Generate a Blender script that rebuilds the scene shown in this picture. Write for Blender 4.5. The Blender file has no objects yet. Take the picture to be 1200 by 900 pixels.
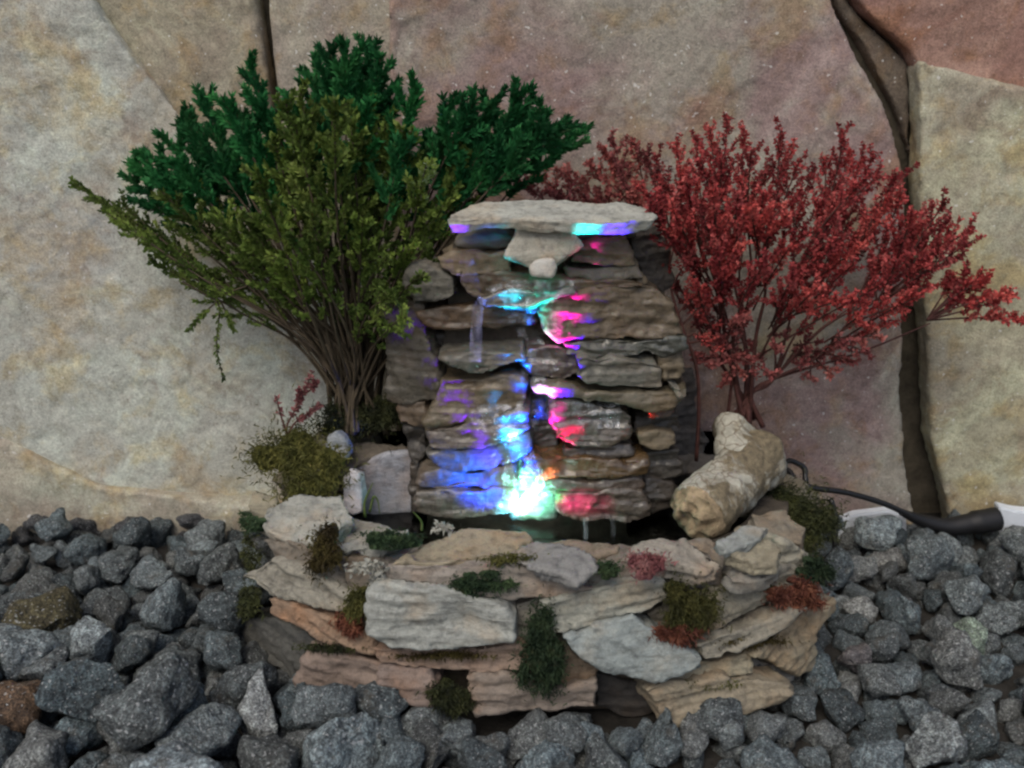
import bpy, bmesh, math, random
import numpy as np
from mathutils import Vector, Matrix, Quaternion, noise

# ------------------------------------------------------------------ camera, sky, sun, exposure
scene = bpy.context.scene
COL = scene.collection
PITCH = math.radians(20.0)
CAM = Vector((0.0, -0.72, 0.378))
FPX = 1040.0                                   # focal length in pixels of the 1200 px wide photograph
cam_data = bpy.data.cameras.new('camera')
cam_data.sensor_width = 36.0
cam_data.lens = 36.0 * FPX / 1200.0
cam_data.clip_start = 0.02
cam_data.clip_end = 50.0
cam_data.dof.use_dof = True
cam_data.dof.focus_distance = 0.60
cam_data.dof.aperture_fstop = 9.0
cam = bpy.data.objects.new('camera', cam_data)
cam.location = CAM
cam.rotation_euler = (math.pi / 2 - PITCH, 0, 0)
COL.objects.link(cam)
scene.camera = cam

SUN_ELEV, SUN_AZ = math.radians(55.0), math.radians(205.0)   # high, from behind the camera and a little to its left
world = bpy.data.worlds.new('World')
scene.world = world
world.use_nodes = True
wn = world.node_tree
bg = wn.nodes['Background']
sky = wn.nodes.new('ShaderNodeTexSky')
sky.sky_type = 'NISHITA'
sky.sun_disc = False
sky.sun_elevation = SUN_ELEV
sky.sun_rotation = SUN_AZ
sky.air_density = 1.0
sky.dust_density = 4.0
sky.ozone_density = 1.0
wn.links.new(sky.outputs[0], bg.inputs[0])
bg.inputs[1].default_value = 0.085
sun_data = bpy.data.lights.new('sun', 'SUN')
sun_data.energy = 0.62
sun_data.angle = math.radians(35.0)
sun_data.color = (1.0, 0.95, 0.84)
sun = bpy.data.objects.new('sun', sun_data)
sd = Vector((math.sin(SUN_AZ) * math.cos(SUN_ELEV), math.cos(SUN_AZ) * math.cos(SUN_ELEV), math.sin(SUN_ELEV)))
sun.rotation_euler = sd.to_track_quat('Z', 'Y').to_euler()
COL.objects.link(sun)

vs = scene.view_settings
vs.view_transform = 'Standard'
vs.look = 'None'
vs.exposure = 0.84
vs.gamma = 1.0
vs.use_curve_mapping = False
scene.cycles.use_denoising = True
scene.cycles.max_bounces = 6
scene.cycles.transparent_max_bounces = 16
scene.cycles.caustics_reflective = False
scene.cycles.caustics_refractive = False
scene.cycles.sample_clamp_indirect = 4.0
scene.cycles.filter_width = 2.4                # the phone picture is soft

RND = random.Random(11)
Z3 = Vector((0, 0, 1))
SP, CP = math.sin(PITCH), math.cos(PITCH)


# ------------------------------------------------------------------ placing: a line of sight, met by a real surface
def ray(px, py):
    u, v = (px - 600.0) / FPX, (450.0 - py) / FPX
    return Vector((u, CP + v * SP, -SP + v * CP))


def at(px, py, Y):
    d = ray(px, py)
    return CAM + d * ((Y - CAM.y) / d.y)


def at_z(px, py, z):
    d = ray(px, py)
    return CAM + d * ((z - CAM.z) / d.z)


def at_plane(px, py, p0, n):
    d = ray(px, py)
    return CAM + d * ((p0 - CAM).dot(n) / d.dot(n))


BC = (0.02, -0.05)                             # the basin: a rounded box in plan, leaning in towards its rim


def basin_f(p, grow=0.0):
    k = 1.0 - 0.55 * max(p.z, 0.0)
    return (abs((p.x - BC[0]) / (0.222 * k + grow)) ** 3 + abs((p.y - BC[1]) / (0.224 * k + grow)) ** 3) - 1.0


def on_basin(px, py):
    d = ray(px, py).normalized()
    t = 0.30
    while t < 1.0 and basin_f(CAM + d * t) > 0:
        t += 0.002
    p = CAM + d * t
    e = 0.002
    f0 = basin_f(p)
    n = Vector((basin_f(p + Vector((e, 0, 0))) - f0, basin_f(p + Vector((0, e, 0))) - f0, basin_f(p + Vector((0, 0, e))) - f0)).normalized()
    return p, n


def tower_y(z):
    return -0.163 + (z - 0.07) * 0.13


def on_tower(px, py, off=0.0):
    y = -0.15
    for i in range(6):
        p = at(px, py, y)
        y = tower_y(p.z) - off
    return at(px, py, y)


# ------------------------------------------------------------------ object helpers
def new_obj(name, me, parent=None, mat=None, color=None):
    o = bpy.data.objects.new(name, me)
    COL.objects.link(o)
    if parent is not None:
        o.parent = parent
    if mat is not None and me is not None:
        me.materials.clear()
        me.materials.append(mat)
    if color is not None:
        o.color = color
    return o


def tag(o, label=None, category=None, group=None, kind=None):
    if label: o['label'] = label
    if category: o['category'] = category
    if group: o['group'] = group
    if kind: o['kind'] = kind
    return o


def empty(name, loc=(0, 0, 0)):
    o = bpy.data.objects.new(name, None)
    o.location = loc
    o.empty_display_size = 0.02
    COL.objects.link(o)
    return o


def adopt(child, parent):
    """parent without moving: parents are unrotated, so subtract their world position"""
    child.parent = parent
    w, q = Vector((0, 0, 0)), parent
    while q is not None:
        w += q.location
        q = q.parent
    child.location = child.location - w
    return child


def mesh_from(name, verts, faces, smooth=True):
    me = bpy.data.meshes.new(name)
    me.from_pydata(verts, [], faces)
    me.validate()
    if smooth:
        me.polygons.foreach_set('use_smooth', [True] * len(me.polygons))
    me.update()
    return me


# ------------------------------------------------------------------ materials
class NT:
    def __init__(self, name):
        self.m = bpy.data.materials.new(name)
        self.m.use_nodes = True
        self.t = self.m.node_tree
        self.t.nodes.clear()
        self.out = self.n('ShaderNodeOutputMaterial')

    def n(self, typ, **kw):
        nd = self.t.nodes.new(typ)
        for k, v in kw.items():
            setattr(nd, k, v)
        return nd

    def l(self, a, b):
        self.t.links.new(a, b)

    def val(self, nd, **kw):
        for k, v in kw.items():
            nd.inputs[k].default_value = v
        return nd

    def noise(self, vec, scale, detail=4.0, rough=0.6, dist=0.0):
        nd = self.n('ShaderNodeTexNoise')
        self.l(vec, nd.inputs['Vector'])
        nd.inputs['Scale'].default_value = scale
        nd.inputs['Detail'].default_value = detail
        nd.inputs['Roughness'].default_value = rough
        nd.inputs['Distortion'].default_value = dist
        return nd.outputs['Fac']

    def ramp(self, fac, stops):
        nd = self.n('ShaderNodeValToRGB')
        cr = nd.color_ramp
        while len(cr.elements) < len(stops):
            cr.elements.new(0.5)
        for e, (p, c) in zip(cr.elements, stops):
            e.position = p
            e.color = c if len(c) == 4 else (*c, 1)
        self.l(fac, nd.inputs[0])
        return nd.outputs[0]

    def mix(self, fac, a, b, mode='MIX'):
        nd = self.n('ShaderNodeMix', data_type='RGBA', blend_type=mode)
        for s, v in ((nd.inputs[0], fac), (nd.inputs[6], a), (nd.inputs[7], b)):
            if isinstance(v, (int, float)):
                s.default_value = v
            elif isinstance(v, tuple):
                s.default_value = v if len(v) == 4 else (*v, 1)
            else:
                self.l(v, s)
        return nd.outputs[2]

    def math(self, op, a, b=0.0):
        nd = self.n('ShaderNodeMath', operation=op)
        for s, v in ((nd.inputs[0], a), (nd.inputs[1], b)):
            if isinstance(v, (int, float)):
                s.default_value = v
            else:
                self.l(v, s)
        return nd.outputs[0]

    def bump(self, h, strength, dist, normal=None):
        nd = self.n('ShaderNodeBump')
        nd.inputs['Strength'].default_value = strength
        nd.inputs['Distance'].default_value = dist
        self.l(h, nd.inputs['Height'])
        if normal is not None:
            self.l(normal, nd.inputs['Normal'])
        return nd.outputs[0]

    def coords(self, scale=(1, 1, 1), space='Object'):
        tc = self.n('ShaderNodeTexCoord')
        mp = self.n('ShaderNodeMapping')
        mp.inputs['Scale'].default_value = scale
        self.l(tc.outputs[space], mp.inputs['Vector'])
        oi = self.n('ShaderNodeObjectInfo')
        add = self.n('ShaderNodeVectorMath', operation='ADD')
        sc = self.n('ShaderNodeVectorMath', operation='SCALE')
        sc.inputs[0].default_value = (5.3, 3.7, 9.1)
        self.l(oi.outputs['Random'], sc.inputs['Scale'])
        self.l(mp.outputs[0], add.inputs[0])
        self.l(sc.outputs[0], add.inputs[1])
        self.oi = oi
        return add.outputs[0]

    def finish(self, color, rough=0.8, normal=None, spec=0.4, **kw):
        b = self.n('ShaderNodeBsdfPrincipled')
        for s, v in ((b.inputs['Base Color'], color), (b.inputs['Roughness'], rough)):
            if isinstance(v, (int, float)):
                s.default_value = v
            elif isinstance(v, tuple):
                s.default_value = v if len(v) == 4 else (*v, 1)
            else:
                self.l(v, s)
        b.inputs['Specular IOR Level'].default_value = spec
        for k, v in kw.items():
            s = b.inputs[k.replace('_', ' ')]
            if isinstance(v, (int, float, tuple)):
                s.default_value = v
            else:
                self.l(v, s)
        if normal is not None:
            self.l(normal, b.inputs['Normal'])
        self.l(b.outputs[0], self.out.inputs['Surface'])
        self.bsdf = b
        return self.m


def mat_slate():
    """split slate; the stone's own colour comes from obj.color, its wetness from the colour's alpha"""
    g = NT('slate')
    v = g.coords()
    base = g.oi.outputs['Color']
    wet = g.oi.outputs['Alpha']
    vs_ = g.coords((1, 1, 7.0))
    strata = g.noise(vs_, 26.0, 7.0, 0.7, 0.9)
    blot = g.noise(v, 26.0, 4.0, 0.6)
    grain = g.noise(v, 900.0, 2.0, 0.7)
    fine = g.noise(v, 160.0, 5.0, 0.7)
    tone = g.ramp(strata, [(0.32, (0.55, 0.53, 0.50)), (0.50, (1.0, 1.0, 1.0)), (0.72, (1.22, 1.21, 1.17))])
    c = g.mix(0.8, base, tone, 'MULTIPLY')
    rust = g.ramp(blot, [(0.50, (0, 0, 0)), (0.68, (1, 1, 1))])
    c = g.mix(g.math('MULTIPLY', rust, 0.45), c, g.mix(1.0, base, (1.25, 0.86, 0.55), 'MULTIPLY'))
    dark = g.ramp(fine, [(0.34, (0.45, 0.45, 0.46)), (0.50, (1, 1, 1)), (0.8, (1.15, 1.15, 1.15))])
    c = g.mix(0.7, c, dark, 'MULTIPLY')
    speck = g.ramp(grain, [(0.30, (0.78, 0.78, 0.78)), (0.6, (1.1, 1.1, 1.1))])
    c = g.mix(0.6, c, speck, 'MULTIPLY')
    n1 = g.bump(strata, 0.35, 0.003)
    n2 = g.bump(fine, 0.75, 0.0022, n1)
    n3 = g.bump(grain, 0.25, 0.0004, n2)
    rough = g.math('SUBTRACT', 0.86, g.math('MULTIPLY', wet, 0.62))
    cw = g.mix(g.math('MULTIPLY', wet, 0.45), c, g.mix(1.0, c, (0.45, 0.45, 0.45), 'MULTIPLY'))
    m = g.finish(cw, rough, n3, 0.45)
    g.l(g.math('MULTIPLY', wet, 0.6), g.bsdf.inputs['Coat Weight'])
    g.bsdf.inputs['Coat Roughness'].default_value = 0.08
    return m


def mat_wall():
    g = NT('wall_slab')
    v = g.coords()
    base = g.oi.outputs['Color']
    alt = g.n('ShaderNodeAttribute', attribute_type='OBJECT', attribute_name='stain')
    big = g.noise(v, 6.0, 5.0, 0.6, 0.5)
    mid = g.noise(v, 22.0, 6.0, 0.65, 0.3)
    fine = g.noise(v, 140.0, 5.0, 0.75)
    grain = g.noise(v, 700.0, 2.0, 0.7)
    f1 = g.ramp(big, [(0.44, (0, 0, 0)), (0.56, (1, 1, 1))])
    c = g.mix(f1, base, alt.outputs['Color'])
    f2 = g.ramp(mid, [(0.50, (0, 0, 0)), (0.62, (1, 1, 1))])
    c = g.mix(g.math('MULTIPLY', f2, 0.55), c, g.mix(1.0, c, (1.02, 0.80, 0.46), 'MULTIPLY'))
    f3 = g.ramp(g.noise(v, 10.0, 7.0, 0.72, 1.2), [(0.49, (0, 0, 0)), (0.62, (1, 1, 1))])
    c = g.mix(g.math('MULTIPLY', f3, 0.65), c, g.mix(1.0, c, (1.36, 1.48, 1.46), 'MULTIPLY'))
    f4 = g.ramp(g.noise(v, 15.0, 7.0, 0.74, 1.0), [(0.36, (1, 1, 1)), (0.46, (0, 0, 0))])
    c = g.mix(g.math('MULTIPLY', f4, 0.60), c, g.mix(1.0, c, (0.70, 0.58, 0.56), 'MULTIPLY'))
    f5 = g.ramp(g.noise(v, 48.0, 5.0, 0.7), [(0.36, (1, 1, 1)), (0.46, (0, 0, 0))])
    c = g.mix(g.math('MULTIPLY', f5, 0.35), c, g.mix(1.0, c, (0.62, 0.60, 0.52), 'MULTIPLY'))
    c = g.mix(0.85, c, g.ramp(fine, [(0.28, (0.60, 0.59, 0.58)), (0.50, (1, 1, 1)), (0.74, (1.26, 1.26, 1.24))]), 'MULTIPLY')
    c = g.mix(0.85, c, g.ramp(grain, [(0.30, (0.66, 0.66, 0.66)), (0.62, (1.2, 1.2, 1.2))]), 'MULTIPLY')
    mica = g.ramp(g.noise(v, 260.0, 1.0, 0.5), [(0.72, (0, 0, 0)), (0.76, (1, 1, 1))])
    c = g.mix(g.math('MULTIPLY', mica, 0.55), c, (0.75, 0.75, 0.72))
    n1 = g.bump(mid, 0.22, 0.006)
    n2 = g.bump(fine, 0.55, 0.0020, n1)
    n3 = g.bump(grain, 0.5, 0.0009, n2)
    return g.finish(c, 0.85, n3, 0.35)


def mat_gravel():
    g = NT('crushed_rock')
    v = g.coords()
    base = g.oi.outputs['Color']
    n1_ = g.noise(v, 3.2, 5.0, 0.65)
    n2_ = g.noise(v, 13.0, 4.0, 0.7)
    n3_ = g.noise(v, 42.0, 2.0, 0.6)
    c = g.mix(0.8, base, g.ramp(n1_, [(0.3, (0.60, 0.60, 0.62)), (0.55, (1, 1, 1)), (0.8, (1.4, 1.38, 1.34))]), 'MULTIPLY')
    c = g.mix(0.9, c, g.ramp(n2_, [(0.34, (0.42, 0.42, 0.44)), (0.5, (1, 1, 1)), (0.68, (2.0, 2.05, 2.02))]), 'MULTIPLY')
    c = g.mix(0.9, c, g.ramp(n3_, [(0.36, (0.45, 0.45, 0.46)), (0.5, (1, 1, 1)), (0.64, (1.9, 1.9, 1.9))]), 'MULTIPLY')
    dirt = g.ramp(g.noise(v, 2.3, 4.0, 0.7), [(0.56, (0, 0, 0)), (0.70, (1, 1, 1))])
    c = g.mix(g.math('MULTIPLY', dirt, 0.5), c, (0.085, 0.068, 0.045))
    fl = g.ramp(g.noise(v, 30.0, 0.0, 0.5), [(0.71, (0, 0, 0)), (0.74, (1, 1, 1))])
    c = g.mix(g.math('MULTIPLY', fl, 0.5), c, (0.46, 0.48, 0.48))
    n1 = g.bump(n1_, 0.6, 0.004)
    n2 = g.bump(n2_, 0.9, 0.0034, n1)
    n3 = g.bump(n3_, 0.7, 0.0010, n2)
    return g.finish(c, 0.72, n3, 0.4)


def mat_plain(name, color, rough=0.6, noise_scale=None, var=0.3, spec=0.4, bump=0.0, space='Object', **kw):
    g = NT(name)
    v = g.coords(space=space)
    if noise_scale is None:
        return g.finish(color, rough, None, spec, **kw)
    f = g.noise(v, noise_scale, 5.0, 0.65)
    c = g.mix(1.0, (*color, 1), g.ramp(f, [(0.3, (1 - var,) * 3), (0.7, (1 + var,) * 3)]), 'MULTIPLY')
    nm = g.bump(f, 0.6, bump) if bump else None
    return g.finish(c, rough, nm, spec, **kw)


def mat_leaf(name, ca, cb, cc, scale=60.0, trans=0.25):
    """leaves vary from sprig to sprig and leaf to leaf"""
    g = NT(name)
    v = g.coords()
    f = g.noise(v, scale, 3.0, 0.6)
    c = g.ramp(f, [(0.34, ca), (0.5, cb), (0.68, cc)])
    ri = g.n('ShaderNodeNewGeometry')
    c = g.mix(0.8, c, g.ramp(ri.outputs['Random Per Island'], [(0.0, (0.6, 0.6, 0.6)), (1.0, (1.35, 1.35, 1.3))]), 'MULTIPLY')
    c = g.mix(1.0, c, g.ramp(g.oi.outputs['Random'], [(0.0, (0.66, 0.66, 0.66)), (0.35, (0.95, 0.95, 0.95)), (0.7, (1.12, 1.12, 1.05)), (1.0, (1.36, 1.34, 1.18))]), 'MULTIPLY')
    dead = g.ramp(g.noise(v, scale * 2.2, 3.0, 0.6), [(0.60, (0, 0, 0)), (0.70, (1, 1, 1))])
    c = g.mix(g.math('MULTIPLY', dead, 0.25), c, (0.10, 0.072, 0.04))
    b = g.n('ShaderNodeBsdfPrincipled')
    g.l(c, b.inputs['Base Color'])
    b.inputs['Roughness'].default_value = 0.7
    b.inputs['Specular IOR Level'].default_value = 0.2
    tr = g.n('ShaderNodeBsdfTranslucent')
    g.l(c, tr.inputs['Color'])
    mx = g.n('ShaderNodeMixShader')
    mx.inputs[0].default_value = trans
    g.l(b.outputs[0], mx.inputs[1])
    g.l(tr.outputs[0], mx.inputs[2])
    g.l(mx.outputs[0], g.out.inputs['Surface'])
    return g.m


def mat_water():
    g = NT('pool_water')
    v = g.coords()
    f = g.noise(v, 55.0, 2.0, 0.5)
    nm = g.bump(f, 0.35, 0.003)
    return g.finish((0.75, 0.85, 0.86), 0.03, nm, 0.5, Transmission_Weight=1.0, IOR=1.33)


def mat_falling():
    """a thin aerated thread of water: partly clear, partly white froth"""
    g = NT('falling_water')
    v = g.coords((1, 1, 0.25))
    f = g.noise(v, 260.0, 3.0, 0.6)
    d = g.n('ShaderNodeBsdfTranslucent')
    d.inputs['Color'].default_value = (0.9, 0.92, 0.98, 1)
    df = g.n('ShaderNodeBsdfDiffuse')
    df.inputs['Color'].default_value = (0.8, 0.83, 0.9, 1)
    ad = g.n('ShaderNodeMixShader')
    g.l(d.outputs[0], ad.inputs[1]); g.l(df.outputs[0], ad.inputs[2])
    gl = g.n('ShaderNodeBsdfGlossy')
    gl.inputs['Roughness'].default_value = 0.12
    t = g.n('ShaderNodeBsdfTransparent')
    m1 = g.n('ShaderNodeMixShader')
    m1.inputs[0].default_value = 0.18
    g.l(ad.outputs[0], m1.inputs[1]); g.l(gl.outputs[0], m1.inputs[2])
    m2 = g.n('ShaderNodeMixShader')
    g.l(g.ramp(f, [(0.42, (0.03,) * 3), (0.74, (0.26,) * 3)]), m2.inputs[0])
    g.l(t.outputs[0], m2.inputs[1]); g.l(m1.outputs[0], m2.inputs[2])
    g.l(m2.outputs[0], g.out.inputs['Surface'])
    return g.m


def mat_film():
    """clear water running over the ledges, frothy in places"""
    g = NT('running_water')
    v = g.coords((1, 1, 0.5))
    f = g.noise(v, 150.0, 4.0, 0.65)
    nm = g.bump(f, 0.9, 0.004)
    gl = g.n('ShaderNodeBsdfGlossy')
    gl.inputs['Roughness'].default_value = 0.08
    g.l(nm, gl.inputs['Normal'])
    df = g.n('ShaderNodeBsdfDiffuse')
    df.inputs['Color'].default_value = (0.75, 0.8, 0.85, 1)
    tl = g.n('ShaderNodeBsdfTranslucent')
    tl.inputs['Color'].default_value = (0.75, 0.8, 0.85, 1)
    t = g.n('ShaderNodeBsdfTransparent')
    m0 = g.n('ShaderNodeMixShader')
    g.l(df.outputs[0], m0.inputs[1]); g.l(tl.outputs[0], m0.inputs[2])
    m1 = g.n('ShaderNodeMixShader')
    m1.inputs[0].default_value = 0.55
    g.l(gl.outputs[0], m1.inputs[1]); g.l(m0.outputs[0], m1.inputs[2])
    m2 = g.n('ShaderNodeMixShader')
    g.l(g.ramp(f, [(0.42, (0.05,) * 3), (0.64, (0.50,) * 3)]), m2.inputs[0])
    g.l(t.outputs[0], m2.inputs[1]); g.l(m1.outputs[0], m2.inputs[2])
    g.l(m2.outputs[0], g.out.inputs['Surface'])
    return g.m


def mat_emit(name, color, strength):
    g = NT(name)
    e = g.n('ShaderNodeEmission')
    e.inputs[0].default_value = (*color, 1)
    e.inputs[1].default_value = strength
    g.l(e.outputs[0], g.out.inputs['Surface'])
    return g.m


def mat_bark():
    """pale birch-like bark breaking up over brown wood"""
    g = NT('cracked_bark')
    v = g.coords((1, 1, 1))
    f = g.noise(v, 28.0, 5.0, 0.6, 0.4)
    vor = g.n('ShaderNodeTexVoronoi', feature='DISTANCE_TO_EDGE')
    wv = g.n('ShaderNodeVectorMath', operation='ADD')
    nz = g.n('ShaderNodeTexNoise'); nz.inputs['Scale'].default_value = 90.0
    g.l(v, nz.inputs['Vector'])
    sc = g.n('ShaderNodeVectorMath', operation='SCALE'); sc.inputs['Scale'].default_value = 0.014
    g.l(nz.outputs['Color'], sc.inputs[0])
    g.l(v, wv.inputs[0]); g.l(sc.outputs[0], wv.inputs[1])
    g.l(wv.outputs[0], vor.inputs['Vector'])
    vor.inputs['Scale'].default_value = 95.0
    crack = g.ramp(vor.outputs['Distance'], [(0.012, (0, 0, 0)), (0.06, (1, 1, 1))])
    fine = g.noise(v, 220.0, 4.0, 0.7)
    white = g.mix(1.0, (0.36, 0.35, 0.29), g.ramp(fine, [(0.3, (0.7, 0.7, 0.7)), (0.7, (1.2, 1.2, 1.2))]), 'MULTIPLY')
    c = g.mix(crack, (0.20, 0.17, 0.13), white)
    brown = g.mix(1.0, (0.17, 0.14, 0.095), g.ramp(fine, [(0.3, (0.5, 0.5, 0.5)), (0.7, (1.3, 1.3, 1.2))]), 'MULTIPLY')
    c = g.mix(g.ramp(f, [(0.46, (0, 0, 0)), (0.54, (1, 1, 1))]), c, brown)
    n1 = g.bump(crack, 0.4, 0.0012)
    n2 = g.bump(fine, 0.6, 0.0012, n1)
    return g.finish(c, 0.85, n2, 0.3)


M = {
    'slate': mat_slate(), 'wall': mat_wall(), 'gravel': mat_gravel(),
    'mortar': mat_plain('dark_mortar', (0.075, 0.064, 0.046), 0.95, 60.0, 0.5, 0.2, 0.004),
    'core': mat_plain('brown_bedding', (0.062, 0.052, 0.040), 0.85, 50.0, 0.6, 0.3, 0.006),
    'soil': mat_plain('dark_soil', (0.030, 0.028, 0.025), 0.95, 70.0, 0.5, 0.2, 0.006),
    'liner': mat_plain('black_liner', (0.012, 0.014, 0.016), 0.5, 40.0, 0.3, 0.3),
    'water': mat_water(), 'falling': mat_falling(), 'film': mat_film(),
    'olive': mat_leaf('olive_foliage', (0.044, 0.078, 0.016), (0.112, 0.170, 0.036), (0.22, 0.285, 0.070), 34.0),
    'green': mat_leaf('green_foliage', (0.008, 0.066, 0.022), (0.018, 0.125, 0.038), (0.045, 0.205, 0.062), 34.0),
    'red': mat_leaf('red_foliage', (0.21, 0.030, 0.036), (0.40, 0.066, 0.070), (0.54, 0.14, 0.135), 34.0),
    'rose': mat_leaf('dusty_red_foliage', (0.20, 0.055, 0.060), (0.34, 0.10, 0.10), (0.44, 0.17, 0.16), 38.0),
    'stem': mat_plain('brown_stem', (0.055, 0.042, 0.026), 0.8, 120.0, 0.5, 0.3, 0.002),
    'redstem': mat_plain('red_brown_stem', (0.085, 0.034, 0.028), 0.8, 120.0, 0.5, 0.3, 0.002),
    'bark': mat_bark(),
    'heart': mat_plain('rotten_wood', (0.24, 0.185, 0.115), 0.85, 85.0, 0.75, 0.25, 0.010),
    'rubber': mat_plain('black_rubber', (0.010, 0.010, 0.011), 0.38, 60.0, 0.2, 0.5),
    'sleeve': mat_plain('black_plastic', (0.009, 0.009, 0.010), 0.55, 60.0, 0.3, 0.4),
    'white': mat_plain('white_board', (0.62, 0.66, 0.70), 0.7, 30.0, 0.12, 0.3),
    'lichen': mat_plain('pale_lichen', (0.30, 0.30, 0.26), 0.9, 150.0, 0.3, 0.2, 0.001),
    'lamp_case': mat_plain('lamp_case', (0.02, 0.02, 0.022), 0.35),
}


def moss_mat(name, a, b, c):
    return mat_leaf(name, a, b, c, 90.0, 0.2)


M['moss_olive'] = moss_mat('olive_moss', (0.040, 0.042, 0.014), (0.072, 0.074, 0.022), (0.12, 0.115, 0.035))
M['moss_dark'] = moss_mat('dark_moss', (0.016, 0.020, 0.010), (0.034, 0.040, 0.016), (0.060, 0.066, 0.024))
M['moss_green'] = moss_mat('green_moss', (0.014, 0.028, 0.016), (0.030, 0.054, 0.026), (0.055, 0.085, 0.040))
M['moss_brown'] = moss_mat('brown_moss', (0.040, 0.030, 0.012), (0.075, 0.058, 0.020), (0.12, 0.10, 0.03))
M['tuft_rust'] = moss_mat('rust_tuft', (0.075, 0.026, 0.020), (0.14, 0.050, 0.034), (0.21, 0.09, 0.055))
M['tuft_pink'] = moss_mat('pink_tuft', (0.16, 0.055, 0.060), (0.27, 0.10, 0.105), (0.36, 0.18, 0.17))
M['grass'] = moss_mat('grass_blade', (0.05, 0.08, 0.02), (0.09, 0.13, 0.04), (0.15, 0.18, 0.07))


# ------------------------------------------------------------------ split stones
PENDING = []


def resample(pts, step, jit, rnd):
    out = []
    for i in range(len(pts)):
        a, b = pts[i], pts[(i + 1) % len(pts)]
        n = max(1, int(round((b - a).length / step)))
        for k in range(n):
            out.append(a.lerp(b, k / n))
    return out


def stone(name, parent, outline, p0, n, thick, color, wet=0.0, vox=0.0016, strata=Z3, amp=1.0, back=0.86, along=None, label=None, lay=0.0040, mat='slate', stain=None, grow=1.05, inset=0.0012, tera=.0009, terf=40.0):
    """outline is the face one sees, lying in the plane (p0, n); the body runs back from it"""
    n = n.normalized()
    face = [at_plane(x, y, p0, n) for x, y in outline]
    PENDING.append(dict(name=name, parent=parent, face=face, n=n, thick=thick, color=color, wet=wet, vox=vox, strata=strata.normalized(), amp=amp, back=back,
                        along=(along or -n).normalized(), label=label, lay=lay, mat=mat, stain=stain, grow=grow, inset=inset, tera=tera, terf=terf))


def build_stones():
    tmp = []
    for i, s in enumerate(PENDING):
        rnd = random.Random(900 + i)
        c = sum(s['face'], Vector()) / len(s['face'])
        s['c'] = c
        ring = resample([p - c for p in s['face']], 0.007, 0.0, rnd)
        j = 0.0009 * s['amp']
        bm = bmesh.new()
        rings = []
        grow, inset = s['grow'], s['inset']
        for t, sc_, ins in ((0.0, 1.0, inset), (min(.3, inset * 1.2 / s['thick']), 1.0, 0.0), (0.55, 0.99, 0.0), (1.0, s['back'], 0.0)):
            rings.append([bm.verts.new(p * (grow * sc_ * max(.5, 1 - ins / max(p.length, 1e-4))) + s['along'] * (s['thick'] * t) + Vector((rnd.uniform(-j, j), rnd.uniform(-j, j), rnd.uniform(-j, j)))) for p in ring])
        m = len(ring)
        for a, b in zip(rings[:-1], rings[1:]):
            for k in range(m):
                bm.faces.new((a[k], a[(k + 1) % m], b[(k + 1) % m], b[k]))
        bm.faces.new(rings[0])
        bm.faces.new(rings[-1][::-1])
        bmesh.ops.recalc_face_normals(bm, faces=bm.faces[:])
        me = bpy.data.meshes.new('stone')
        bm.to_mesh(me)
        bm.free()
        o = bpy.data.objects.new('stone_work', me)
        COL.objects.link(o)
        md = o.modifiers.new('r', 'REMESH')
        md.mode = 'VOXEL'
        md.voxel_size = s['vox']
        tmp.append(o)
    dg = bpy.context.evaluated_depsgraph_get()
    done = []
    for o, s in zip(tmp, PENDING):
        me = bpy.data.meshes.new_from_object(o.evaluated_get(dg))
        done.append(me)
    for o in tmp:
        old = o.data
        bpy.data.objects.remove(o)
        bpy.data.meshes.remove(old)
    for i, (me, s) in enumerate(zip(done, PENDING)):
        nv = len(me.vertices)
        co = np.empty(nv * 3, np.float32)
        me.vertices.foreach_get('co', co)
        co = co.reshape(-1, 3)
        nr = np.empty(nv * 3, np.float32)
        me.vertices.foreach_get('normal', nr)
        nr = nr.reshape(-1, 3)
        st, amp = s['strata'], s['amp']
        o3 = Vector((i * 3.17, i * 1.31, i * 7.7))
        lay, terf, tera = s['lay'], s['terf'], s['tera']
        disp = np.empty(nv, np.float32)
        for k in range(nv):
            p = Vector(co[k])
            t = p.dot(st) + 0.0035 * noise.noise(p * 28 + o3)
            flat = abs(Vector(nr[k]).dot(st))
            lt = t / lay
            li = math.floor(lt)
            q = p * 26
            a = noise.noise(Vector((q.x + li * 5.7, q.y + li * 2.9, li * 1.3)) + o3)
            f = lt - li
            a = math.floor(a * 3.5 + .5) / 3.5                           # each lamina breaks off at its own line, with a slot under it
            a = a * 0.0036 - 0.0010 * max(0.0, 1.0 - f * 3.0)
            big = noise.noise(p * 24 + o3) * 0.0036
            ter = math.floor((noise.noise(p * terf + o3 * 1.7) + .5 * noise.noise(p * terf * 2.3 + o3)) * 3.5) * tera
            ch = noise.noise(p * 62 + o3 * 2.3)
            chip = -0.0022 * max(0.0, ch - .28) / .3
            fine = noise.noise(p * 210 + o3) * 0.0005
            disp[k] = amp * ((1 - flat) * a + big * (0.35 + 0.4 * (1 - flat)) + flat * ter + chip + fine)
        co = co + nr * disp[:, None]
        me.vertices.foreach_set('co', co.ravel())
        me.polygons.foreach_set('use_smooth', [True] * len(me.polygons))
        me.update()
        o = new_obj(s['name'], me, None, M[s['mat']], (*s['color'], s['wet']))
        o.location = s['c']
        if s['stain']:
            o['stain'] = s['stain']
        if s['label']:
            o['label'] = s['label']
        adopt(o, s['parent'])


# ------------------------------------------------------------------ ground under the gravel
gm = mesh_from('ground', [(-3, -3, -0.024), (3, -3, -0.024), (3, 0.3, -0.024), (-3, 0.3, -0.024)], [(0, 1, 2, 3)], False)
tag(new_obj('ground', gm, None, M['soil']), kind='structure')

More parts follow.
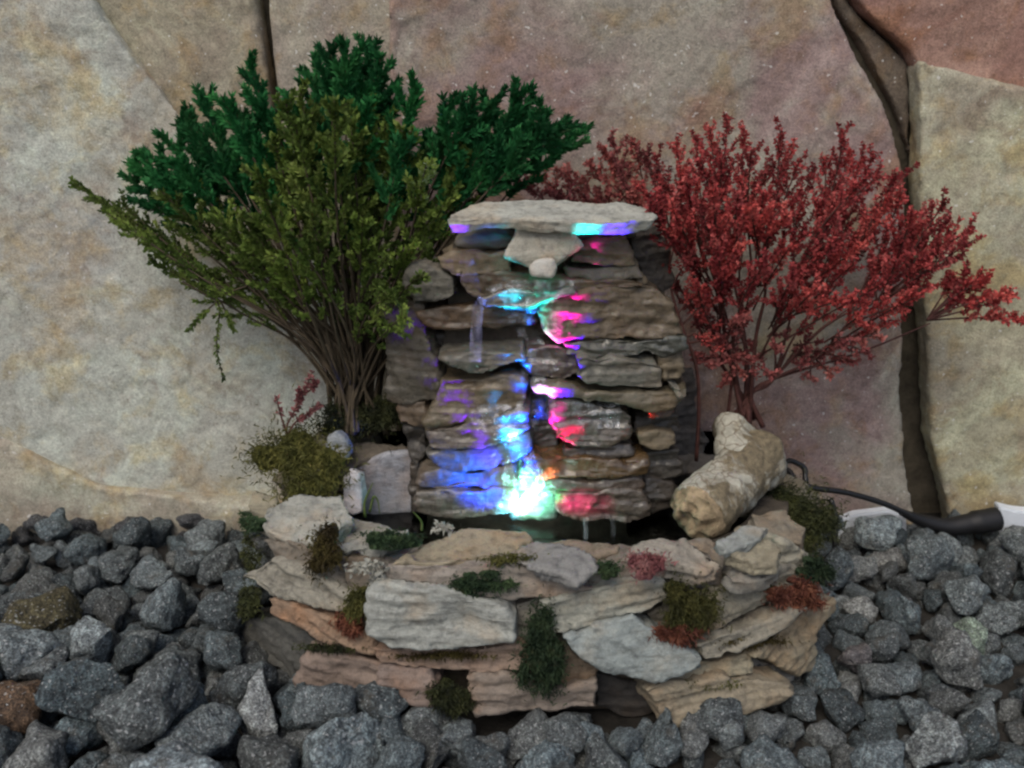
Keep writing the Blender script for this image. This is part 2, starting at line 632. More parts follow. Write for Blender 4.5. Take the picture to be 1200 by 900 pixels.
# ------------------------------------------------------------------ the wall of large natural slabs behind
wall = empty('stone_wall', (0, 0.03, -0.02))
tag(wall, 'wall of big pale and rusty natural stone slabs with dark joints behind the fountain', 'wall')
bk = mesh_from('mortar', [(-1.2, .028, -.05), (1.2, .028, -.05), (1.2, .028, 1.1), (-1.2, .028, 1.1), (-1.2, .08, -.05), (1.2, .08, -.05), (1.2, .08, 1.1), (-1.2, .08, 1.1)],
               [(0, 1, 2, 3), (5, 4, 7, 6), (4, 0, 3, 7), (1, 5, 6, 2), (3, 2, 6, 7), (4, 5, 1, 0)], False)
adopt(new_obj('mortar', bk, None, M['mortar']), wall)
FR = Vector((0, -1, 0))
for outline, y, tilt, colr, stain, lab in (
    ([(-260, -200), (40, -200), (95, -20), (130, 35), (205, 130), (300, 240), (400, 330), (450, 420), (472, 520), (470, 660), (-260, 660)], -0.006, (0.05, 0.0),
     (0.425, 0.43, 0.38), (0.40, 0.345, 0.255, 1), 'broad pale grey-beige slab'),
    ([(50, -200), (285, -200), (296, -30), (303, 20), (313, 85), (324, 180), (336, 330), (280, 300), (180, 150), (100, 35), (70, -20)], 0.006, (0, 0),
     (0.33, 0.30, 0.22), (0.29, 0.25, 0.19, 1), None),
    ([(303, -200), (480, -200), (480, -30), (476, 60), (476, 200), (496, 430), (440, 400), (400, 325), (343, 320), (332, 180), (322, 85), (312, 10)], 0.004, (0, 0),
     (0.34, 0.31, 0.24), (0.29, 0.25, 0.21, 1), None),
    ([(461, -200), (900, -200), (966, -30), (985, 20), (1008, 65), (1040, 125), (1060, 200), (1064, 300), (1056, 450), (1062, 540), (1080, 660), (478, 660), (482, 520), (478, 420), (456, 200), (453, 60)],
     0.0, (0, 0), (0.315, 0.29, 0.24), (0.275, 0.20, 0.185, 1), 'purple-brown slab'),
    ([(1078, 66), (1095, 75), (1150, 90), (1400, 145), (1400, 660), (1122, 660), (1110, 590), (1092, 520), (1090, 430), (1082, 330), (1078, 200)], -0.010, (-0.03, 0),
     (0.38, 0.36, 0.255), (0.33, 0.30, 0.23, 1), 'greenish beige slab'),
    ([(930, -200), (1400, -200), (1400, 190), (1150, 130), (1084, 100), (1066, 60), (1052, 46), (1015, 18), (985, -30)], 0.004, (0, 0),
     (0.27, 0.155, 0.125), (0.31, 0.19, 0.15, 1), 'rusty red slab'),
    ([(955, -40), (985, -10), (1014, 24), (1048, 52), (1068, 72), (1070, 190), (1050, 130), (1018, 68), (990, 22)], 0.016, (0, 0),
     (0.16, 0.125, 0.095), (0.12, 0.10, 0.08, 1), None),
    ([(-260, 470), (0, 512), (60, 545), (115, 572), (250, 588), (330, 592), (340, 670), (-260, 670)], -0.009, (0, 0.05),
     (0.36, 0.345, 0.275), (0.34, 0.30, 0.24, 1), None),
):
    nn = Vector((tilt[0], -1, tilt[1])).normalized()
    cx = sum(p[0] for p in outline) / len(outline)
    stone('stone_slab', wall, outline, at(cx, 300, y), nn, 0.030, colr, 0.0, vox=0.0038, strata=Vector((0.1, 1, 0.2)), amp=.5, back=0.985, label=lab, lay=0.006, mat='wall', stain=stain, grow=1.0, inset=.002, tera=.0022, terf=7.0)

# ------------------------------------------------------------------ the fountain
fountain = empty('slate_fountain', (0.0, -0.16, 0.0))
tag(fountain, 'stacked slate cascade fountain with flat capstone and round rubble-stone basin', 'fountain')

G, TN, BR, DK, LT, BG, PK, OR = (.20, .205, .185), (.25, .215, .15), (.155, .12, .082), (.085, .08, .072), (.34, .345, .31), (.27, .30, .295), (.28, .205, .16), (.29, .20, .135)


def prism(name, ring_lo, ring_hi, mat, parent, cap=True):
    n = len(ring_lo)
    v = list(ring_lo) + list(ring_hi)
    f = [(i, (i + 1) % n, n + (i + 1) % n, n + i) for i in range(n)]
    if cap:
        f += [tuple(range(n))[::-1], tuple(range(n, 2 * n))]
    return adopt(new_obj(name, mesh_from(name, v, f, False), None, mat), parent)


# the tower's dark core that the stones are bedded on
def trect(z, w0, w1, y0):
    return [Vector((w0, y0, z)), Vector((w1, y0, z)), Vector((w1, -0.012, z)), Vector((w0, -0.012, z))]


tower = prism('tower_core', trect(0.005, -0.068, 0.086, -0.148), trect(0.262, -0.040, 0.074, -0.118), M['core'], fountain)
BASIN_N = 48


def basin_ring(z, shrink):
    k = 1.0 - 0.55 * max(z, 0.0)
    r = []
    for i in range(BASIN_N):
        a = 2 * math.pi * i / BASIN_N
        c, s = math.cos(a), math.sin(a)
        x = BC[0] + (0.222 * k - shrink) * math.copysign(abs(c) ** (2 / 3), c)
        y = BC[1] + (0.224 * k - shrink) * math.copysign(abs(s) ** (2 / 3), s)
        r.append(Vector((x, min(y, -0.014), z)))
    return r


def shell(name, mat, parent):
    lo, hi, hi2, lo2 = basin_ring(-0.02, 0.026), basin_ring(0.078, 0.024), basin_ring(0.078, 0.045), basin_ring(0.030, 0.050)
    n = BASIN_N
    v = lo + hi + hi2 + lo2
    f = []
    for a in range(3):
        f += [(a * n + i, a * n + (i + 1) % n, (a + 1) * n + (i + 1) % n, (a + 1) * n + i) for i in range(n)]
    f.append(tuple(range(3 * n, 4 * n)))
    return adopt(new_obj(name, mesh_from(name, v, f, False), None, mat), parent)


basin = shell('basin_core', M['core'], fountain)
basin['label'] = 'dark bedding and inside of the basin'
pr = basin_ring(0.066, 0.043)
pool = adopt(new_obj('pool_water', mesh_from('pool_water', pr, [tuple(range(BASIN_N))], False), None, M['water']), fountain)

# --- tower stones: outline, forward offset, depth, colour, wetness, yaw, tilt
TOWER = [
    # upper left and right shoulders
    ([(540, 277), (560, 274), (606, 276), (606, 291), (570, 291), (548, 295), (538, 288)], 0.000, .06, G, 0, 0, 0),
    ([(514, 300), (530, 292), (560, 293), (594, 296), (598, 318), (560, 322), (530, 318), (516, 312)], 0.004, .06, TN, 0, 0, 0),
    ([(480, 312), (500, 306), (520, 318), (530, 330), (534, 345), (518, 354), (484, 353), (474, 332)], 0.000, .06, G, 0, -14, 0),
    ([(669, 304), (674, 294), (693, 282), (736, 280), (739, 302), (744, 311), (712, 313), (671, 310)], 0.004, .06, TN, 0, 0, 0),
    ([(655, 270), (700, 268), (742, 266), (746, 280), (690, 284), (668, 290)], -0.010, .05, DK, 0, 0, 0),
    ([(545, 268), (606, 268), (606, 277), (545, 277)], -0.012, .05, DK, 0, 0, 0),  # gap under the capstone; its shade put in as a dark stone
    ([(662, 311), (700, 313), (744, 311), (754, 327), (720, 331), (664, 328)], 0.003, .06, G, 0, 0, 0),
    ([(742, 263), (770, 268), (786, 300), (792, 332), (776, 342), (752, 326), (742, 300)], -0.024, .05, (.095, .088, .08), 0, 24, 0),
    ([(736, 300), (750, 306), (760, 330), (752, 338), (738, 326)], 0.000, .04, TN, 0, 10, 0),
    # the long spill ledge
    ([(540, 322), (590, 318), (640, 322), (672, 326), (742, 328), (752, 338), (700, 338), (664, 344), (620, 346), (578, 350), (548, 344)], 0.006, .07, BR, .3, 0, 0),
    ([(563, 349), (600, 343), (640, 341), (672, 336), (678, 346), (640, 354), (624, 360), (590, 360), (566, 358)], 0.014, .05, (.2, .2, .18), .8, 0, 0),
    # big rounded stone, right
    ([(634, 352), (664, 344), (700, 336), (752, 334), (772, 342), (788, 358), (793, 378), (798, 393), (760, 397), (700, 397), (656, 400), (642, 388), (636, 368)], 0.006, .08, (.20, .165, .115), .2, 4, 0),
    # left recess
    ([(490, 364), (520, 360), (552, 360), (600, 362), (628, 362), (626, 378), (590, 384), (552, 388), (510, 388), (492, 382)], -0.004, .07, BR, .3, 0, 0),
    ([(492, 388), (552, 386), (622, 382), (626, 402), (600, 416), (552, 416), (494, 412)], -0.026, .05, DK, .2, 0, 0),  # shade deep in the recess put into the stone's dark colour
    ([(448, 352), (472, 348), (496, 356), (500, 390), (510, 420), (514, 452), (512, 468), (480, 472), (454, 468), (450, 420)], -.008, .05, (.105, .10, .08), .1, -16, 0),  # shadow on the left pillar put into its darker colour
    ([(513, 419), (560, 414), (612, 413), (616, 424), (590, 432), (562, 443), (545, 437), (528, 428)], 0.012, .07, G, .3, 0, 0),
    # right courses
    ([(660, 400), (720, 399), (800, 396), (803, 410), (780, 418), (700, 420), (664, 418)], 0.006, .07, (.15, .17, .155), .7, 3, 0),
    ([(677, 421), (715, 418), (772, 427), (777, 457), (725, 454), (690, 453), (676, 442)], 0.012, .07, (.20, .21, .19), .15, 4, 0),
    ([(776, 417), (800, 412), (802, 436), (792, 448), (778, 448)], 0.000, .05, TN, .1, 10, 0),
    ([(618, 408), (646, 404), (678, 412), (678, 440), (660, 448), (624, 446), (612, 430)], 0.004, .06, (.17, .15, .14), .7, 0, 0),
    ([(626, 450), (660, 448), (690, 456), (730, 459), (778, 460), (803, 454), (804, 466), (785, 479), (758, 482), (722, 475), (690, 471), (648, 465), (628, 459)], 0.009, .07, (.20, .185, .135), .3, 4, 0),
    ([(784, 452), (797, 454), (804, 468), (792, 470)], 0.010, .03, LT, 0, 6, 0),
    ([(758, 470), (784, 466), (796, 478), (786, 490), (762, 492)], 0.000, .05, BR, .2, 8, 0),
    # left courses
    ([(500, 491), (519, 445), (557, 446), (600, 440), (613, 446), (613, 472), (570, 492), (530, 500), (502, 503)], 0.004, .08, (.205, .175, .12), .3, -4, 0),
    ([(498, 503), (530, 500), (572, 492), (614, 474), (620, 500), (600, 514), (560, 524), (520, 530), (502, 526)], 0.008, .08, (.19, .17, .15), .5, -3, 0),
    ([(503, 528), (550, 524), (590, 516), (620, 508), (622, 530), (606, 543), (570, 552), (530, 552), (508, 544)], 0.005, .08, (.18, .185, .18), .6, -3, 0),
    ([(492, 552), (520, 548), (560, 553), (604, 546), (606, 570), (570, 574), (520, 576), (492, 570)], 0.003, .08, (.20, .185, .16), .5, -2, 0),
    ([(488, 578), (530, 574), (580, 575), (606, 574), (606, 604), (560, 607), (510, 608), (488, 603)], 0.006, .08, (.19, .18, .16), .5, -2, 0),
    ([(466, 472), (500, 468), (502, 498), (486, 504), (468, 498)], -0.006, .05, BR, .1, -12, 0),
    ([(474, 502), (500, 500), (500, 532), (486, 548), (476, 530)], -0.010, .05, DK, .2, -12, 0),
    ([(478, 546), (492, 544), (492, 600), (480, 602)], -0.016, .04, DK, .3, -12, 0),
    # right wet courses
    ([(648, 470), (690, 472), (725, 478), (740, 492), (738, 512), (715, 522), (676, 524), (654, 512), (644, 492)], 0.005, .08, (.15, .145, .13), .9, 3, 0),
    ([(664, 524), (716, 522), (738, 522), (742, 536), (700, 540), (664, 538)], 0.000, .07, (.14, .13, .12), .9, 3, 0),
    ([(618, 540), (660, 535), (720, 538), (756, 540), (756, 556), (720, 561), (676, 561), (640, 562), (620, 552)], 0.007, .08, (.20, .135, .07), .9, 3, 0),
    ([(628, 562), (680, 561), (746, 558), (752, 572), (700, 578), (650, 580), (632, 574)], 0.003, .08, (.17, .14, .12), .9, 3, 0),
    ([(652, 580), (700, 577), (748, 574), (760, 590), (758, 606), (730, 614), (690, 612), (660, 606), (650, 594)], 0.008, .08, (.18, .16, .14), .8, 4, 0),
    ([(748, 510), (768, 504), (792, 510), (790, 524), (766, 530), (750, 524)], -0.002, .05, TN, .1, 8, 0),
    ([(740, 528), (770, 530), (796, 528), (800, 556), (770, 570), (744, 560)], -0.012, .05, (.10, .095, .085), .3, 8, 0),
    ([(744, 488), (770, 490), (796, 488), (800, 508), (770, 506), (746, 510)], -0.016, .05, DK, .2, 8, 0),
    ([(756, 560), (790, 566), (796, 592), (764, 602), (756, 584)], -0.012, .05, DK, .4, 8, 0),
    # dark channel behind the running water
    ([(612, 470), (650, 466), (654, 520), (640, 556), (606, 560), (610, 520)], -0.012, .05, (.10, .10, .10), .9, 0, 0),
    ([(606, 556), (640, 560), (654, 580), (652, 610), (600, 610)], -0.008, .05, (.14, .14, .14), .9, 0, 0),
]
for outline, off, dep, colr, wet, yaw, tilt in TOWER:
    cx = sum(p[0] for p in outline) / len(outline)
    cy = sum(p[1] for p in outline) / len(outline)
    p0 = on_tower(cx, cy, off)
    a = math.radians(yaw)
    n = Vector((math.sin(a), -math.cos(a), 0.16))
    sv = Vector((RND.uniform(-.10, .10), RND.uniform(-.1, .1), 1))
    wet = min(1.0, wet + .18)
    colr = (colr[0] * .62, colr[1] * .575, colr[2] * .52)  # shade over the tower put into its stone colours, with a wet, browner tone
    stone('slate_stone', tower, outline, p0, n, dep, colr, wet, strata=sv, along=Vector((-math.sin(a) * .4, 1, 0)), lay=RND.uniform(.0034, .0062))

stone('slate_stone', tower, [(768, 430), (812, 436), (828, 520), (806, 566), (770, 548)], at(798, 500, -.055), Vector((.2, -1, .1)), .03, (.085, .08, .078), .1)
# the upright wedge under the capstone, its chip, and the capstone itself
wp = on_tower(638, 296, 0.020)
stone('wedge_stone', tower, [(606, 268), (630, 266), (668, 267), (684, 288), (668, 299), (650, 312), (640, 318), (620, 314), (592, 301)], wp, Vector((0.05, -1, 0.10)), .012, (.36, .345, .29), 0, strata=Vector((0, 1, 0.1)), amp=.6, label='pale five-sided stone standing upright under the capstone')
stone('slate_chip', tower, [(628, 306), (648, 304), (650, 314), (647, 325), (624, 323), (622, 314)], wp + Vector((0, -.010, 0)), Vector((0.05, -1, 0.15)), .010, (.44, .44, .41), 0, vox=.0013, strata=Vector((0, 1, 0)), amp=.5)
cpz = at(650, 256, -0.160)
stone('capstone', tower, [(525, 252), (551, 238), (605, 234), (674, 233), (712, 238), (757, 243), (769, 251), (766, 256), (744, 258), (719, 260), (662, 260), (611, 258), (592, 255), (567, 255), (545, 258), (527, 258)],
      cpz, Vector((0, -.22, 1)), .0085, (.34, .345, .305), 0, strata=Vector((0, -.1, 1)), lay=.003, amp=.6, back=.97, label='flat grey slate slab lying on top of the tower', grow=1.0, inset=.0008, vox=.0013)

# --- basin stones on the outer wall: outline, offset, depth, colour, strata tilt
BASIN = [
    ([(283, 677), (320, 657), (350, 663), (393, 690), (407, 694), (408, 717), (373, 714), (327, 701), (297, 685)], .006, .04, (.29, .275, .225), (.25, 0, 1)),
    ([(310, 632), (350, 634), (372, 648), (392, 664), (408, 690), (393, 689), (350, 662), (322, 656)], -.004, .04, (.18, .16, .13), (.25, 0, 1)),
    ([(268, 606), (296, 598), (312, 612), (312, 648), (290, 660), (270, 650)], -.004, .05, (.17, .155, .12), (.1, 0, 1)),
    ([(318, 703), (360, 711), (400, 726), (438, 744), (434, 770), (393, 754), (368, 747), (320, 724)], .002, .04, OR, (.3, 0, 1)),
    ([(345, 800), (367, 757), (400, 765), (442, 778), (446, 824), (372, 826)], .004, .05, (.24, .185, .15), (.2, 0, 1)),
    ([(280, 724), (320, 726), (366, 750), (350, 800), (320, 780), (284, 750)], -.012, .05, (.10, .10, .09), (.2, 0, 1)),
    ([(437, 687), (460, 682), (527, 692), (580, 706), (598, 727), (598, 751), (543, 761), (460, 760), (433, 744), (432, 710)], .012, .05, (.345, .36, .33), (.03, 0, 1)),
    ([(437, 761), (520, 762), (608, 756), (610, 786), (560, 791), (500, 784), (447, 778)], .003, .05, (.29, .215, .165), (0, 0, 1)),
    ([(446, 779), (500, 786), (508, 800), (506, 826), (450, 824)], .003, .05, (.25, .195, .165), (0, 0, 1)),
    ([(553, 794), (593, 789), (655, 808), (696, 800), (698, 826), (645, 834), (560, 838)], .004, .05, (.24, .20, .165), (0, 0, 1)),
    ([(606, 756), (660, 750), (700, 786), (694, 800), (655, 806), (608, 788)], -.002, .05, (.20, .155, .11), (0, 0, 1)),
    ([(634, 704), (749, 680), (777, 684), (782, 704), (749, 719), (696, 733), (650, 743), (640, 728)], .008, .05, (.33, .335, .285), (-.2, 0, 1)),
    ([(596, 708), (634, 704), (646, 742), (664, 752), (606, 756), (598, 740)], -.004, .04, (.22, .21, .18), (0, 0, 1)),
    ([(665, 747), (700, 733), (745, 722), (777, 747), (822, 772), (819, 783), (770, 800), (707, 789), (678, 764)], .012, .04, (.31, .35, .34), (.5, -.4, .8)),
    ([(776, 700), (833, 690), (838, 738), (826, 770), (778, 746), (756, 722), (782, 708)], -.006, .04, (.19, .17, .13), (0, 0, 1)),
    ([(833, 690), (896, 683), (904, 705), (857, 730), (836, 741)], .002, .04, (.29, .27, .21), (-.3, 0, 1)),
    ([(819, 754), (868, 737), (938, 711), (946, 716), (896, 754), (861, 768), (826, 773)], .008, .045, (.29, .27, .215), (-.35, 0, 1)),
    ([(896, 752), (945, 716), (976, 704), (981, 716), (954, 742), (960, 783), (938, 790), (886, 769)], .002, .05, (.27, .235, .165), (-.2, 0, 1)),
    ([(788, 798), (822, 776), (886, 768), (882, 790), (854, 794)], .000, .045, (.31, .28, .20), (-.1, 0, 1)),
    ([(760, 810), (784, 800), (875, 793), (924, 803), (920, 824), (861, 842), (784, 855), (773, 838)], .008, .05, (.29, .25, .18), (-.1, 0, 1)),
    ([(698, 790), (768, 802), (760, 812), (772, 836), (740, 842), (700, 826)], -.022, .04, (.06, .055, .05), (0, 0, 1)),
    ([(880, 768), (936, 790), (930, 806), (884, 796)], -.006, .04, (.16, .16, .15), (0, 0, 1)),
    ([(846, 671), (896, 662), (936, 664), (942, 700), (902, 704), (896, 682), (858, 686)], -.002, .04, (.25, .235, .19), (-.1, 0, 1)),
    ([(900, 704), (942, 690), (976, 702), (946, 716), (912, 720)], -.002, .04, (.26, .23, .17), (-.1, 0, 1)),
    ([(918, 632), (936, 640), (950, 648), (952, 662), (936, 672), (916, 664)], .000, .04, (.34, .32, .25), (.1, 0, 1)),
    # second course from the top, under the rim plates
    ([(450, 668), (500, 664), (560, 662), (602, 660), (634, 672), (690, 690), (640, 702), (580, 704), (527, 690), (464, 680)], .004, .04, (.28, .25, .215), (.08, 0, 1)),
    ([(690, 668), (731, 660), (780, 668), (776, 682), (749, 679), (690, 692)], -.002, .04, (.21, .19, .16), (-.1, 0, 1)),
    ([(404, 652), (440, 652), (458, 666), (450, 684), (432, 706), (410, 694)], -.006, .04, (.17, .155, .13), (.1, 0, 1)),
    ([(408, 700), (432, 712), (434, 744), (410, 730)], -.004, .04, (.20, .17, .13), (.1, 0, 1)),
    ([(776, 668), (842, 668), (846, 690), (800, 692), (778, 684)], -.004, .04, (.19, .175, .15), (0, 0, 1)),
]
for outline, off, dep, colr, sv in BASIN:
    cx = sum(p[0] for p in outline) / len(outline)
    cy = sum(p[1] for p in outline) / len(outline)
    p, n = on_basin(cx, cy)
    n = (n + Vector((0, -.25, 0.10))).normalized()
    colr = tuple(q * .86 for q in colr)
    stone('slate_stone', basin, outline, p + n * off, n, dep, colr, 0.0, strata=Vector(sv))

# --- rim plates, lying nearly flat: outline, height, thickness, normal, colour
RIM = [
    ([(310, 616), (316, 594), (350, 581), (395, 582), (412, 604), (396, 622), (362, 630), (348, 630)], .098, .014, (-.1, -.35, 1), (.34, .345, .305)),
    ([(292, 590), (298, 576), (326, 580), (330, 592), (318, 604), (300, 602)], .090, .02, (-.1, -.5, 1), (.30, .275, .20)),
    ([(393, 640), (417, 628), (447, 622), (477, 621), (474, 629), (450, 640), (420, 643)], .100, .008, (0, -.25, 1), (.33, .335, .30)),
    ([(408, 604), (440, 612), (478, 622), (440, 632), (404, 630)], .088, .02, (0, -.2, 1), (.26, .25, .21)),
    ([(455, 660), (493, 642), (543, 617), (613, 622), (622, 630), (582, 648), (527, 657)], .100, .013, (.02, -.12, 1), (.31, .27, .19)),
    ([(602, 646), (637, 632), (690, 648), (698, 664), (676, 682), (632, 664)], .104, .007, (-.05, -.35, 1), (.235, .235, .225)),
    ([(636, 634), (680, 632), (724, 637), (725, 648), (693, 654), (650, 650)], .094, .015, (0, -.15, 1), (.25, .20, .145)),
    ([(731, 647), (752, 633), (801, 630), (842, 656), (840, 664), (819, 667), (777, 656)], .100, .014, (0, -.25, 1), (.30, .275, .23)),
    ([(836, 634), (875, 613), (902, 617), (884, 636), (850, 645)], .112, .007, (.05, -.3, 1), (.29, .31, .29)),
    ([(850, 648), (896, 628), (918, 641), (910, 660), (885, 663)], .104, .010, (.1, -.4, 1), (.31, .28, .20)),
    ([(848, 666), (884, 658), (914, 664), (896, 678), (858, 681)], .092, .012, (.05, -.4, 1), (.22, .215, .19)),
    ([(800, 632), (836, 628), (850, 648), (846, 668), (838, 660)], .092, .02, (.05, -.3, 1), (.24, .22, .18)),
    ([(880, 600), (920, 596), (946, 616), (940, 636), (904, 634)], .090, .03, (.1, -.3, 1), (.20, .18, .14)),
]
for outline, z, dep, nn, colr in RIM:
    cx = sum(p[0] for p in outline) / len(outline)
    cy = sum(p[1] for p in outline) / len(outline)
    colr = tuple(q * .86 for q in colr)
    stone('rim_plate', basin, outline, at_z(cx, cy, z), Vector(nn), dep, colr, 0.0, strata=Vector(nn) + Vector((RND.uniform(-.1, .1), 0, 0)), along=Vector((0, .15, -1)), lay=.003, back=.95)

# back rim, left of the tower: the leaning grey plate and the pale upright shard
stone('grey_plate', basin, [(404, 560), (420, 545), (452, 532), (478, 529), (484, 548), (486, 600), (440, 604), (404, 598)], at(445, 565, -0.135), Vector((.1, -1, .25)), .012, (.27, .28, .31), .25, strata=Vector((0, 1, .2)), amp=.35, label='smooth blue-grey plate at the back of the pool')
stone('pale_shard', basin, [(400, 596), (403, 562), (410, 552), (420, 556), (424, 578), (424, 600), (412, 604)], at(412, 580, -0.165), Vector((-.1, -1, .2)), .014, (.46, .49, .55), 0, vox=.0014, strata=Vector((0, 1, .2)), amp=.4, label='pale upright shard at the pool edge')
stone('slate_stone', basin, [(380, 530), (420, 520), (470, 516), (486, 530), (440, 536), (412, 548), (390, 556)], at(430, 530, -0.125), Vector((0, -.5, 1)), .02, (.13, .11, .085), 0, strata=Vector((0, -.3, 1)))
stone('slate_stone', basin, [(318, 560), (352, 520), (400, 500), (440, 506), (430, 540), (400, 572), (360, 586)], at(380, 545, -0.115), Vector((-.2, -.6, 1)), .04, (.12, .11, .08), 0, strata=Vector((0, -.3, 1)))
stone('slate_stone', basin, [(756, 540), (800, 530), (850, 534), (880, 560), (860, 580), (800, 572)], at(815, 555, -0.075), Vector((0, -.5, 1)), .04, (.11, .10, .09), .1, strata=Vector((0, -.3, 1)))
stone('slate_stone', basin, [(876, 560), (920, 556), (960, 580), (950, 620), (910, 624), (880, 600)], at(915, 590, -0.125), Vector((.3, -.7, 1)), .04, (.13, .12, .09), 0, strata=Vector((0, -.3, 1)))

# two small grey stones bedded in the moss left of the pool
moss_stones = []
build_stones()
PENDING.clear()
for nm, lab, outline, y, colr in (
    ('grey_stone', 'blue-grey pointed stone standing in the moss behind the pool', [(378, 528), (384, 512), (394, 505), (406, 516), (409, 534), (398, 541), (384, 540)], -0.148, (.25, .27, .28)),
    ('grey_stone', 'small pale flat stone lying in the moss beside the pale shard', [(362, 553), (370, 548), (382, 556), (392, 564), (388, 570), (374, 566), (364, 560)], -0.165, (.34, .37, .40)),
):
    host = empty(nm, at(outline[0][0], outline[0][1], y))
    PENDING.clear()
    cx = sum(p[0] for p in outline) / len(outline)
    cy = sum(p[1] for p in outline) / len(outline)
    stone('stone_body', host, outline, at(cx, cy, y), Vector((0, -1, .3)), .018, colr, 0, vox=.0014, amp=.6)
    build_stones()
    body = host.children[0]
    body.location = host.location + body.location
    body.parent = None
    bpy.data.objects.remove(host)
    body.name = nm
    tag(body, lab, 'stone')
PENDING.clear()

# ------------------------------------------------------------------ thin round things
class Tubes:
    def __init__(self):
        self.v, self.f = [], []

    def tube(self, pts, r0, r1, sides=6, cap=True, rf=None):
        b = len(self.v)
        n = len(pts)
        up = Vector((0.31, 0.17, 0.93))
        for i, p in enumerate(pts):
            t = (pts[min(i + 1, n - 1)] - pts[max(i - 1, 0)])
            t = t.normalized() if t.length > 1e-9 else Z3
            s = t.cross(up)
            s = s.normalized() if s.length > 1e-6 else Vector((1, 0, 0))
            u = s.cross(t)
            r = (r0 + (r1 - r0) * i / max(1, n - 1)) if rf is None else rf(i / max(1, n - 1))
            for k in range(sides):
                a = 2 * math.pi * k / sides
                self.v.append(p + (s * math.cos(a) + u * math.sin(a)) * r)
        for i in range(n - 1):
            for k in range(sides):
                a, c = b + i * sides + k, b + i * sides + (k + 1) % sides
                self.f.append((a, c, c + sides, a + sides))
        if cap:
            self.f.append(tuple(b + k for k in range(sides))[::-1])
            self.f.append(tuple(b + (n - 1) * sides + k for k in range(sides)))

    def build(self, name, mat, parent=None, smooth=True):
        o = new_obj(name, mesh_from(name, self.v, self.f, smooth), None, mat)
        if parent is not None:
            adopt(o, parent)
        return o


def curve(ctrl, n):
    """Catmull-Rom through ctrl"""
    c = [ctrl[0] * 2 - ctrl[1]] + list(ctrl) + [ctrl[-1] * 2 - ctrl[-2]]
    out = []
    segs = len(ctrl) - 1
    for i in range(n):
        t = i / (n - 1) * segs
        k = min(int(t), segs - 1)
        u = t - k
        p0, p1, p2, p3 = c[k], c[k + 1], c[k + 2], c[k + 3]
        out.append(0.5 * ((2 * p1) + (p2 - p0) * u + (2 * p0 - 5 * p1 + 4 * p2 - p3) * u * u + (3 * p1 - p0 - 3 * p2 + p3) * u ** 3))
    return out


# ------------------------------------------------------------------ the gravel
def rock_mesh(k):
    """one angular crushed-rock shape, about 1 unit across"""
    rnd = random.Random(500 + k)
    bm = bmesh.new()
    sx, sy, sz = 0.5, rnd.uniform(.34, .46), rnd.uniform(.26, .40)
    for i in range(rnd.randint(10, 15)):
        v = Vector((rnd.gauss(0, 1), rnd.gauss(0, 1), rnd.gauss(0, 1))).normalized() * rnd.uniform(.86, 1.06)
        bm.verts.new((v.x * sx, v.y * sy, v.z * sz))
    bmesh.ops.convex_hull(bm, input=bm.verts[:])
    bmesh.ops.delete(bm, geom=[v for v in bm.verts if not v.link_faces], context='VERTS')
    bmesh.ops.bevel(bm, geom=bm.edges[:], offset=.035, segments=1, affect='EDGES', clamp_overlap=True)
    bmesh.ops.triangulate(bm, faces=bm.faces[:])
    for it in range(3):
        es = [e for e in bm.edges if e.calc_length() > .085]
        if es: bmesh.ops.subdivide_edges(bm, edges=es, cuts=1, use_grid_fill=True)
        bmesh.ops.triangulate(bm, faces=bm.faces[:])
    bm.normal_update()
    o = Vector((k * 7.1, 3.3, k * 1.7))
    for v in bm.verts:
        n = noise.noise(v.co * 4.5 + o) * .06 + noise.noise(v.co * 11 + o) * .030 + noise.noise(v.co * 24 + o) * .014
        v.co += v.normal * n
    me = bpy.data.meshes.new('gravel_stone')
    bm.to_mesh(me)
    bm.free()
    me.polygons.foreach_set('use_smooth', [True] * len(me.polygons))
    me.materials.append(M['gravel'])
    return me


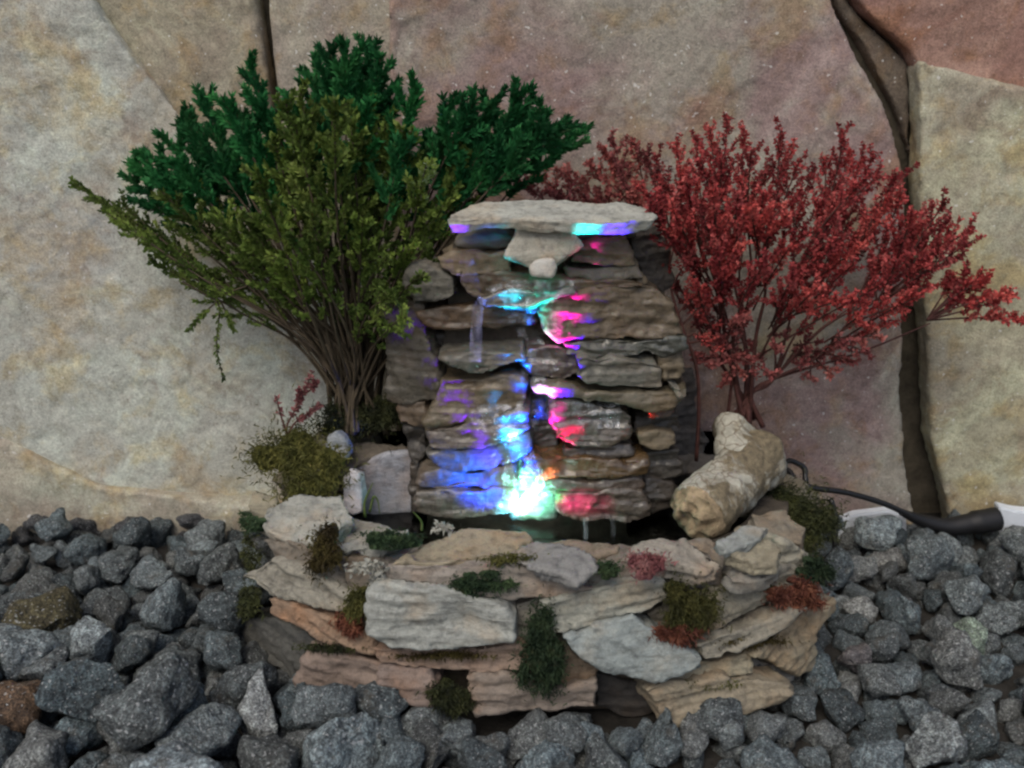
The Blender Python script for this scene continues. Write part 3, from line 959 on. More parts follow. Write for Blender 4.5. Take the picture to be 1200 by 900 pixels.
ROCKS = [rock_mesh(k) for k in range(12)]
GRAVEL = [(8,0.034,-0.5247,-0.4114,-0.0223,0.132,0.488,-0.824,0.257),(1,0.034,-0.4784,-0.4,-0.0258,0.593,-0.072,0.032,0.801),(10,0.034,-0.4213,-0.4155,-0.0192,0.216,0.589,-0.778,0.017),(6,0.034,-0.3662,-0.3686,-0.0225,0.87,0.14,-0.019,0.473),
(0,0.034,-0.3267,-0.3914,-0.0196,0.09,0.17,0.938,-0.29),(4,0.034,-0.2411,-0.3902,-0.0228,0.436,-0.026,-0.017,-0.899),(8,0.034,-0.1986,-0.4035,-0.0211,0.193,0.276,-0.596,-0.729),(10,0.034,-0.1153,-0.3782,-0.022,0.864,0.104,-0.163,-0.465),
(10,0.034,-0.086,-0.4114,-0.0215,0.422,-0.262,-0.605,0.622),(11,0.034,-0.0218,-0.4205,-0.0271,0.363,-0.146,0.894,0.219),(7,0.03,0.0159,-0.4003,-0.0252,0.381,-0.901,-0.197,0.064),(2,0.034,0.0963,-0.4155,-0.0215,0.137,-0.812,-0.273,0.497),
(8,0.034,0.1351,-0.3974,-0.0195,0.562,-0.196,0.587,-0.548),(5,0.034,0.2018,-0.4161,-0.021,0.862,0.261,-0.202,0.385),(7,0.034,0.2483,-0.408,-0.0219,0.721,0.595,0.197,-0.294),(6,0.034,0.3134,-0.3888,-0.0207,0.219,0.936,0.268,-0.057),
(5,0.026,0.3666,-0.4026,-0.0231,0.601,0.027,-0.092,-0.793),(10,0.034,0.4155,-0.3904,-0.0222,0.105,-0.369,0.891,0.241),(9,0.034,0.4872,-0.3666,-0.0238,0.191,-0.403,0.549,-0.707),(0,0.034,-0.5458,-0.3293,-0.0223,0.908,-0.282,0.216,0.221),
(7,0.034,-0.4958,-0.3352,-0.0218,0.082,-0.337,0.505,0.79),(2,0.034,-0.4056,-0.3468,-0.0236,0.693,0.662,-0.243,-0.15),(1,0.034,-0.3635,-0.3403,-0.026,0.362,0.195,-0.004,-0.912),(7,0.034,-0.2881,-0.3508,-0.0249,0.299,-0.648,-0.586,0.383),
(11,0.034,-0.2537,-0.3389,-0.023,0.801,0.178,-0.016,0.572),(1,0.034,-0.1723,-0.3313,-0.026,0.982,0.025,0.112,-0.151),(0,0.034,-0.1479,-0.3388,-0.0218,0.214,-0.206,0.011,0.955),(7,0.034,-0.0538,-0.3153,-0.0245,0.283,-0.644,-0.66,0.263),
(5,0.026,-0.0144,-0.318,-0.0242,0.285,0.119,0.95,-0.04),(3,0.03,0.0436,-0.294,-0.0211,0.161,0.006,-0.983,0.093),(10,0.034,0.0905,-0.3204,-0.0216,0.622,0.099,-0.274,-0.727),(1,0.034,0.1334,-0.3336,-0.026,0.985,-0.06,0.106,0.121),
(6,0.03,0.205,-0.3542,-0.0199,0.447,0.661,0.511,0.319),(8,0.03,0.2467,-0.3468,-0.0234,0.613,-0.205,-0.342,0.681),(5,0.026,0.3122,-0.3411,-0.0241,0.066,0.78,0.478,-0.399),(6,0.034,0.3867,-0.3236,-0.02,0.097,-0.806,0.572,-0.116),
(9,0.034,0.453,-0.344,-0.0251,0.078,-0.039,-0.843,-0.531),(3,0.03,0.4771,-0.3393,-0.0239,0.598,0.086,-0.412,-0.682),(6,0.034,-0.495,-0.2883,-0.0225,0.983,0.044,-0.152,-0.095),(4,0.034,-0.45,-0.2892,-0.0216,0.406,0.501,0.406,0.648),
(8,0.034,-0.3829,-0.2998,-0.0224,0.077,0.178,-0.966,0.173),(4,0.034,-0.3275,-0.2649,-0.0219,0.627,0.533,-0.503,-0.265),(1,0.034,-0.2632,-0.273,-0.026,0.894,-0.063,0.089,0.435),(7,0.034,-0.2219,-0.262,-0.0205,0.825,0.418,-0.07,0.374),
(6,0.034,-0.1776,-0.2799,-0.0201,0.521,0.737,0.398,-0.167),(0,0.034,-0.081,-0.2898,-0.0217,0.201,0.24,-0.04,-0.949),(11,0.026,-0.0504,-0.267,-0.0279,0.084,-0.678,0.567,0.461),(0,0.034,-0.0297,-0.2835,-0.0201,0.754,-0.378,-0.458,0.28),
(9,0.034,0.0565,-0.2725,-0.0252,0.345,0.436,-0.733,-0.392),(6,0.034,0.1124,-0.265,-0.0205,0.014,0.491,-0.818,-0.298),(8,0.034,0.1728,-0.2675,-0.0203,0.834,0.027,0.226,0.503),(5,0.034,0.2318,-0.2688,-0.0213,0.763,0.124,-0.62,-0.132),
(1,0.026,0.2841,-0.2967,-0.0267,0.541,-0.063,0.007,0.839),(0,0.034,0.3447,-0.282,-0.02,0.666,-0.611,0.026,-0.427),(4,0.034,0.3906,-0.274,-0.0215,0.885,0.315,-0.254,-0.232),(8,0.034,0.4434,-0.2809,-0.0205,0.122,-0.197,0.972,-0.036),
(1,0.03,0.5126,-0.2649,-0.0264,0.179,0.117,0.011,-0.977),(11,0.034,-0.5361,-0.2195,-0.0273,0.471,0.394,0.789,0.024),(1,0.034,-0.437,-0.1959,-0.0228,0.191,-0.035,0.967,-0.166),(10,0.034,-0.4251,-0.2295,-0.0183,0.824,-0.293,0.25,0.416),
(5,0.034,-0.3539,-0.2182,-0.0198,0.554,-0.672,0.346,-0.349),(2,0.034,-0.2898,-0.2306,-0.0224,0.823,-0.145,0.158,-0.527),(3,0.034,-0.2383,-0.1955,-0.0201,0.127,0.15,-0.254,0.947),(10,0.034,-0.1614,-0.221,-0.0223,0.128,-0.642,0.748,-0.108),
(4,0.03,0.2444,-0.2285,-0.0229,0.52,0.691,0.246,0.438),(9,0.026,0.3074,-0.22,-0.0252,0.252,-0.454,0.518,-0.68),(5,0.034,0.3709,-0.2152,-0.0223,0.102,-0.789,0.549,0.255),(2,0.03,0.4076,-0.224,-0.024,0.605,0.7,0.155,0.347),
(11,0.034,0.5052,-0.2096,-0.0273,0.449,0.651,0.594,-0.148),(3,0.026,-0.5443,-0.1742,-0.0247,0.904,0.348,-0.238,-0.077),(7,0.026,-0.4541,-0.1699,-0.0237,0.575,0.634,-0.008,-0.517),(10,0.034,-0.398,-0.1803,-0.0219,0.076,-0.081,-0.185,-0.977),
(0,0.026,-0.3416,-0.17,-0.0195,0.099,-0.909,-0.105,-0.391),(0,0.026,-0.2759,-0.1629,-0.0223,0.922,0.304,0.193,-0.145),(5,0.026,-0.2479,-0.166,-0.0242,0.101,-0.923,0.235,0.287),(11,0.034,0.2447,-0.1369,-0.0224,0.648,0.45,0.49,0.37),
(5,0.034,0.3196,-0.1661,-0.0216,0.034,-0.43,-0.188,-0.883),(1,0.034,0.3697,-0.1754,-0.02,0.224,0.844,-0.43,0.229),(2,0.034,0.4749,-0.1781,-0.0214,0.233,-0.862,-0.092,0.44),(4,0.034,0.4764,-0.1449,-0.0196,0.103,0.483,-0.861,-0.123),
(10,0.034,-0.5082,-0.1167,-0.022,0.452,-0.728,-0.415,0.305),(0,0.034,-0.4439,-0.0953,-0.0223,0.322,0.189,0.303,-0.877),(1,0.026,-0.392,-0.1302,-0.024,0.058,0.204,0.931,-0.298),(11,0.03,-0.3807,-0.12,-0.0236,0.68,0.7,0.077,-0.206),
(8,0.034,-0.3056,-0.101,-0.0211,0.607,0.469,0.469,0.438),(1,0.026,-0.2335,-0.1238,-0.0249,0.007,-0.905,-0.343,0.253),(9,0.034,0.2537,-0.1224,-0.0234,0.543,-0.77,0.199,-0.271),(2,0.034,0.324,-0.1109,-0.0223,0.656,-0.154,0.189,-0.714),
(5,0.034,0.3691,-0.1126,-0.0223,0.181,-0.912,0.073,0.361),(2,0.034,0.4273,-0.1239,-0.0232,0.684,0.571,-0.31,-0.331),(9,0.034,0.4758,-0.1245,-0.0207,0.643,0.723,-0.151,-0.203),(1,0.034,-0.4852,-0.0628,-0.0234,0.008,0.875,0.415,-0.249),
(9,0.034,-0.4464,-0.0497,-0.0237,0.599,-0.444,-0.546,0.384),(10,0.034,-0.3794,-0.0627,-0.0161,0.347,-0.109,-0.874,0.321),(8,0.03,-0.3363,-0.0665,-0.023,0.674,-0.077,-0.168,0.715),(9,0.034,-0.2698,-0.0268,-0.0237,0.166,-0.35,0.454,-0.802),
(10,0.034,-0.2411,-0.0289,-0.0216,0.663,-0.575,-0.37,0.305),(1,0.03,0.2901,-0.0503,-0.024,0.205,0.532,0.792,-0.218),(8,0.03,0.3285,-0.0614,-0.0232,0.141,-0.974,0.128,-0.127),(11,0.034,0.407,-0.0536,-0.0273,0.323,0.855,0.209,-0.347),
(11,0.034,0.4678,-0.0817,-0.021,0.166,0.184,-0.746,0.619),(1,0.034,0.4987,-0.0688,-0.026,0.973,-0.023,0.103,0.207),(1,0.034,-0.4911,-0.3535,-0.0257,0.571,-0.126,-0.078,0.808),(0,0.034,-0.4735,-0.3778,-0.0191,0.067,0.993,0.092,-0.0),
(4,0.034,-0.4093,-0.3648,-0.0219,0.283,0.051,-0.726,-0.625),(3,0.034,-0.3453,-0.3498,-0.0202,0.199,0.735,0.634,0.134),(5,0.034,-0.2679,-0.3885,-0.0223,0.398,-0.187,0.895,-0.072),(3,0.034,-0.2314,-0.3693,-0.0199,0.067,-0.987,-0.149,0.006),
(1,0.034,-0.1621,-0.3611,-0.026,0.486,-0.157,0.159,0.845),(6,0.034,-0.0924,-0.374,-0.0185,0.013,-0.256,0.747,0.614),(4,0.034,-0.078,-0.3934,-0.0223,0.056,0.025,-0.002,-0.998),(7,0.03,-0.0093,-0.3598,-0.0228,0.04,0.383,-0.435,-0.814),
(5,0.034,0.0563,-0.3661,-0.0223,0.126,0.697,0.592,-0.384),(0,0.034,0.0878,-0.3621,-0.0217,0.944,0.035,0.241,0.223),(1,0.034,0.1527,-0.3603,-0.026,0.281,0.101,0.031,-0.954),(2,0.026,0.2419,-0.362,-0.0235,0.157,-0.07,0.387,0.906),
(11,0.034,0.284,-0.3723,-0.0273,0.464,0.558,0.683,-0.081),(1,0.034,0.3305,-0.372,-0.026,0.723,0.043,0.114,-0.68),(2,0.026,0.3885,-0.3996,-0.0241,0.125,0.016,0.218,-0.968),(0,0.034,0.4609,-0.3679,-0.0223,0.047,-0.293,-0.205,0.933),
(4,0.034,0.5341,-0.3708,-0.0219,0.588,0.723,0.124,0.343),(7,0.034,-0.4981,-0.3144,-0.0205,0.795,0.424,-0.241,-0.36),(2,0.034,-0.4674,-0.3065,-0.0215,0.031,-0.689,-0.692,0.21),(7,0.034,-0.4159,-0.3251,-0.0192,0.975,0.162,-0.048,0.145),
(7,0.034,-0.3337,-0.3087,-0.0216,0.309,-0.108,0.557,0.763),(9,0.034,-0.2986,-0.3098,-0.0221,0.367,-0.396,0.792,-0.285),(0,0.034,-0.2346,-0.3432,-0.0219,0.787,-0.332,0.029,0.519),(8,0.034,-0.1781,-0.3016,-0.022,0.028,0.146,-0.975,0.164),
(0,0.034,-0.1083,-0.3272,-0.0219,0.785,-0.332,0.027,0.523),(1,0.034,-0.07,-0.3042,-0.0237,0.31,-0.354,0.178,0.864),(2,0.034,-0.0118,-0.2981,-0.0211,0.304,-0.023,0.926,-0.225),(9,0.034,0.0536,-0.3207,-0.0252,0.127,0.357,0.775,0.507),
(4,0.034,0.0861,-0.2702,-0.0219,0.593,0.725,0.112,0.332),(8,0.026,0.1577,-0.2907,-0.0225,0.145,-0.589,0.793,0.067),(7,0.034,0.2042,-0.31,-0.0218,0.804,0.509,0.268,-0.149),(7,0.034,0.2657,-0.3353,-0.0245,0.049,-0.073,-0.919,0.385),
(6,0.03,0.3255,-0.3219,-0.0216,0.295,-0.73,0.591,-0.173),(10,0.034,0.3886,-0.2962,-0.0197,0.378,0.188,0.225,-0.878),(1,0.034,0.4306,-0.3093,-0.0257,0.731,-0.076,0.133,-0.665),(7,0.034,0.511,-0.3135,-0.0213,0.521,0.156,0.535,0.647),
(7,0.034,-0.5114,-0.2585,-0.0249,0.485,-0.87,0.088,0.034),(4,0.034,-0.4621,-0.2599,-0.0222,0.425,-0.816,0.036,0.39),(9,0.034,-0.4069,-0.2498,-0.0251,0.445,0.771,0.338,0.307),(5,0.034,-0.3009,-0.2642,-0.0216,0.52,0.461,-0.147,0.703),
(8,0.034,-0.2644,-0.2472,-0.0223,0.226,-0.863,-0.443,-0.094),(11,0.034,-0.2067,-0.2514,-0.0227,0.696,-0.482,0.244,-0.473),(10,0.034,-0.157,-0.2592,-0.0221,0.221,0.279,0.93,0.094),(9,0.026,-0.1077,-0.2491,-0.0262,0.093,-0.017,-0.841,-0.532),
(10,0.034,0.1487,-0.2541,-0.022,0.118,-0.073,-0.18,-0.974),(7,0.034,0.2182,-0.2828,-0.023,0.171,-0.469,-0.851,0.163),(10,0.034,0.2426,-0.2509,-0.0194,0.956,-0.207,-0.155,-0.135),(4,0.034,0.3268,-0.2475,-0.0228,0.616,-0.022,-0.022,-0.787),
(0,0.034,0.405,-0.251,-0.0217,0.8,-0.112,0.227,0.544),(10,0.026,0.4528,-0.255,-0.0238,0.257,0.135,0.139,0.947),(2,0.026,0.4992,-0.2495,-0.0251,0.704,0.683,-0.175,-0.08),(9,0.034,-0.5255,-0.1746,-0.0223,0.379,-0.889,0.167,0.198),
(9,0.034,-0.4876,-0.2014,-0.0237,0.819,-0.52,-0.242,-0.014),(0,0.034,-0.3848,-0.199,-0.0186,0.449,0.793,-0.329,-0.248),(8,0.034,-0.3461,-0.1888,-0.0188,0.417,-0.709,0.49,-0.289),(6,0.034,-0.2747,-0.1818,-0.0195,0.489,-0.248,0.478,-0.686),
(0,0.034,-0.2298,-0.1785,-0.0203,0.406,-0.506,-0.033,0.76),(9,0.034,0.2824,-0.216,-0.0251,0.519,0.75,-0.382,-0.149),(5,0.03,0.3119,-0.2003,-0.0234,0.015,0.956,0.062,-0.287),(3,0.026,0.4024,-0.1849,-0.0228,0.285,0.653,0.698,0.078),
(6,0.026,0.4418,-0.2013,-0.0242,0.241,0.137,0.055,0.959),(5,0.034,0.5028,-0.1706,-0.0215,0.796,-0.1,-0.506,-0.316),(8,0.034,-0.4965,-0.1366,-0.0223,0.185,-0.953,-0.22,-0.098),(1,0.034,-0.4765,-0.1616,-0.026,0.993,0.002,0.105,-0.048),
(7,0.026,-0.4047,-0.1437,-0.0261,0.485,-0.87,0.083,0.038),(2,0.034,-0.3641,-0.1312,-0.0208,0.008,-0.65,0.751,0.119),(2,0.03,-0.2837,-0.1353,-0.0232,0.902,-0.228,-0.069,0.36),(5,0.03,-0.2311,-0.1468,-0.0232,0.283,0.366,0.839,-0.288),
(10,0.034,0.3018,-0.1272,-0.0222,0.249,0.425,0.867,0.077),(8,0.034,0.334,-0.1421,-0.0225,0.857,-0.339,-0.211,0.326),(0,0.034,0.3612,-0.1363,-0.0191,0.547,0.044,-0.061,0.834),(5,0.034,0.3935,-0.1479,-0.0212,0.305,0.27,0.816,-0.41),
(9,0.034,0.4608,-0.1374,-0.0176,0.365,-0.775,0.11,-0.504),(8,0.03,-0.4957,-0.0958,-0.0222,0.103,-0.025,0.657,0.747),(7,0.03,-0.4323,-0.0747,-0.0228,0.354,0.522,-0.252,-0.734),(6,0.034,-0.388,-0.0893,-0.0209,0.492,0.073,-0.166,0.852),
(7,0.034,-0.3139,-0.079,-0.0224,0.148,-0.926,-0.342,-0.066),(4,0.026,-0.2726,-0.0774,-0.0228,0.252,0.239,0.936,-0.05),(5,0.03,-0.2514,-0.0791,-0.0219,0.432,0.002,-0.06,-0.9),(3,0.026,0.2881,-0.0816,-0.0241,0.841,0.298,0.221,-0.393),
(1,0.034,0.3472,-0.0972,-0.0234,0.162,0.401,0.882,-0.186),(5,0.03,0.4135,-0.106,-0.0232,0.402,-0.256,0.878,-0.041),(3,0.03,0.4559,-0.0931,-0.0235,0.256,-0.116,-0.514,-0.81),(6,0.03,0.5359,-0.0982,-0.0216,0.167,-0.573,-0.744,0.3),
(5,0.034,-0.526,-0.0155,-0.0193,0.012,-0.903,-0.421,-0.08),(4,0.034,-0.4491,-0.0114,-0.0222,0.46,-0.353,-0.646,0.496),(5,0.03,-0.3994,-0.0308,-0.0226,0.87,0.205,-0.439,0.093),(10,0.026,-0.3308,-0.0122,-0.0239,0.239,0.715,0.657,-0.031),
(2,0.026,-0.2862,-0.0089,-0.0228,0.114,0.281,0.933,0.195),(4,0.034,-0.2241,-0.0092,-0.0228,0.183,-0.029,-0.01,-0.983),(9,0.03,0.2788,-0.0143,-0.0244,0.719,-0.332,-0.467,0.393),(5,0.034,0.3227,-0.036,-0.0225,0.074,-0.929,0.232,0.278),
(7,0.034,0.3672,-0.04,-0.0218,0.253,0.479,-0.319,-0.778),(1,0.026,0.4466,-0.0415,-0.0269,0.526,0.214,0.066,-0.821),(11,0.03,0.4867,-0.0458,-0.0237,0.431,-0.17,-0.48,0.745),(3,0.034,-0.4992,-0.4213,-0.0203,0.82,-0.455,0.337,0.086),
(2,0.034,-0.4402,-0.4176,-0.0209,0.245,-0.854,0.013,0.459),(1,0.034,-0.3821,-0.4171,-0.0219,0.083,-0.48,0.868,-0.099),(8,0.034,-0.3201,-0.4193,-0.0172,0.086,0.622,0.639,-0.445),(10,0.034,-0.2818,-0.4187,-0.0192,0.047,-0.265,0.688,0.674),
(8,0.034,-0.2235,-0.3982,-0.0191,0.572,-0.424,-0.701,-0.039),(11,0.034,-0.1525,-0.3869,-0.023,0.406,-0.325,0.405,-0.752),(1,0.034,-0.1014,-0.3497,-0.026,0.993,-0.028,0.107,0.047),(7,0.034,-0.0604,-0.4224,-0.0205,0.121,0.983,-0.089,0.107),
(2,0.034,0.0056,-0.3811,-0.0205,0.201,-0.893,0.397,-0.065),(2,0.034,0.0574,-0.4145,-0.0216,0.05,-0.786,-0.579,0.212),(2,0.034,0.1147,-0.3827,-0.0216,0.181,-0.969,0.114,0.12),(2,0.034,0.1816,-0.3975,-0.0211,0.302,-0.888,0.281,0.204),
(2,0.034,0.2077,-0.3925,-0.0211,0.138,-0.816,0.56,0.042),(8,0.026,0.2741,-0.4155,-0.0231,0.404,0.207,0.6,0.659),(7,0.034,0.3629,-0.4174,-0.0222,0.929,-0.36,0.032,0.077),(4,0.034,0.3854,-0.419,-0.0217,0.247,-0.593,0.509,-0.573),
(3,0.034,0.4518,-0.4179,-0.0202,0.149,-0.417,-0.335,0.832),(8,0.03,0.5016,-0.4194,-0.0232,0.164,-0.958,-0.046,-0.232),(8,0.034,-0.517,-0.3519,-0.0223,0.107,0.139,-0.969,0.175),(5,0.034,-0.4494,-0.3291,-0.021,0.592,0.071,0.049,0.801),
(8,0.034,-0.3882,-0.3332,-0.0223,0.149,-0.975,0.121,-0.113),(3,0.034,-0.3161,-0.3243,-0.0232,0.883,0.405,-0.097,0.218),(11,0.034,-0.2722,-0.346,-0.0233,0.47,-0.082,0.032,-0.878),(10,0.034,-0.2106,-0.3179,-0.0219,0.51,-0.857,-0.042,0.063),
(11,0.034,-0.1591,-0.3135,-0.0273,0.451,0.226,0.857,0.104),(4,0.03,-0.092,-0.3068,-0.0227,0.056,-0.172,-0.756,0.63),(4,0.034,-0.038,-0.3398,-0.0219,0.546,0.398,-0.617,-0.403),(9,0.034,-0.0018,-0.3358,-0.0238,0.67,-0.511,-0.467,0.266),
(6,0.026,0.0581,-0.3443,-0.0221,0.298,0.763,-0.12,-0.561),(5,0.034,0.1105,-0.3227,-0.0202,0.189,-0.774,-0.242,0.553),(4,0.034,0.1848,-0.3438,-0.0228,0.922,0.016,-0.027,0.387),(4,0.03,0.2236,-0.3435,-0.0225,0.751,0.508,0.068,0.415),
(10,0.034,0.2991,-0.3298,-0.0222,0.252,0.825,0.502,-0.069),(4,0.03,0.3582,-0.3425,-0.0223,0.65,-0.224,0.71,-0.152),(4,0.026,0.385,-0.3589,-0.0203,0.599,-0.329,-0.42,-0.597),(11,0.034,0.4229,-0.329,-0.0233,0.211,-0.072,0.057,-0.973),
(2,0.026,0.5428,-0.3013,-0.0251,0.082,-0.016,-0.705,-0.704),(7,0.034,-0.5386,-0.2768,-0.0222,0.93,-0.36,0.035,0.071),(1,0.034,-0.4817,-0.2609,-0.0209,0.507,-0.7,-0.443,0.237),(7,0.034,-0.4039,-0.285,-0.0194,0.883,0.201,-0.077,0.416),
(8,0.034,-0.3537,-0.2775,-0.022,0.721,-0.167,0.075,-0.669),(6,0.034,-0.3072,-0.2927,-0.0225,0.557,-0.241,-0.111,-0.787),(10,0.034,-0.2517,-0.2958,-0.0222,0.135,-0.262,0.929,0.223),(2,0.034,-0.1908,-0.2628,-0.0203,0.241,-0.812,0.503,-0.173),
(3,0.034,-0.1397,-0.2723,-0.0221,0.688,0.346,0.253,-0.586),(8,0.03,-0.0705,-0.2625,-0.0222,0.116,0.199,-0.64,-0.733),(7,0.034,0.1354,-0.2829,-0.0215,0.465,0.051,0.563,0.681),(0,0.034,0.1948,-0.2721,-0.0223,0.636,-0.333,0.075,0.692),
(7,0.034,0.2461,-0.2824,-0.0245,0.141,-0.377,0.841,-0.36),(7,0.026,0.3089,-0.2833,-0.0228,0.892,0.35,-0.245,-0.149),(4,0.034,0.355,-0.2535,-0.021,0.043,-0.87,0.232,-0.433),(3,0.034,0.4243,-0.2711,-0.0232,0.6,0.087,-0.412,-0.68),
(5,0.034,0.4865,-0.2859,-0.0223,0.091,0.748,0.526,-0.394),(9,0.034,-0.5034,-0.1865,-0.0174,0.256,0.29,-0.789,0.477),(11,0.034,-0.4562,-0.2352,-0.023,0.394,-0.153,-0.497,0.758),(1,0.034,-0.3935,-0.2292,-0.026,0.625,-0.114,0.18,0.751),
(5,0.034,-0.304,-0.2127,-0.021,0.276,0.06,0.078,0.956),(7,0.034,-0.2664,-0.2171,-0.02,0.758,0.115,-0.432,-0.475),(4,0.034,-0.2015,-0.2268,-0.0213,0.028,0.862,0.34,0.375),(5,0.034,0.2341,-0.2054,-0.0225,0.247,0.48,0.829,-0.148),
(0,0.034,0.2854,-0.2376,-0.0205,0.002,-0.628,-0.725,0.282),(4,0.034,0.3422,-0.2366,-0.0224,0.865,0.055,-0.127,-0.483),(7,0.03,0.3885,-0.2322,-0.0229,0.724,-0.216,0.219,-0.618),(6,0.03,0.4428,-0.2352,-0.0213,0.188,-0.357,0.76,0.51),
(7,0.034,0.5191,-0.2283,-0.0222,0.773,-0.26,0.251,-0.522),(10,0.026,-0.4969,-0.1721,-0.0212,0.81,-0.547,0.192,0.086),(7,0.03,-0.4335,-0.1667,-0.0219,0.003,-0.07,0.531,0.844),(7,0.034,-0.3843,-0.1598,-0.0175,0.393,0.509,0.037,-0.765),
(2,0.034,-0.3173,-0.1627,-0.0236,0.247,0.152,-0.689,-0.665),(2,0.034,-0.2697,-0.1446,-0.0193,0.312,0.288,-0.325,0.845),(8,0.026,-0.194,-0.1262,-0.0223,0.888,0.276,0.3,0.213),(7,0.034,0.2961,-0.1818,-0.0246,0.342,-0.759,-0.498,0.241),
(3,0.034,0.346,-0.177,-0.0232,0.728,0.171,-0.385,-0.54),(10,0.034,0.3926,-0.168,-0.021,0.333,-0.019,0.876,0.347),(7,0.034,0.4495,-0.1832,-0.0187,0.395,-0.205,-0.781,0.438),(9,0.026,0.5463,-0.1644,-0.0262,0.097,0.001,-0.853,-0.513),
(11,0.034,-0.5464,-0.0981,-0.0207,0.271,-0.887,-0.322,0.188),(7,0.034,-0.4681,-0.1083,-0.0218,0.673,0.573,0.029,-0.467),(6,0.034,-0.4247,-0.109,-0.0193,0.789,-0.285,0.537,-0.088),(8,0.034,-0.3654,-0.1044,-0.0224,0.181,-0.932,-0.308,-0.053),
(8,0.034,-0.2733,-0.0954,-0.0217,0.066,-0.32,-0.936,0.128),(4,0.034,-0.2588,-0.1151,-0.0219,0.494,0.691,0.261,0.458),(6,0.034,0.2733,-0.1136,-0.02,0.024,0.083,-0.989,0.122),(0,0.034,0.3403,-0.0818,-0.0216,0.924,-0.313,0.098,0.195),
(4,0.026,0.4032,-0.1216,-0.0227,0.039,0.436,0.086,-0.895),(9,0.034,0.46,-0.1095,-0.0223,0.383,-0.379,0.82,-0.194),(3,0.034,0.4797,-0.1027,-0.0208,0.316,0.908,0.264,0.077),(11,0.034,-0.5472,-0.0455,-0.0265,0.306,0.001,0.942,0.14),
(1,0.034,-0.4809,-0.0329,-0.026,0.935,0.122,0.171,-0.286),(8,0.034,-0.4215,-0.0581,-0.0211,0.171,0.06,0.668,0.722),(9,0.034,-0.358,-0.0589,-0.0238,0.573,-0.311,-0.586,0.481),(3,0.034,-0.3115,-0.0583,-0.0207,0.295,0.883,0.358,0.068),
(7,0.034,-0.2482,-0.0634,-0.0219,0.04,0.029,0.297,-0.954),(3,0.034,0.2358,-0.0669,-0.0189,0.512,-0.557,-0.651,0.06),(11,0.034,0.3094,-0.0631,-0.0271,0.093,0.89,-0.138,-0.424),(7,0.034,0.3583,-0.0604,-0.0228,0.194,-0.668,-0.713,0.089),
(2,0.034,0.4267,-0.0315,-0.0217,0.878,0.434,0.02,-0.202),(7,0.034,0.4699,-0.0313,-0.0219,0.779,0.485,0.397,-0.016),(0,0.034,-0.5142,-0.3754,-0.0223,0.776,0.022,0.34,-0.531),(1,0.034,-0.4443,-0.3755,-0.0213,0.482,-0.875,-0.041,-0.01),
(4,0.034,-0.3905,-0.3703,-0.0219,0.518,0.686,0.253,0.444),(6,0.034,-0.3298,-0.3715,-0.0196,0.207,0.959,-0.111,0.161),(2,0.034,-0.262,-0.3652,-0.0224,0.22,0.221,-0.748,-0.586),(8,0.034,-0.234,-0.4199,-0.0157,0.354,-0.618,0.053,0.7),
(9,0.034,-0.164,-0.408,-0.0237,0.513,-0.164,-0.584,0.607),(4,0.034,-0.0753,-0.3509,-0.0223,0.118,-0.294,0.673,-0.668),(6,0.034,-0.0547,-0.3593,-0.0225,0.856,0.077,-0.254,0.444),(6,0.026,0.0147,-0.361,-0.0242,0.256,-0.095,-0.113,-0.955),
(2,0.034,0.0729,-0.3543,-0.0131,0.354,0.424,-0.788,-0.274),(9,0.034,0.1104,-0.3666,-0.0225,0.256,-0.886,-0.226,0.314),(2,0.03,0.1809,-0.3612,-0.0214,0.322,0.927,-0.133,0.137),(11,0.034,0.2271,-0.4048,-0.0272,0.236,-0.42,0.785,0.389),
(4,0.026,0.29,-0.3978,-0.0229,0.088,0.269,0.064,-0.957),(5,0.034,0.3462,-0.3731,-0.0175,0.141,-0.795,-0.006,-0.589),(11,0.034,0.3981,-0.3617,-0.021,0.566,-0.43,-0.642,0.289),(3,0.034,0.4714,-0.3879,-0.0206,0.287,0.686,0.668,0.035),
(11,0.034,0.4932,-0.4002,-0.023,0.093,-0.148,0.498,-0.849),(5,0.034,-0.5329,-0.2951,-0.0205,0.196,-0.021,0.937,0.288),(5,0.034,-0.4724,-0.3313,-0.0196,0.164,0.983,0.077,0.02),(10,0.034,-0.3804,-0.318,-0.0168,0.57,0.703,0.135,-0.403),
(10,0.034,-0.3078,-0.3432,-0.0192,0.188,0.333,-0.563,-0.733),(1,0.034,-0.265,-0.3194,-0.0199,0.726,0.418,0.316,0.446),(6,0.034,-0.2028,-0.2968,-0.0225,0.78,-0.193,-0.183,-0.567),(1,0.034,-0.1363,-0.3094,-0.0228,0.027,0.883,0.464,-0.07),
(6,0.03,-0.1122,-0.2999,-0.0213,0.543,0.568,0.618,0.018),(0,0.034,-0.0337,-0.3181,-0.0196,0.441,-0.703,0.22,-0.512),(1,0.034,0.0246,-0.3301,-0.0229,0.014,0.892,0.437,-0.113),(1,0.03,0.0677,-0.3347,-0.0238,0.47,-0.283,0.325,-0.77),
(7,0.034,0.108,-0.2887,-0.0222,0.623,-0.284,-0.224,0.694),(3,0.034,0.1824,-0.2948,-0.0218,0.442,0.075,-0.744,-0.495),(3,0.034,0.2365,-0.306,-0.0221,0.897,0.032,0.426,0.119),(0,0.03,0.3017,-0.3009,-0.0212,0.731,-0.006,0.522,-0.439),
(1,0.034,0.3365,-0.2979,-0.021,0.028,0.793,0.565,0.224),(0,0.03,0.4091,-0.3076,-0.0214,0.015,-0.971,-0.186,0.153),(2,0.03,0.472,-0.3219,-0.0207,0.901,-0.409,-0.057,-0.134),(2,0.034,0.4885,-0.3099,-0.0215,0.379,0.128,0.848,-0.349),
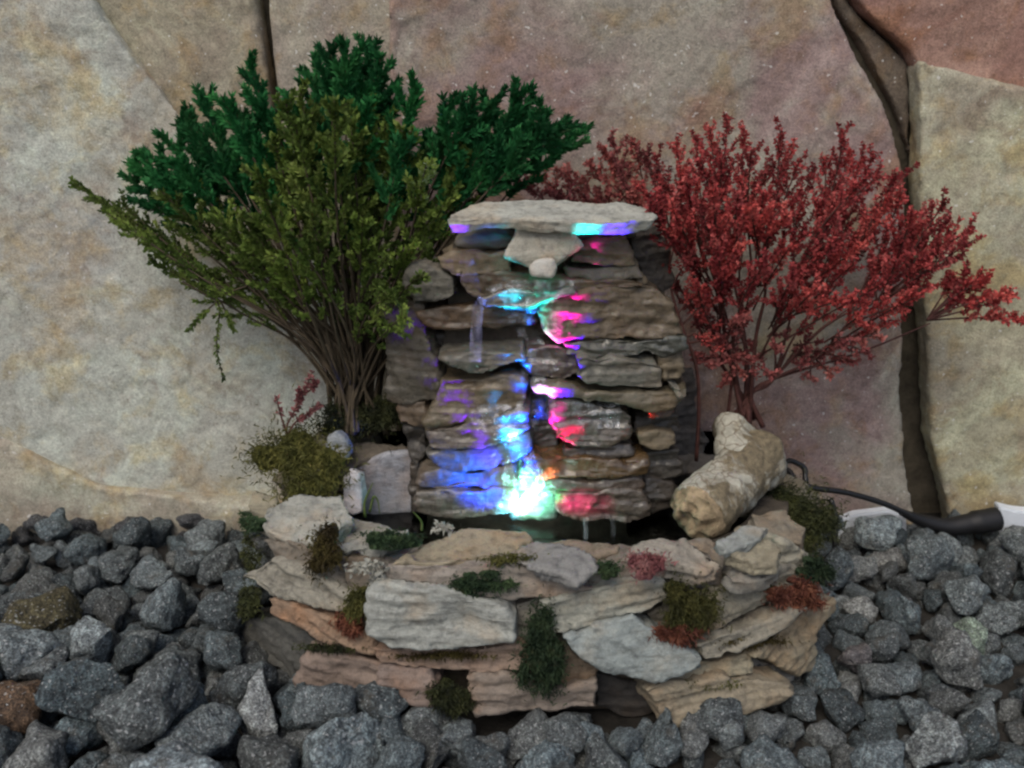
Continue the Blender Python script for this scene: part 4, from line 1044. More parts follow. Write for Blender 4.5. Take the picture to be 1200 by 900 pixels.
(4,0.034,-0.5426,-0.2366,-0.0217,0.642,0.659,-0.391,-0.019),(1,0.034,-0.49,-0.242,-0.0228,0.277,0.649,0.642,-0.301),(2,0.034,-0.4198,-0.268,-0.0211,0.36,-0.749,0.547,0.102),(7,0.034,-0.374,-0.236,-0.0245,0.192,-0.497,0.777,-0.336),
(2,0.034,-0.2841,-0.2752,-0.0215,0.523,0.309,-0.18,-0.774),(7,0.034,-0.2517,-0.2653,-0.0218,0.195,-0.179,-0.439,0.858),(5,0.034,-0.1835,-0.2295,-0.0206,0.387,-0.477,-0.579,0.537),(4,0.034,-0.1281,-0.2508,-0.0224,0.374,0.143,0.825,-0.4),
(7,0.03,0.1974,-0.2192,-0.0224,0.75,0.562,0.005,-0.349),(10,0.034,0.2254,-0.229,-0.0194,0.788,-0.252,-0.363,0.429),(3,0.03,0.3225,-0.2678,-0.0233,0.822,0.244,0.196,0.477),(8,0.034,0.3561,-0.2259,-0.0186,0.827,0.068,-0.164,-0.533),
(7,0.034,0.4337,-0.2489,-0.0167,0.788,-0.509,-0.346,0.017),(8,0.034,0.4798,-0.257,-0.0225,0.715,-0.258,-0.305,0.574),(0,0.034,-0.4908,-0.1986,-0.0067,0.101,0.269,0.443,-0.85),(3,0.034,-0.4618,-0.2119,-0.0224,0.099,-0.128,0.298,0.941),
(8,0.034,-0.3638,-0.1967,-0.0207,0.693,-0.404,-0.192,0.565),(4,0.034,-0.3077,-0.1907,-0.0222,0.673,-0.718,-0.176,-0.018),(5,0.034,-0.2547,-0.185,-0.0213,0.646,0.496,-0.407,0.413),(11,0.034,-0.2098,-0.1907,-0.0273,0.353,-0.186,0.862,0.313),
(10,0.034,0.213,-0.1914,-0.017,0.817,0.277,0.34,0.375),(0,0.026,0.2751,-0.1983,-0.0195,0.34,0.331,-0.847,0.24),(3,0.03,0.3571,-0.1896,-0.0218,0.294,0.734,0.607,0.078),(11,0.026,0.3891,-0.2082,-0.0272,0.207,-0.42,0.746,0.473),
(3,0.034,0.4618,-0.2258,-0.0202,0.822,-0.338,0.436,-0.142),(9,0.034,0.5436,-0.2088,-0.0251,0.117,0.335,0.763,0.541),(1,0.034,-0.5435,-0.149,-0.026,0.973,0.071,0.213,-0.053),(11,0.034,-0.4463,-0.1529,-0.0273,0.299,0.866,0.186,-0.355),
(5,0.034,-0.4295,-0.1358,-0.0225,0.244,0.494,0.82,-0.152),(0,0.026,-0.362,-0.1538,-0.0225,0.227,0.089,-0.514,0.822),(6,0.026,-0.2919,-0.1529,-0.0225,0.405,0.656,0.629,0.099),(11,0.034,-0.2211,-0.1256,-0.0205,0.29,0.432,0.306,0.797),
(9,0.03,0.2318,-0.125,-0.0213,0.434,-0.476,-0.739,0.196),(11,0.034,0.3023,-0.1506,-0.0273,0.458,0.61,0.635,-0.118),(4,0.03,0.3837,-0.1273,-0.0236,0.989,0.009,-0.03,0.148),(2,0.03,0.4215,-0.1444,-0.0242,0.49,0.414,-0.534,-0.551),
(8,0.034,0.5099,-0.1135,-0.0196,0.374,-0.495,-0.345,0.705),(5,0.03,-0.5173,-0.0841,-0.0218,0.186,-0.183,0.692,-0.673),(6,0.034,-0.4412,-0.1172,-0.0185,0.607,-0.352,-0.452,0.55),(2,0.034,-0.4202,-0.0852,-0.0221,0.726,0.409,0.32,0.45),
(9,0.026,-0.3498,-0.082,-0.0262,0.521,0.833,0.091,0.164),(5,0.034,-0.2852,-0.0606,-0.0225,0.167,-0.788,0.544,0.234),(0,0.026,-0.2221,-0.1106,-0.0224,0.249,-0.443,0.396,-0.765),(9,0.03,0.3001,-0.0946,-0.0212,0.334,-0.171,-0.028,-0.927),
(11,0.026,0.3159,-0.0863,-0.0279,0.424,0.053,0.88,0.206),(4,0.034,0.3708,-0.0848,-0.0217,0.188,-0.466,-0.631,0.591),(0,0.026,0.4449,-0.0721,-0.0227,0.28,-0.806,0.521,0.037),(9,0.034,0.5185,-0.0611,-0.0216,0.247,-0.657,0.516,-0.49),
(0,0.026,-0.5269,-0.0707,-0.0212,0.513,0.855,0.075,0.001),(2,0.034,-0.4633,-0.0233,-0.0215,0.104,0.599,0.614,-0.505),(1,0.034,-0.4,-0.011,-0.0197,0.378,-0.829,-0.41,-0.045),(4,0.034,-0.3534,-0.0167,-0.0228,0.991,0.0,-0.031,-0.132),
(9,0.026,-0.2959,-0.0202,-0.0235,0.157,0.82,-0.53,-0.153),(3,0.034,-0.1936,-0.0228,-0.0224,0.428,-0.209,0.307,0.824),(5,0.034,0.2573,-0.0107,-0.0207,0.073,0.025,-0.593,0.801),(1,0.034,0.3103,-0.0131,-0.0234,0.093,-0.968,-0.019,0.233),
(11,0.03,0.3633,-0.0117,-0.0276,0.143,-0.602,0.645,0.449),(7,0.03,0.425,-0.0125,-0.021,0.326,-0.136,0.109,-0.929),(6,0.034,0.5086,-0.0402,-0.0203,0.47,0.826,0.232,-0.205),(8,0.0675,-0.501,-0.3992,-0.0018,0.739,-0.249,0.046,0.625),
(2,0.0459,-0.447,-0.3971,-0.0194,0.955,-0.265,0.055,-0.122),(6,0.0567,-0.3955,-0.4069,-0.0121,0.59,-0.167,-0.041,0.789),(10,0.0567,-0.3483,-0.413,-0.0124,0.879,-0.438,-0.184,-0.049),(5,0.0351,-0.2828,-0.3748,-0.0173,0.49,-0.345,0.255,0.759),
(5,0.0459,-0.2044,-0.3513,-0.02,0.259,-0.429,0.856,0.125),(1,0.0405,-0.1844,-0.3738,-0.0193,0.014,0.757,0.613,0.225),(10,0.0567,-0.1324,-0.4057,-0.0167,0.179,0.606,0.775,-0.025),(0,0.038,-0.0532,-0.4,-0.0214,0.821,-0.295,0.171,0.457),
(0,0.038,-0.0183,-0.399,-0.0207,0.422,0.243,0.018,-0.873),(9,0.038,0.0316,-0.4098,-0.0171,0.303,0.779,-0.406,-0.37),(6,0.034,0.1195,-0.4158,-0.0195,0.043,-0.473,-0.294,0.83),(8,0.034,0.1613,-0.4126,-0.0225,0.442,-0.256,0.306,-0.803),
(7,0.038,0.1913,-0.3774,-0.018,0.009,0.758,0.477,-0.445),(0,0.03,0.2454,-0.387,-0.0194,0.348,0.405,-0.281,-0.797),(4,0.026,0.3457,-0.4023,-0.0234,0.341,0.551,-0.743,0.169),(0,0.034,0.4066,-0.4171,-0.0182,0.539,-0.088,0.417,0.726),
(9,0.042,0.441,-0.3802,-0.0224,0.284,0.564,0.552,0.544),(1,0.03,0.5072,-0.3741,-0.0241,0.248,-0.277,0.928,-0.029),(3,0.0567,-0.5406,-0.3107,0.0002,0.138,-0.819,0.49,-0.265),(10,0.0513,-0.5119,-0.3288,-0.0065,0.669,0.194,-0.031,0.717),
(11,0.0675,-0.4254,-0.3113,-0.0171,0.439,0.82,-0.137,-0.34),(6,0.0675,-0.3546,-0.3178,0.001,0.319,0.77,-0.546,-0.082),(11,0.0405,-0.2768,-0.3015,-0.0269,0.081,0.831,-0.291,-0.468),(8,0.0513,-0.242,-0.3219,-0.0099,0.712,0.17,0.581,0.355),
(7,0.0675,-0.1776,-0.3405,-0.0063,0.078,-0.419,0.873,-0.236),(0,0.0405,-0.1257,-0.2944,-0.0121,0.834,-0.404,-0.319,-0.201),(6,0.038,-0.0787,-0.3297,-0.0217,0.654,-0.006,-0.142,-0.743),(9,0.042,-0.0214,-0.3475,-0.0145,0.587,-0.598,0.456,-0.299),
(6,0.042,0.038,-0.2735,-0.0171,0.54,-0.488,-0.196,0.657),(4,0.034,0.0771,-0.2989,-0.0223,0.362,-0.235,-0.696,0.573),(8,0.034,0.133,-0.3088,-0.0224,0.169,-0.471,-0.861,0.085),(6,0.026,0.1724,-0.3276,-0.0221,0.084,-0.329,-0.852,0.399),
(1,0.034,0.2656,-0.3561,-0.0218,0.463,-0.24,-0.503,0.689),(0,0.034,0.3046,-0.3621,-0.0219,0.943,-0.116,0.21,0.232),(5,0.03,0.3482,-0.3152,-0.022,0.919,0.098,0.002,0.381),(8,0.05,0.421,-0.3524,-0.0133,0.39,0.126,-0.909,-0.076),
(6,0.03,0.4953,-0.3301,-0.021,0.238,0.754,-0.612,0.014),(4,0.0405,-0.5008,-0.2683,-0.0102,0.364,0.679,-0.635,-0.057),(5,0.0405,-0.4714,-0.2486,-0.0077,0.041,0.414,0.354,0.838),(3,0.0459,-0.3785,-0.2802,-0.0202,0.541,0.159,-0.459,-0.686),
(6,0.0405,-0.3307,-0.2872,-0.0142,0.221,0.402,0.758,-0.464),(10,0.0459,-0.2657,-0.2875,-0.0062,0.047,0.712,-0.688,-0.134),(4,0.0675,-0.2313,-0.2826,-0.0061,0.064,-0.518,0.822,-0.228),(10,0.0351,-0.1557,-0.2926,-0.0203,0.427,0.205,0.831,0.292),
(10,0.034,-0.0959,-0.275,-0.0212,0.255,-0.304,0.498,-0.771),(8,0.034,0.1509,-0.2708,-0.0158,0.782,0.242,0.379,-0.432),(10,0.042,0.1885,-0.2466,-0.0155,0.091,0.736,0.599,-0.303),(8,0.042,0.3,-0.2598,-0.0204,0.216,-0.118,0.386,-0.889),
(1,0.038,0.3344,-0.2598,-0.0169,0.713,-0.064,0.629,-0.304),(11,0.042,0.4099,-0.2788,-0.0191,0.804,0.409,0.418,0.104),(8,0.034,0.4642,-0.2745,-0.0223,0.165,-0.946,-0.024,-0.278),(0,0.05,0.5225,-0.284,-0.0131,0.143,0.131,-0.869,-0.455),
(8,0.0567,-0.523,-0.2041,-0.0156,0.413,-0.097,-0.094,0.9),(3,0.0459,-0.4815,-0.2239,-0.0177,0.029,0.23,0.05,0.971),(8,0.0567,-0.414,-0.2105,-0.0114,0.5,-0.844,0.164,-0.108),(8,0.0405,-0.3287,-0.2148,-0.0211,0.332,-0.213,0.337,-0.855),
(8,0.0405,-0.2854,-0.2005,-0.012,0.127,0.802,-0.063,-0.58),(2,0.0351,-0.2752,-0.2387,-0.0135,0.052,-0.297,0.9,0.315),(6,0.0675,-0.23,-0.2294,-0.0135,0.793,0.101,-0.074,-0.596),(1,0.05,0.2637,-0.2177,-0.0192,0.783,-0.274,0.089,0.552),
(1,0.03,0.3136,-0.2371,-0.0242,0.004,-0.408,0.05,0.911),(9,0.03,0.3832,-0.1906,-0.0229,0.401,0.69,0.319,0.511),(5,0.05,0.4284,-0.2238,-0.0101,0.654,0.689,0.294,-0.106),(10,0.034,0.4687,-0.2013,-0.0199,0.086,-0.219,-0.085,0.968),
(6,0.026,-0.5138,-0.1614,-0.022,0.697,-0.038,0.55,-0.459),(0,0.026,-0.4714,-0.1314,-0.024,0.749,0.043,0.338,-0.568),(5,0.034,-0.4093,-0.1601,-0.0221,0.407,-0.037,0.899,-0.158),(11,0.03,-0.3795,-0.1428,-0.0241,0.316,0.059,-0.029,0.947),
(10,0.05,-0.3156,-0.1354,-0.0182,0.107,-0.27,0.957,0.018),(1,0.05,-0.228,-0.1609,-0.006,0.223,-0.361,0.838,-0.343),(7,0.034,0.2788,-0.1641,-0.0245,0.387,-0.922,-0.024,-0.009),(3,0.038,0.2877,-0.1391,-0.0121,0.007,-0.806,-0.448,-0.387),
(8,0.038,0.3594,-0.1598,-0.014,0.416,-0.019,0.769,0.485),(3,0.034,0.4153,-0.161,-0.02,0.349,-0.549,-0.239,0.721),(1,0.03,0.5313,-0.151,-0.0241,0.244,-0.164,0.954,-0.057),(2,0.042,-0.5423,-0.1208,-0.0196,0.486,0.037,0.358,0.796),
(4,0.042,-0.4745,-0.081,-0.0191,0.521,-0.763,-0.356,-0.141),(3,0.038,-0.4092,-0.1233,-0.0194,0.653,0.487,0.361,0.455),(7,0.042,-0.3745,-0.1256,-0.0076,0.038,0.252,0.885,-0.39),(3,0.03,-0.2925,-0.083,-0.0188,0.515,0.115,-0.849,0.011),
(7,0.026,-0.2394,-0.1092,-0.0231,0.097,-0.953,-0.228,-0.177),(9,0.03,0.2334,-0.0888,-0.0183,0.068,0.619,0.139,-0.77),(11,0.034,0.3114,-0.1048,-0.0221,0.568,0.766,0.298,0.035),(1,0.03,0.4059,-0.093,-0.021,0.468,0.334,-0.426,-0.698),
(7,0.03,0.427,-0.079,-0.0226,0.886,-0.236,-0.014,0.399),(3,0.038,0.496,-0.0916,-0.0185,0.058,0.018,-0.796,-0.603),(6,0.03,-0.5125,-0.0573,-0.0208,0.336,0.333,0.789,0.393),(11,0.03,-0.4876,-0.0129,-0.0276,0.032,-0.737,0.482,0.472),
(0,0.034,-0.4195,-0.0178,-0.0099,0.607,-0.091,0.075,-0.786),(2,0.03,-0.3398,-0.0134,-0.0106,0.584,-0.202,-0.583,0.527),(2,0.05,-0.3168,-0.0288,-0.0172,0.284,0.21,-0.28,-0.893),(6,0.05,-0.2633,-0.0449,-0.0105,0.737,0.488,0.132,0.448),
(2,0.05,0.2451,-0.0369,-0.0168,0.091,-0.226,0.97,0.02),(0,0.05,0.3117,-0.0482,-0.0021,0.953,-0.141,-0.115,0.243),(6,0.034,0.3569,-0.041,-0.0115,0.729,0.058,-0.391,-0.559),(6,0.042,0.4594,-0.054,-0.016,0.425,0.333,-0.377,0.752),
(0,0.038,0.5198,-0.015,-0.0214,0.931,-0.195,0.3,-0.079),(0,0.0459,-0.545,-0.3911,-0.0097,0.106,0.561,-0.206,-0.794),(1,0.0567,-0.4616,-0.359,-0.0095,0.471,0.841,-0.225,-0.141),(11,0.0675,-0.4274,-0.3538,-0.0189,0.094,0.977,-0.13,-0.141),
(5,0.0351,-0.3401,-0.3846,-0.0053,0.788,-0.471,-0.223,-0.327),(4,0.0459,-0.2625,-0.3791,-0.0042,0.557,0.069,-0.712,-0.421),(5,0.0513,-0.2554,-0.4119,-0.0104,0.117,-0.777,0.579,-0.215),(8,0.0567,-0.1853,-0.4155,-0.0018,0.298,-0.709,0.256,0.586),
(4,0.0513,-0.1362,-0.3701,-0.011,0.538,0.095,0.448,0.708),(4,0.042,-0.0687,-0.3776,-0.016,0.03,-0.806,0.582,-0.101),(6,0.03,-0.0355,-0.3743,-0.0217,0.137,0.028,0.971,0.192),(0,0.038,0.0317,-0.3812,-0.0194,0.036,0.549,0.791,-0.268),
(7,0.026,0.0815,-0.3892,-0.0227,0.042,0.849,0.503,0.157),(7,0.038,0.1342,-0.3741,-0.0147,0.265,-0.497,0.269,-0.781),(6,0.03,0.222,-0.381,-0.0215,0.28,-0.085,0.047,0.955),(10,0.05,0.2908,-0.4166,-0.0112,0.081,0.337,-0.857,0.382),
(8,0.03,0.3411,-0.3506,-0.0199,0.127,0.008,0.841,0.526),(1,0.038,0.3647,-0.3675,-0.0226,0.227,-0.721,0.647,0.107),(4,0.034,0.4569,-0.3965,-0.0206,0.776,0.162,0.414,-0.448),(11,0.03,0.4964,-0.3474,-0.0276,0.437,0.113,0.874,0.177),
(3,0.0513,-0.5085,-0.3223,0.0206,0.438,-0.378,-0.062,-0.814),(4,0.0459,-0.4794,-0.3135,-0.0059,0.865,-0.48,0.146,-0.012),(1,0.0513,-0.3848,-0.338,-0.0056,0.932,0.354,0.047,0.059),(10,0.0351,-0.3132,-0.3126,-0.0067,0.019,0.516,0.752,-0.41),
(11,0.0567,-0.2855,-0.3127,-0.0148,0.182,0.601,0.777,0.044),(4,0.0567,-0.2682,-0.3189,0.005,0.154,0.335,0.158,0.916),(8,0.0567,-0.184,-0.3012,0.0034,0.076,-0.407,0.748,-0.519),(9,0.0675,-0.0951,-0.3106,-0.0008,0.201,-0.339,0.82,-0.415),
(0,0.042,-0.06,-0.3365,-0.006,0.1,0.393,-0.91,-0.087),(8,0.038,-0.0184,-0.3072,-0.0085,0.405,-0.054,-0.733,0.544),(2,0.038,0.0417,-0.3447,-0.02,0.1,-0.603,0.791,0.039),(1,0.026,0.0952,-0.2833,-0.0247,0.185,0.652,0.69,-0.254),
(5,0.05,0.1513,-0.3109,-0.0083,0.884,-0.098,-0.287,-0.357),(3,0.026,0.2081,-0.3316,-0.024,0.155,0.405,-0.076,-0.898),(3,0.05,0.2809,-0.3161,-0.0112,0.093,-0.821,0.489,-0.28),(1,0.034,0.3268,-0.2956,-0.0151,0.994,0.073,0.041,-0.071),
(1,0.05,0.3623,-0.3065,-0.0155,0.101,-0.143,0.417,0.892),(11,0.042,0.4482,-0.3089,-0.021,0.671,-0.34,0.195,-0.629),(7,0.038,0.5242,-0.3085,-0.0108,0.06,0.081,-0.732,-0.674),(10,0.0567,-0.5085,-0.2931,-0.0018,0.096,-0.027,-0.117,0.988),
(8,0.0459,-0.4406,-0.2527,-0.0133,0.441,0.444,-0.78,-0.009),(7,0.0675,-0.405,-0.2452,-0.0012,0.331,-0.385,-0.825,0.248),(6,0.0513,-0.3441,-0.2486,-0.0156,0.3,0.845,0.442,-0.018),(5,0.0513,-0.2688,-0.257,0.0018,0.468,0.149,0.324,-0.808),
(4,0.0351,-0.2481,-0.2517,-0.0102,0.887,-0.431,-0.16,-0.05),(1,0.0567,-0.1369,-0.2425,-0.0134,0.853,0.006,-0.254,-0.456),(3,0.034,-0.1175,-0.2672,-0.0191,0.316,-0.247,-0.554,-0.73),(3,0.026,0.1711,-0.2368,-0.0228,0.664,0.057,0.206,-0.716),
(0,0.034,0.2082,-0.2261,-0.0109,0.475,0.399,0.158,-0.768),(11,0.03,0.2723,-0.2541,-0.0276,0.445,0.663,0.582,-0.156),(6,0.038,0.3316,-0.2113,-0.0184,0.671,-0.52,0.159,0.504),(11,0.026,0.4035,-0.2391,-0.0168,0.59,0.72,-0.083,-0.356),
(6,0.03,0.4588,-0.2452,-0.0155,0.247,0.116,0.44,0.856),(2,0.042,0.544,-0.2339,-0.0194,0.468,-0.069,0.845,-0.248),(10,0.0675,-0.5144,-0.2301,0.003,0.549,0.475,-0.366,0.582),(6,0.0567,-0.4546,-0.1891,-0.0118,0.871,-0.216,-0.03,0.44),
(8,0.0567,-0.3747,-0.203,0.0053,0.038,-0.516,-0.634,-0.575),(10,0.0675,-0.333,-0.1832,0.0023,0.206,-0.784,-0.505,0.297),(3,0.0459,-0.26,-0.2015,-0.0069,0.799,-0.353,-0.127,0.471),(10,0.0513,-0.1963,-0.1643,-0.0167,0.926,0.306,-0.048,0.218),
(2,0.034,0.2261,-0.1686,-0.0224,0.75,-0.132,0.172,-0.624),(3,0.042,0.2712,-0.1828,-0.0129,0.968,0.014,0.123,0.219),(10,0.042,0.3295,-0.1841,-0.0143,0.661,-0.307,0.638,-0.248),(9,0.03,0.4103,-0.2041,-0.0243,0.016,0.201,-0.733,0.649),
(8,0.03,0.4202,-0.1872,-0.0196,0.486,0.204,-0.21,0.824),(3,0.026,0.5219,-0.1893,-0.0247,0.878,0.404,-0.031,0.253),(0,0.042,-0.5278,-0.1426,-0.0152,0.316,0.331,-0.257,0.851),(6,0.034,-0.4511,-0.1402,-0.0185,0.755,-0.331,-0.389,-0.412),
(2,0.038,-0.4236,-0.1483,-0.0081,0.314,-0.536,0.773,0.13),(7,0.034,-0.3656,-0.173,-0.0216,0.907,-0.162,0.159,-0.356),(8,0.03,-0.3269,-0.1135,-0.0234,0.898,-0.399,0.003,-0.183),(5,0.034,-0.2495,-0.1378,-0.0207,0.495,-0.277,-0.506,0.65),
(10,0.03,0.2467,-0.1765,-0.0218,0.963,0.079,0.003,-0.256),(4,0.05,0.3454,-0.1412,-0.0017,0.689,0.333,-0.001,0.644),(10,0.038,0.4125,-0.1357,-0.0091,0.349,-0.897,-0.009,-0.271),(11,0.03,0.4496,-0.1443,-0.0276,0.459,0.247,0.847,0.107),
(7,0.03,0.5262,-0.1204,-0.0197,0.699,0.369,-0.462,-0.402),(7,0.05,-0.4962,-0.0867,-0.0065,0.27,-0.777,0.495,-0.281),(4,0.034,-0.4565,-0.0739,-0.0221,0.028,-0.733,-0.446,0.513),(9,0.026,-0.3689,-0.0793,-0.0243,0.604,0.566,-0.523,-0.204),
(11,0.05,-0.3331,-0.0929,-0.0169,0.79,-0.596,0.135,-0.052),(6,0.026,-0.2921,-0.1191,-0.0229,0.568,0.084,-0.221,-0.788),(4,0.03,-0.2321,-0.0773,-0.0226,0.498,-0.731,0.241,0.399),(11,0.042,0.2697,-0.0845,-0.0214,0.568,-0.409,0.32,-0.639),
(10,0.042,0.3087,-0.0788,-0.0132,0.425,-0.041,0.547,0.72),(0,0.034,0.4011,-0.0717,-0.0165,0.153,-0.209,0.816,-0.516),(11,0.038,0.4405,-0.1027,-0.0222,0.933,0.092,-0.154,-0.313),(11,0.034,0.5158,-0.0902,-0.0273,0.47,0.382,0.795,0.03),
(2,0.038,-0.5208,-0.0385,-0.0194,0.833,-0.018,-0.24,0.498),(9,0.042,-0.4284,-0.0223,-0.0222,0.328,-0.566,0.518,-0.552),(0,0.038,-0.3759,-0.0372,-0.0214,0.77,-0.309,0.144,0.54),(2,0.026,-0.3397,-0.044,-0.0233,0.248,-0.906,0.317,0.132),
(6,0.038,-0.2821,-0.0164,-0.0062,0.094,0.947,0.245,-0.183),(4,0.042,-0.2179,-0.03,-0.0178,0.521,-0.316,0.219,-0.762),(6,0.034,0.3007,-0.0308,-0.0196,0.54,0.043,0.541,-0.644),(0,0.03,0.3511,-0.0165,-0.0204,0.991,-0.063,-0.052,0.11),
(9,0.05,0.3992,-0.0229,-0.0193,0.588,0.017,-0.435,0.682),(10,0.034,0.4689,-0.0139,-0.0222,0.203,0.956,0.131,-0.164),(3,0.05,0.4944,-0.0275,-0.0102,0.827,0.046,-0.513,-0.227),(11,0.0675,-0.5322,-0.4135,0.012,0.803,-0.488,-0.329,-0.091),
(9,0.0459,-0.4617,-0.4113,-0.0063,0.658,-0.036,-0.116,-0.743),(5,0.0405,-0.419,-0.3845,-0.0189,0.619,0.077,-0.079,-0.777),(1,0.0567,-0.3618,-0.3803,-0.0102,0.843,0.287,0.355,0.284),(2,0.0513,-0.2982,-0.4013,-0.0195,0.456,0.272,-0.68,-0.506),
(10,0.0405,-0.2077,-0.3822,-0.0142,0.875,-0.243,0.001,-0.419),(3,0.0675,-0.2161,-0.4026,0.0051,0.24,0.5,0.106,0.825),(0,0.0405,-0.0996,-0.394,-0.009,0.011,0.142,0.493,-0.859),(1,0.042,-0.1026,-0.3633,-0.0101,0.928,-0.261,-0.077,-0.254),
(7,0.026,-0.016,-0.3734,-0.0191,0.61,-0.016,0.276,0.743),(1,0.034,0.0598,-0.3875,-0.0222,0.981,0.19,0.01,0.043),(9,0.038,0.0792,-0.4135,-0.0155,0.499,-0.492,-0.197,-0.686),(5,0.05,0.1577,-0.3795,-0.0136,0.159,-0.484,0.766,0.391),
(10,0.05,0.2116,-0.4099,-0.0029,0.09,-0.944,0.318,0.01),(7,0.03,0.2334,-0.396,-0.0069,0.724,-0.269,-0.099,0.628),(2,0.034,0.3226,-0.4111,-0.0236,0.473,0.393,-0.585,-0.528),(3,0.026,0.3619,-0.3856,-0.024,0.366,-0.332,0.274,0.825),
(4,0.038,0.4286,-0.4154,-0.022,0.776,0.023,-0.021,0.63),(4,0.038,0.5296,-0.3914,-0.0206,0.211,-0.766,-0.514,-0.323),(0,0.0567,-0.4764,-0.3413,0.011,0.123,-0.36,-0.043,0.924),(4,0.0405,-0.4566,-0.2983,-0.0043,0.435,0.355,-0.699,-0.443),
(4,0.0351,-0.3627,-0.3504,-0.0099,0.172,-0.82,0.545,0.029),(4,0.0405,-0.3286,-0.3394,-0.0126,0.907,0.22,-0.148,-0.327),(1,0.0513,-0.2777,-0.3534,-0.0099,0.034,-0.143,0.06,0.987),(9,0.0459,-0.2155,-0.3246,-0.0059,0.192,0.059,-0.851,0.485),
(10,0.0567,-0.1362,-0.3239,0.0032,0.678,0.565,-0.317,-0.347),(0,0.038,-0.0667,-0.3116,-0.0005,0.242,0.027,0.96,-0.134),(8,0.05,-0.0456,-0.3675,-0.0018,0.793,-0.231,-0.182,0.534),(0,0.05,0.0188,-0.3089,-0.0167,0.203,0.259,-0.124,-0.936),
(7,0.05,0.0563,-0.3017,-0.0093,0.314,0.462,0.612,0.56),(7,0.042,0.1163,-0.3741,-0.004,0.203,-0.304,0.835,-0.412),(1,0.042,0.1843,-0.3229,-0.0202,0.812,-0.096,0.537,0.207),(6,0.034,0.2307,-0.3245,-0.0201,0.187,-0.973,0.104,-0.091),
(9,0.034,0.3083,-0.3129,-0.0123,0.317,0.815,0.027,-0.484),(9,0.042,0.3672,-0.3316,-0.0143,0.354,0.727,0.588,-0.026),(4,0.034,0.4031,-0.3415,-0.0215,0.23,-0.051,-0.511,-0.827),(8,0.038,0.4502,-0.3202,-0.0115,0.221,-0.042,-0.682,0.696),
(10,0.05,0.5348,-0.336,-0.0126,0.594,0.345,-0.216,0.694),(2,0.0567,-0.543,-0.2563,-0.0095,0.376,-0.348,0.813,0.277),(0,0.0351,-0.4736,-0.2788,-0.0193,0.562,-0.303,-0.672,0.376),(7,0.0459,-0.4214,-0.2841,-0.0102,0.663,-0.65,0.282,-0.243),
(9,0.0675,-0.3548,-0.289,0.013,0.866,0.426,-0.197,0.171),(10,0.0675,-0.3097,-0.2756,0.0036,0.499,-0.09,-0.087,0.857),(9,0.0567,-0.2611,-0.2769,0.0176,0.032,-0.185,0.857,-0.48),(6,0.0567,-0.1751,-0.2493,-0.0058,0.17,-0.377,0.237,0.879),
(5,0.0405,-0.1296,-0.2733,-0.0008,0.196,-0.426,-0.016,-0.883),(4,0.026,0.1297,-0.2541,-0.0151,0.653,0.338,-0.659,0.159),(6,0.026,0.2019,-0.2933,-0.0221,0.165,0.348,0.435,-0.814),(5,0.038,0.2588,-0.2662,-0.0116,0.183,-0.442,-0.825,0.302),
(10,0.042,0.2816,-0.2801,-0.0151,0.45,-0.172,0.78,0.4),(8,0.042,0.3685,-0.2692,-0.0148,0.947,-0.034,-0.307,-0.088),(6,0.042,0.4265,-0.2953,-0.0081,0.977,0.026,-0.049,-0.206),(3,0.05,0.4979,-0.2676,-0.0087,0.541,-0.141,0.821,-0.119),
(6,0.0459,-0.5165,-0.1643,-0.0009,0.81,0.017,-0.033,-0.585),(5,0.0513,-0.4586,-0.2245,-0.0004,0.675,-0.602,0.163,0.395),(8,0.0513,-0.4333,-0.2311,0.013,0.786,0.315,0.148,0.511),(0,0.0405,-0.3105,-0.2068,-0.0017,0.126,0.824,-0.51,0.211),
(5,0.0405,-0.3015,-0.2373,-0.0099,0.484,-0.683,0.537,0.1),(9,0.0405,-0.215,-0.1883,-0.0063,0.297,0.398,-0.625,-0.603),(0,0.0405,-0.1782,-0.2037,-0.0185,0.028,-0.986,-0.069,0.148),(8,0.026,0.2169,-0.2147,-0.0234,0.362,-0.522,-0.767,-0.084),
(5,0.038,0.2568,-0.2021,-0.0068,0.848,-0.343,-0.36,0.183),(10,0.038,0.3103,-0.1821,-0.0074,0.395,0.556,0.65,0.336),(10,0.042,0.374,-0.2437,-0.0116,0.072,0.643,0.338,-0.683),(8,0.05,0.4482,-0.2012,-0.0024,0.552,0.026,-0.548,0.627),
(11,0.038,0.4874,-0.2303,-0.0268,0.429,0.188,0.881,0.069),(8,0.03,-0.4988,-0.1552,-0.0144,0.674,-0.075,0.66,0.324),(8,0.038,-0.4753,-0.1443,-0.0104,0.51,-0.126,-0.793,-0.308),(0,0.034,-0.3965,-0.1649,-0.005,0.836,0.17,-0.125,0.507),
(2,0.042,-0.3459,-0.1394,-0.0123,0.189,0.622,0.022,-0.76),(0,0.05,-0.2538,-0.1596,-0.0011,0.837,-0.241,-0.487,0.068),(6,0.026,-0.2619,-0.132,-0.0112,0.127,0.88,-0.442,0.116),(3,0.042,0.2657,-0.1409,-0.0179,0.438,-0.044,0.213,-0.872),
(1,0.038,0.3739,-0.1551,-0.0109,0.346,-0.016,0.714,0.608),(0,0.05,0.3942,-0.1815,-0.0012,0.747,0.21,0.407,-0.483),(10,0.042,0.4422,-0.1574,-0.0152,0.201,0.231,0.739,-0.6),(6,0.034,0.5466,-0.1886,-0.0185,0.44,0.675,-0.489,-0.334),
(8,0.038,-0.5457,-0.0799,-0.016,0.189,-0.477,-0.755,-0.409),(0,0.03,-0.4452,-0.0683,-0.013,0.574,-0.394,0.687,-0.206),(11,0.034,-0.3871,-0.0752,-0.0073,0.144,0.969,-0.05,-0.195),(9,0.03,-0.3484,-0.1251,-0.0256,0.534,0.762,-0.345,-0.124),
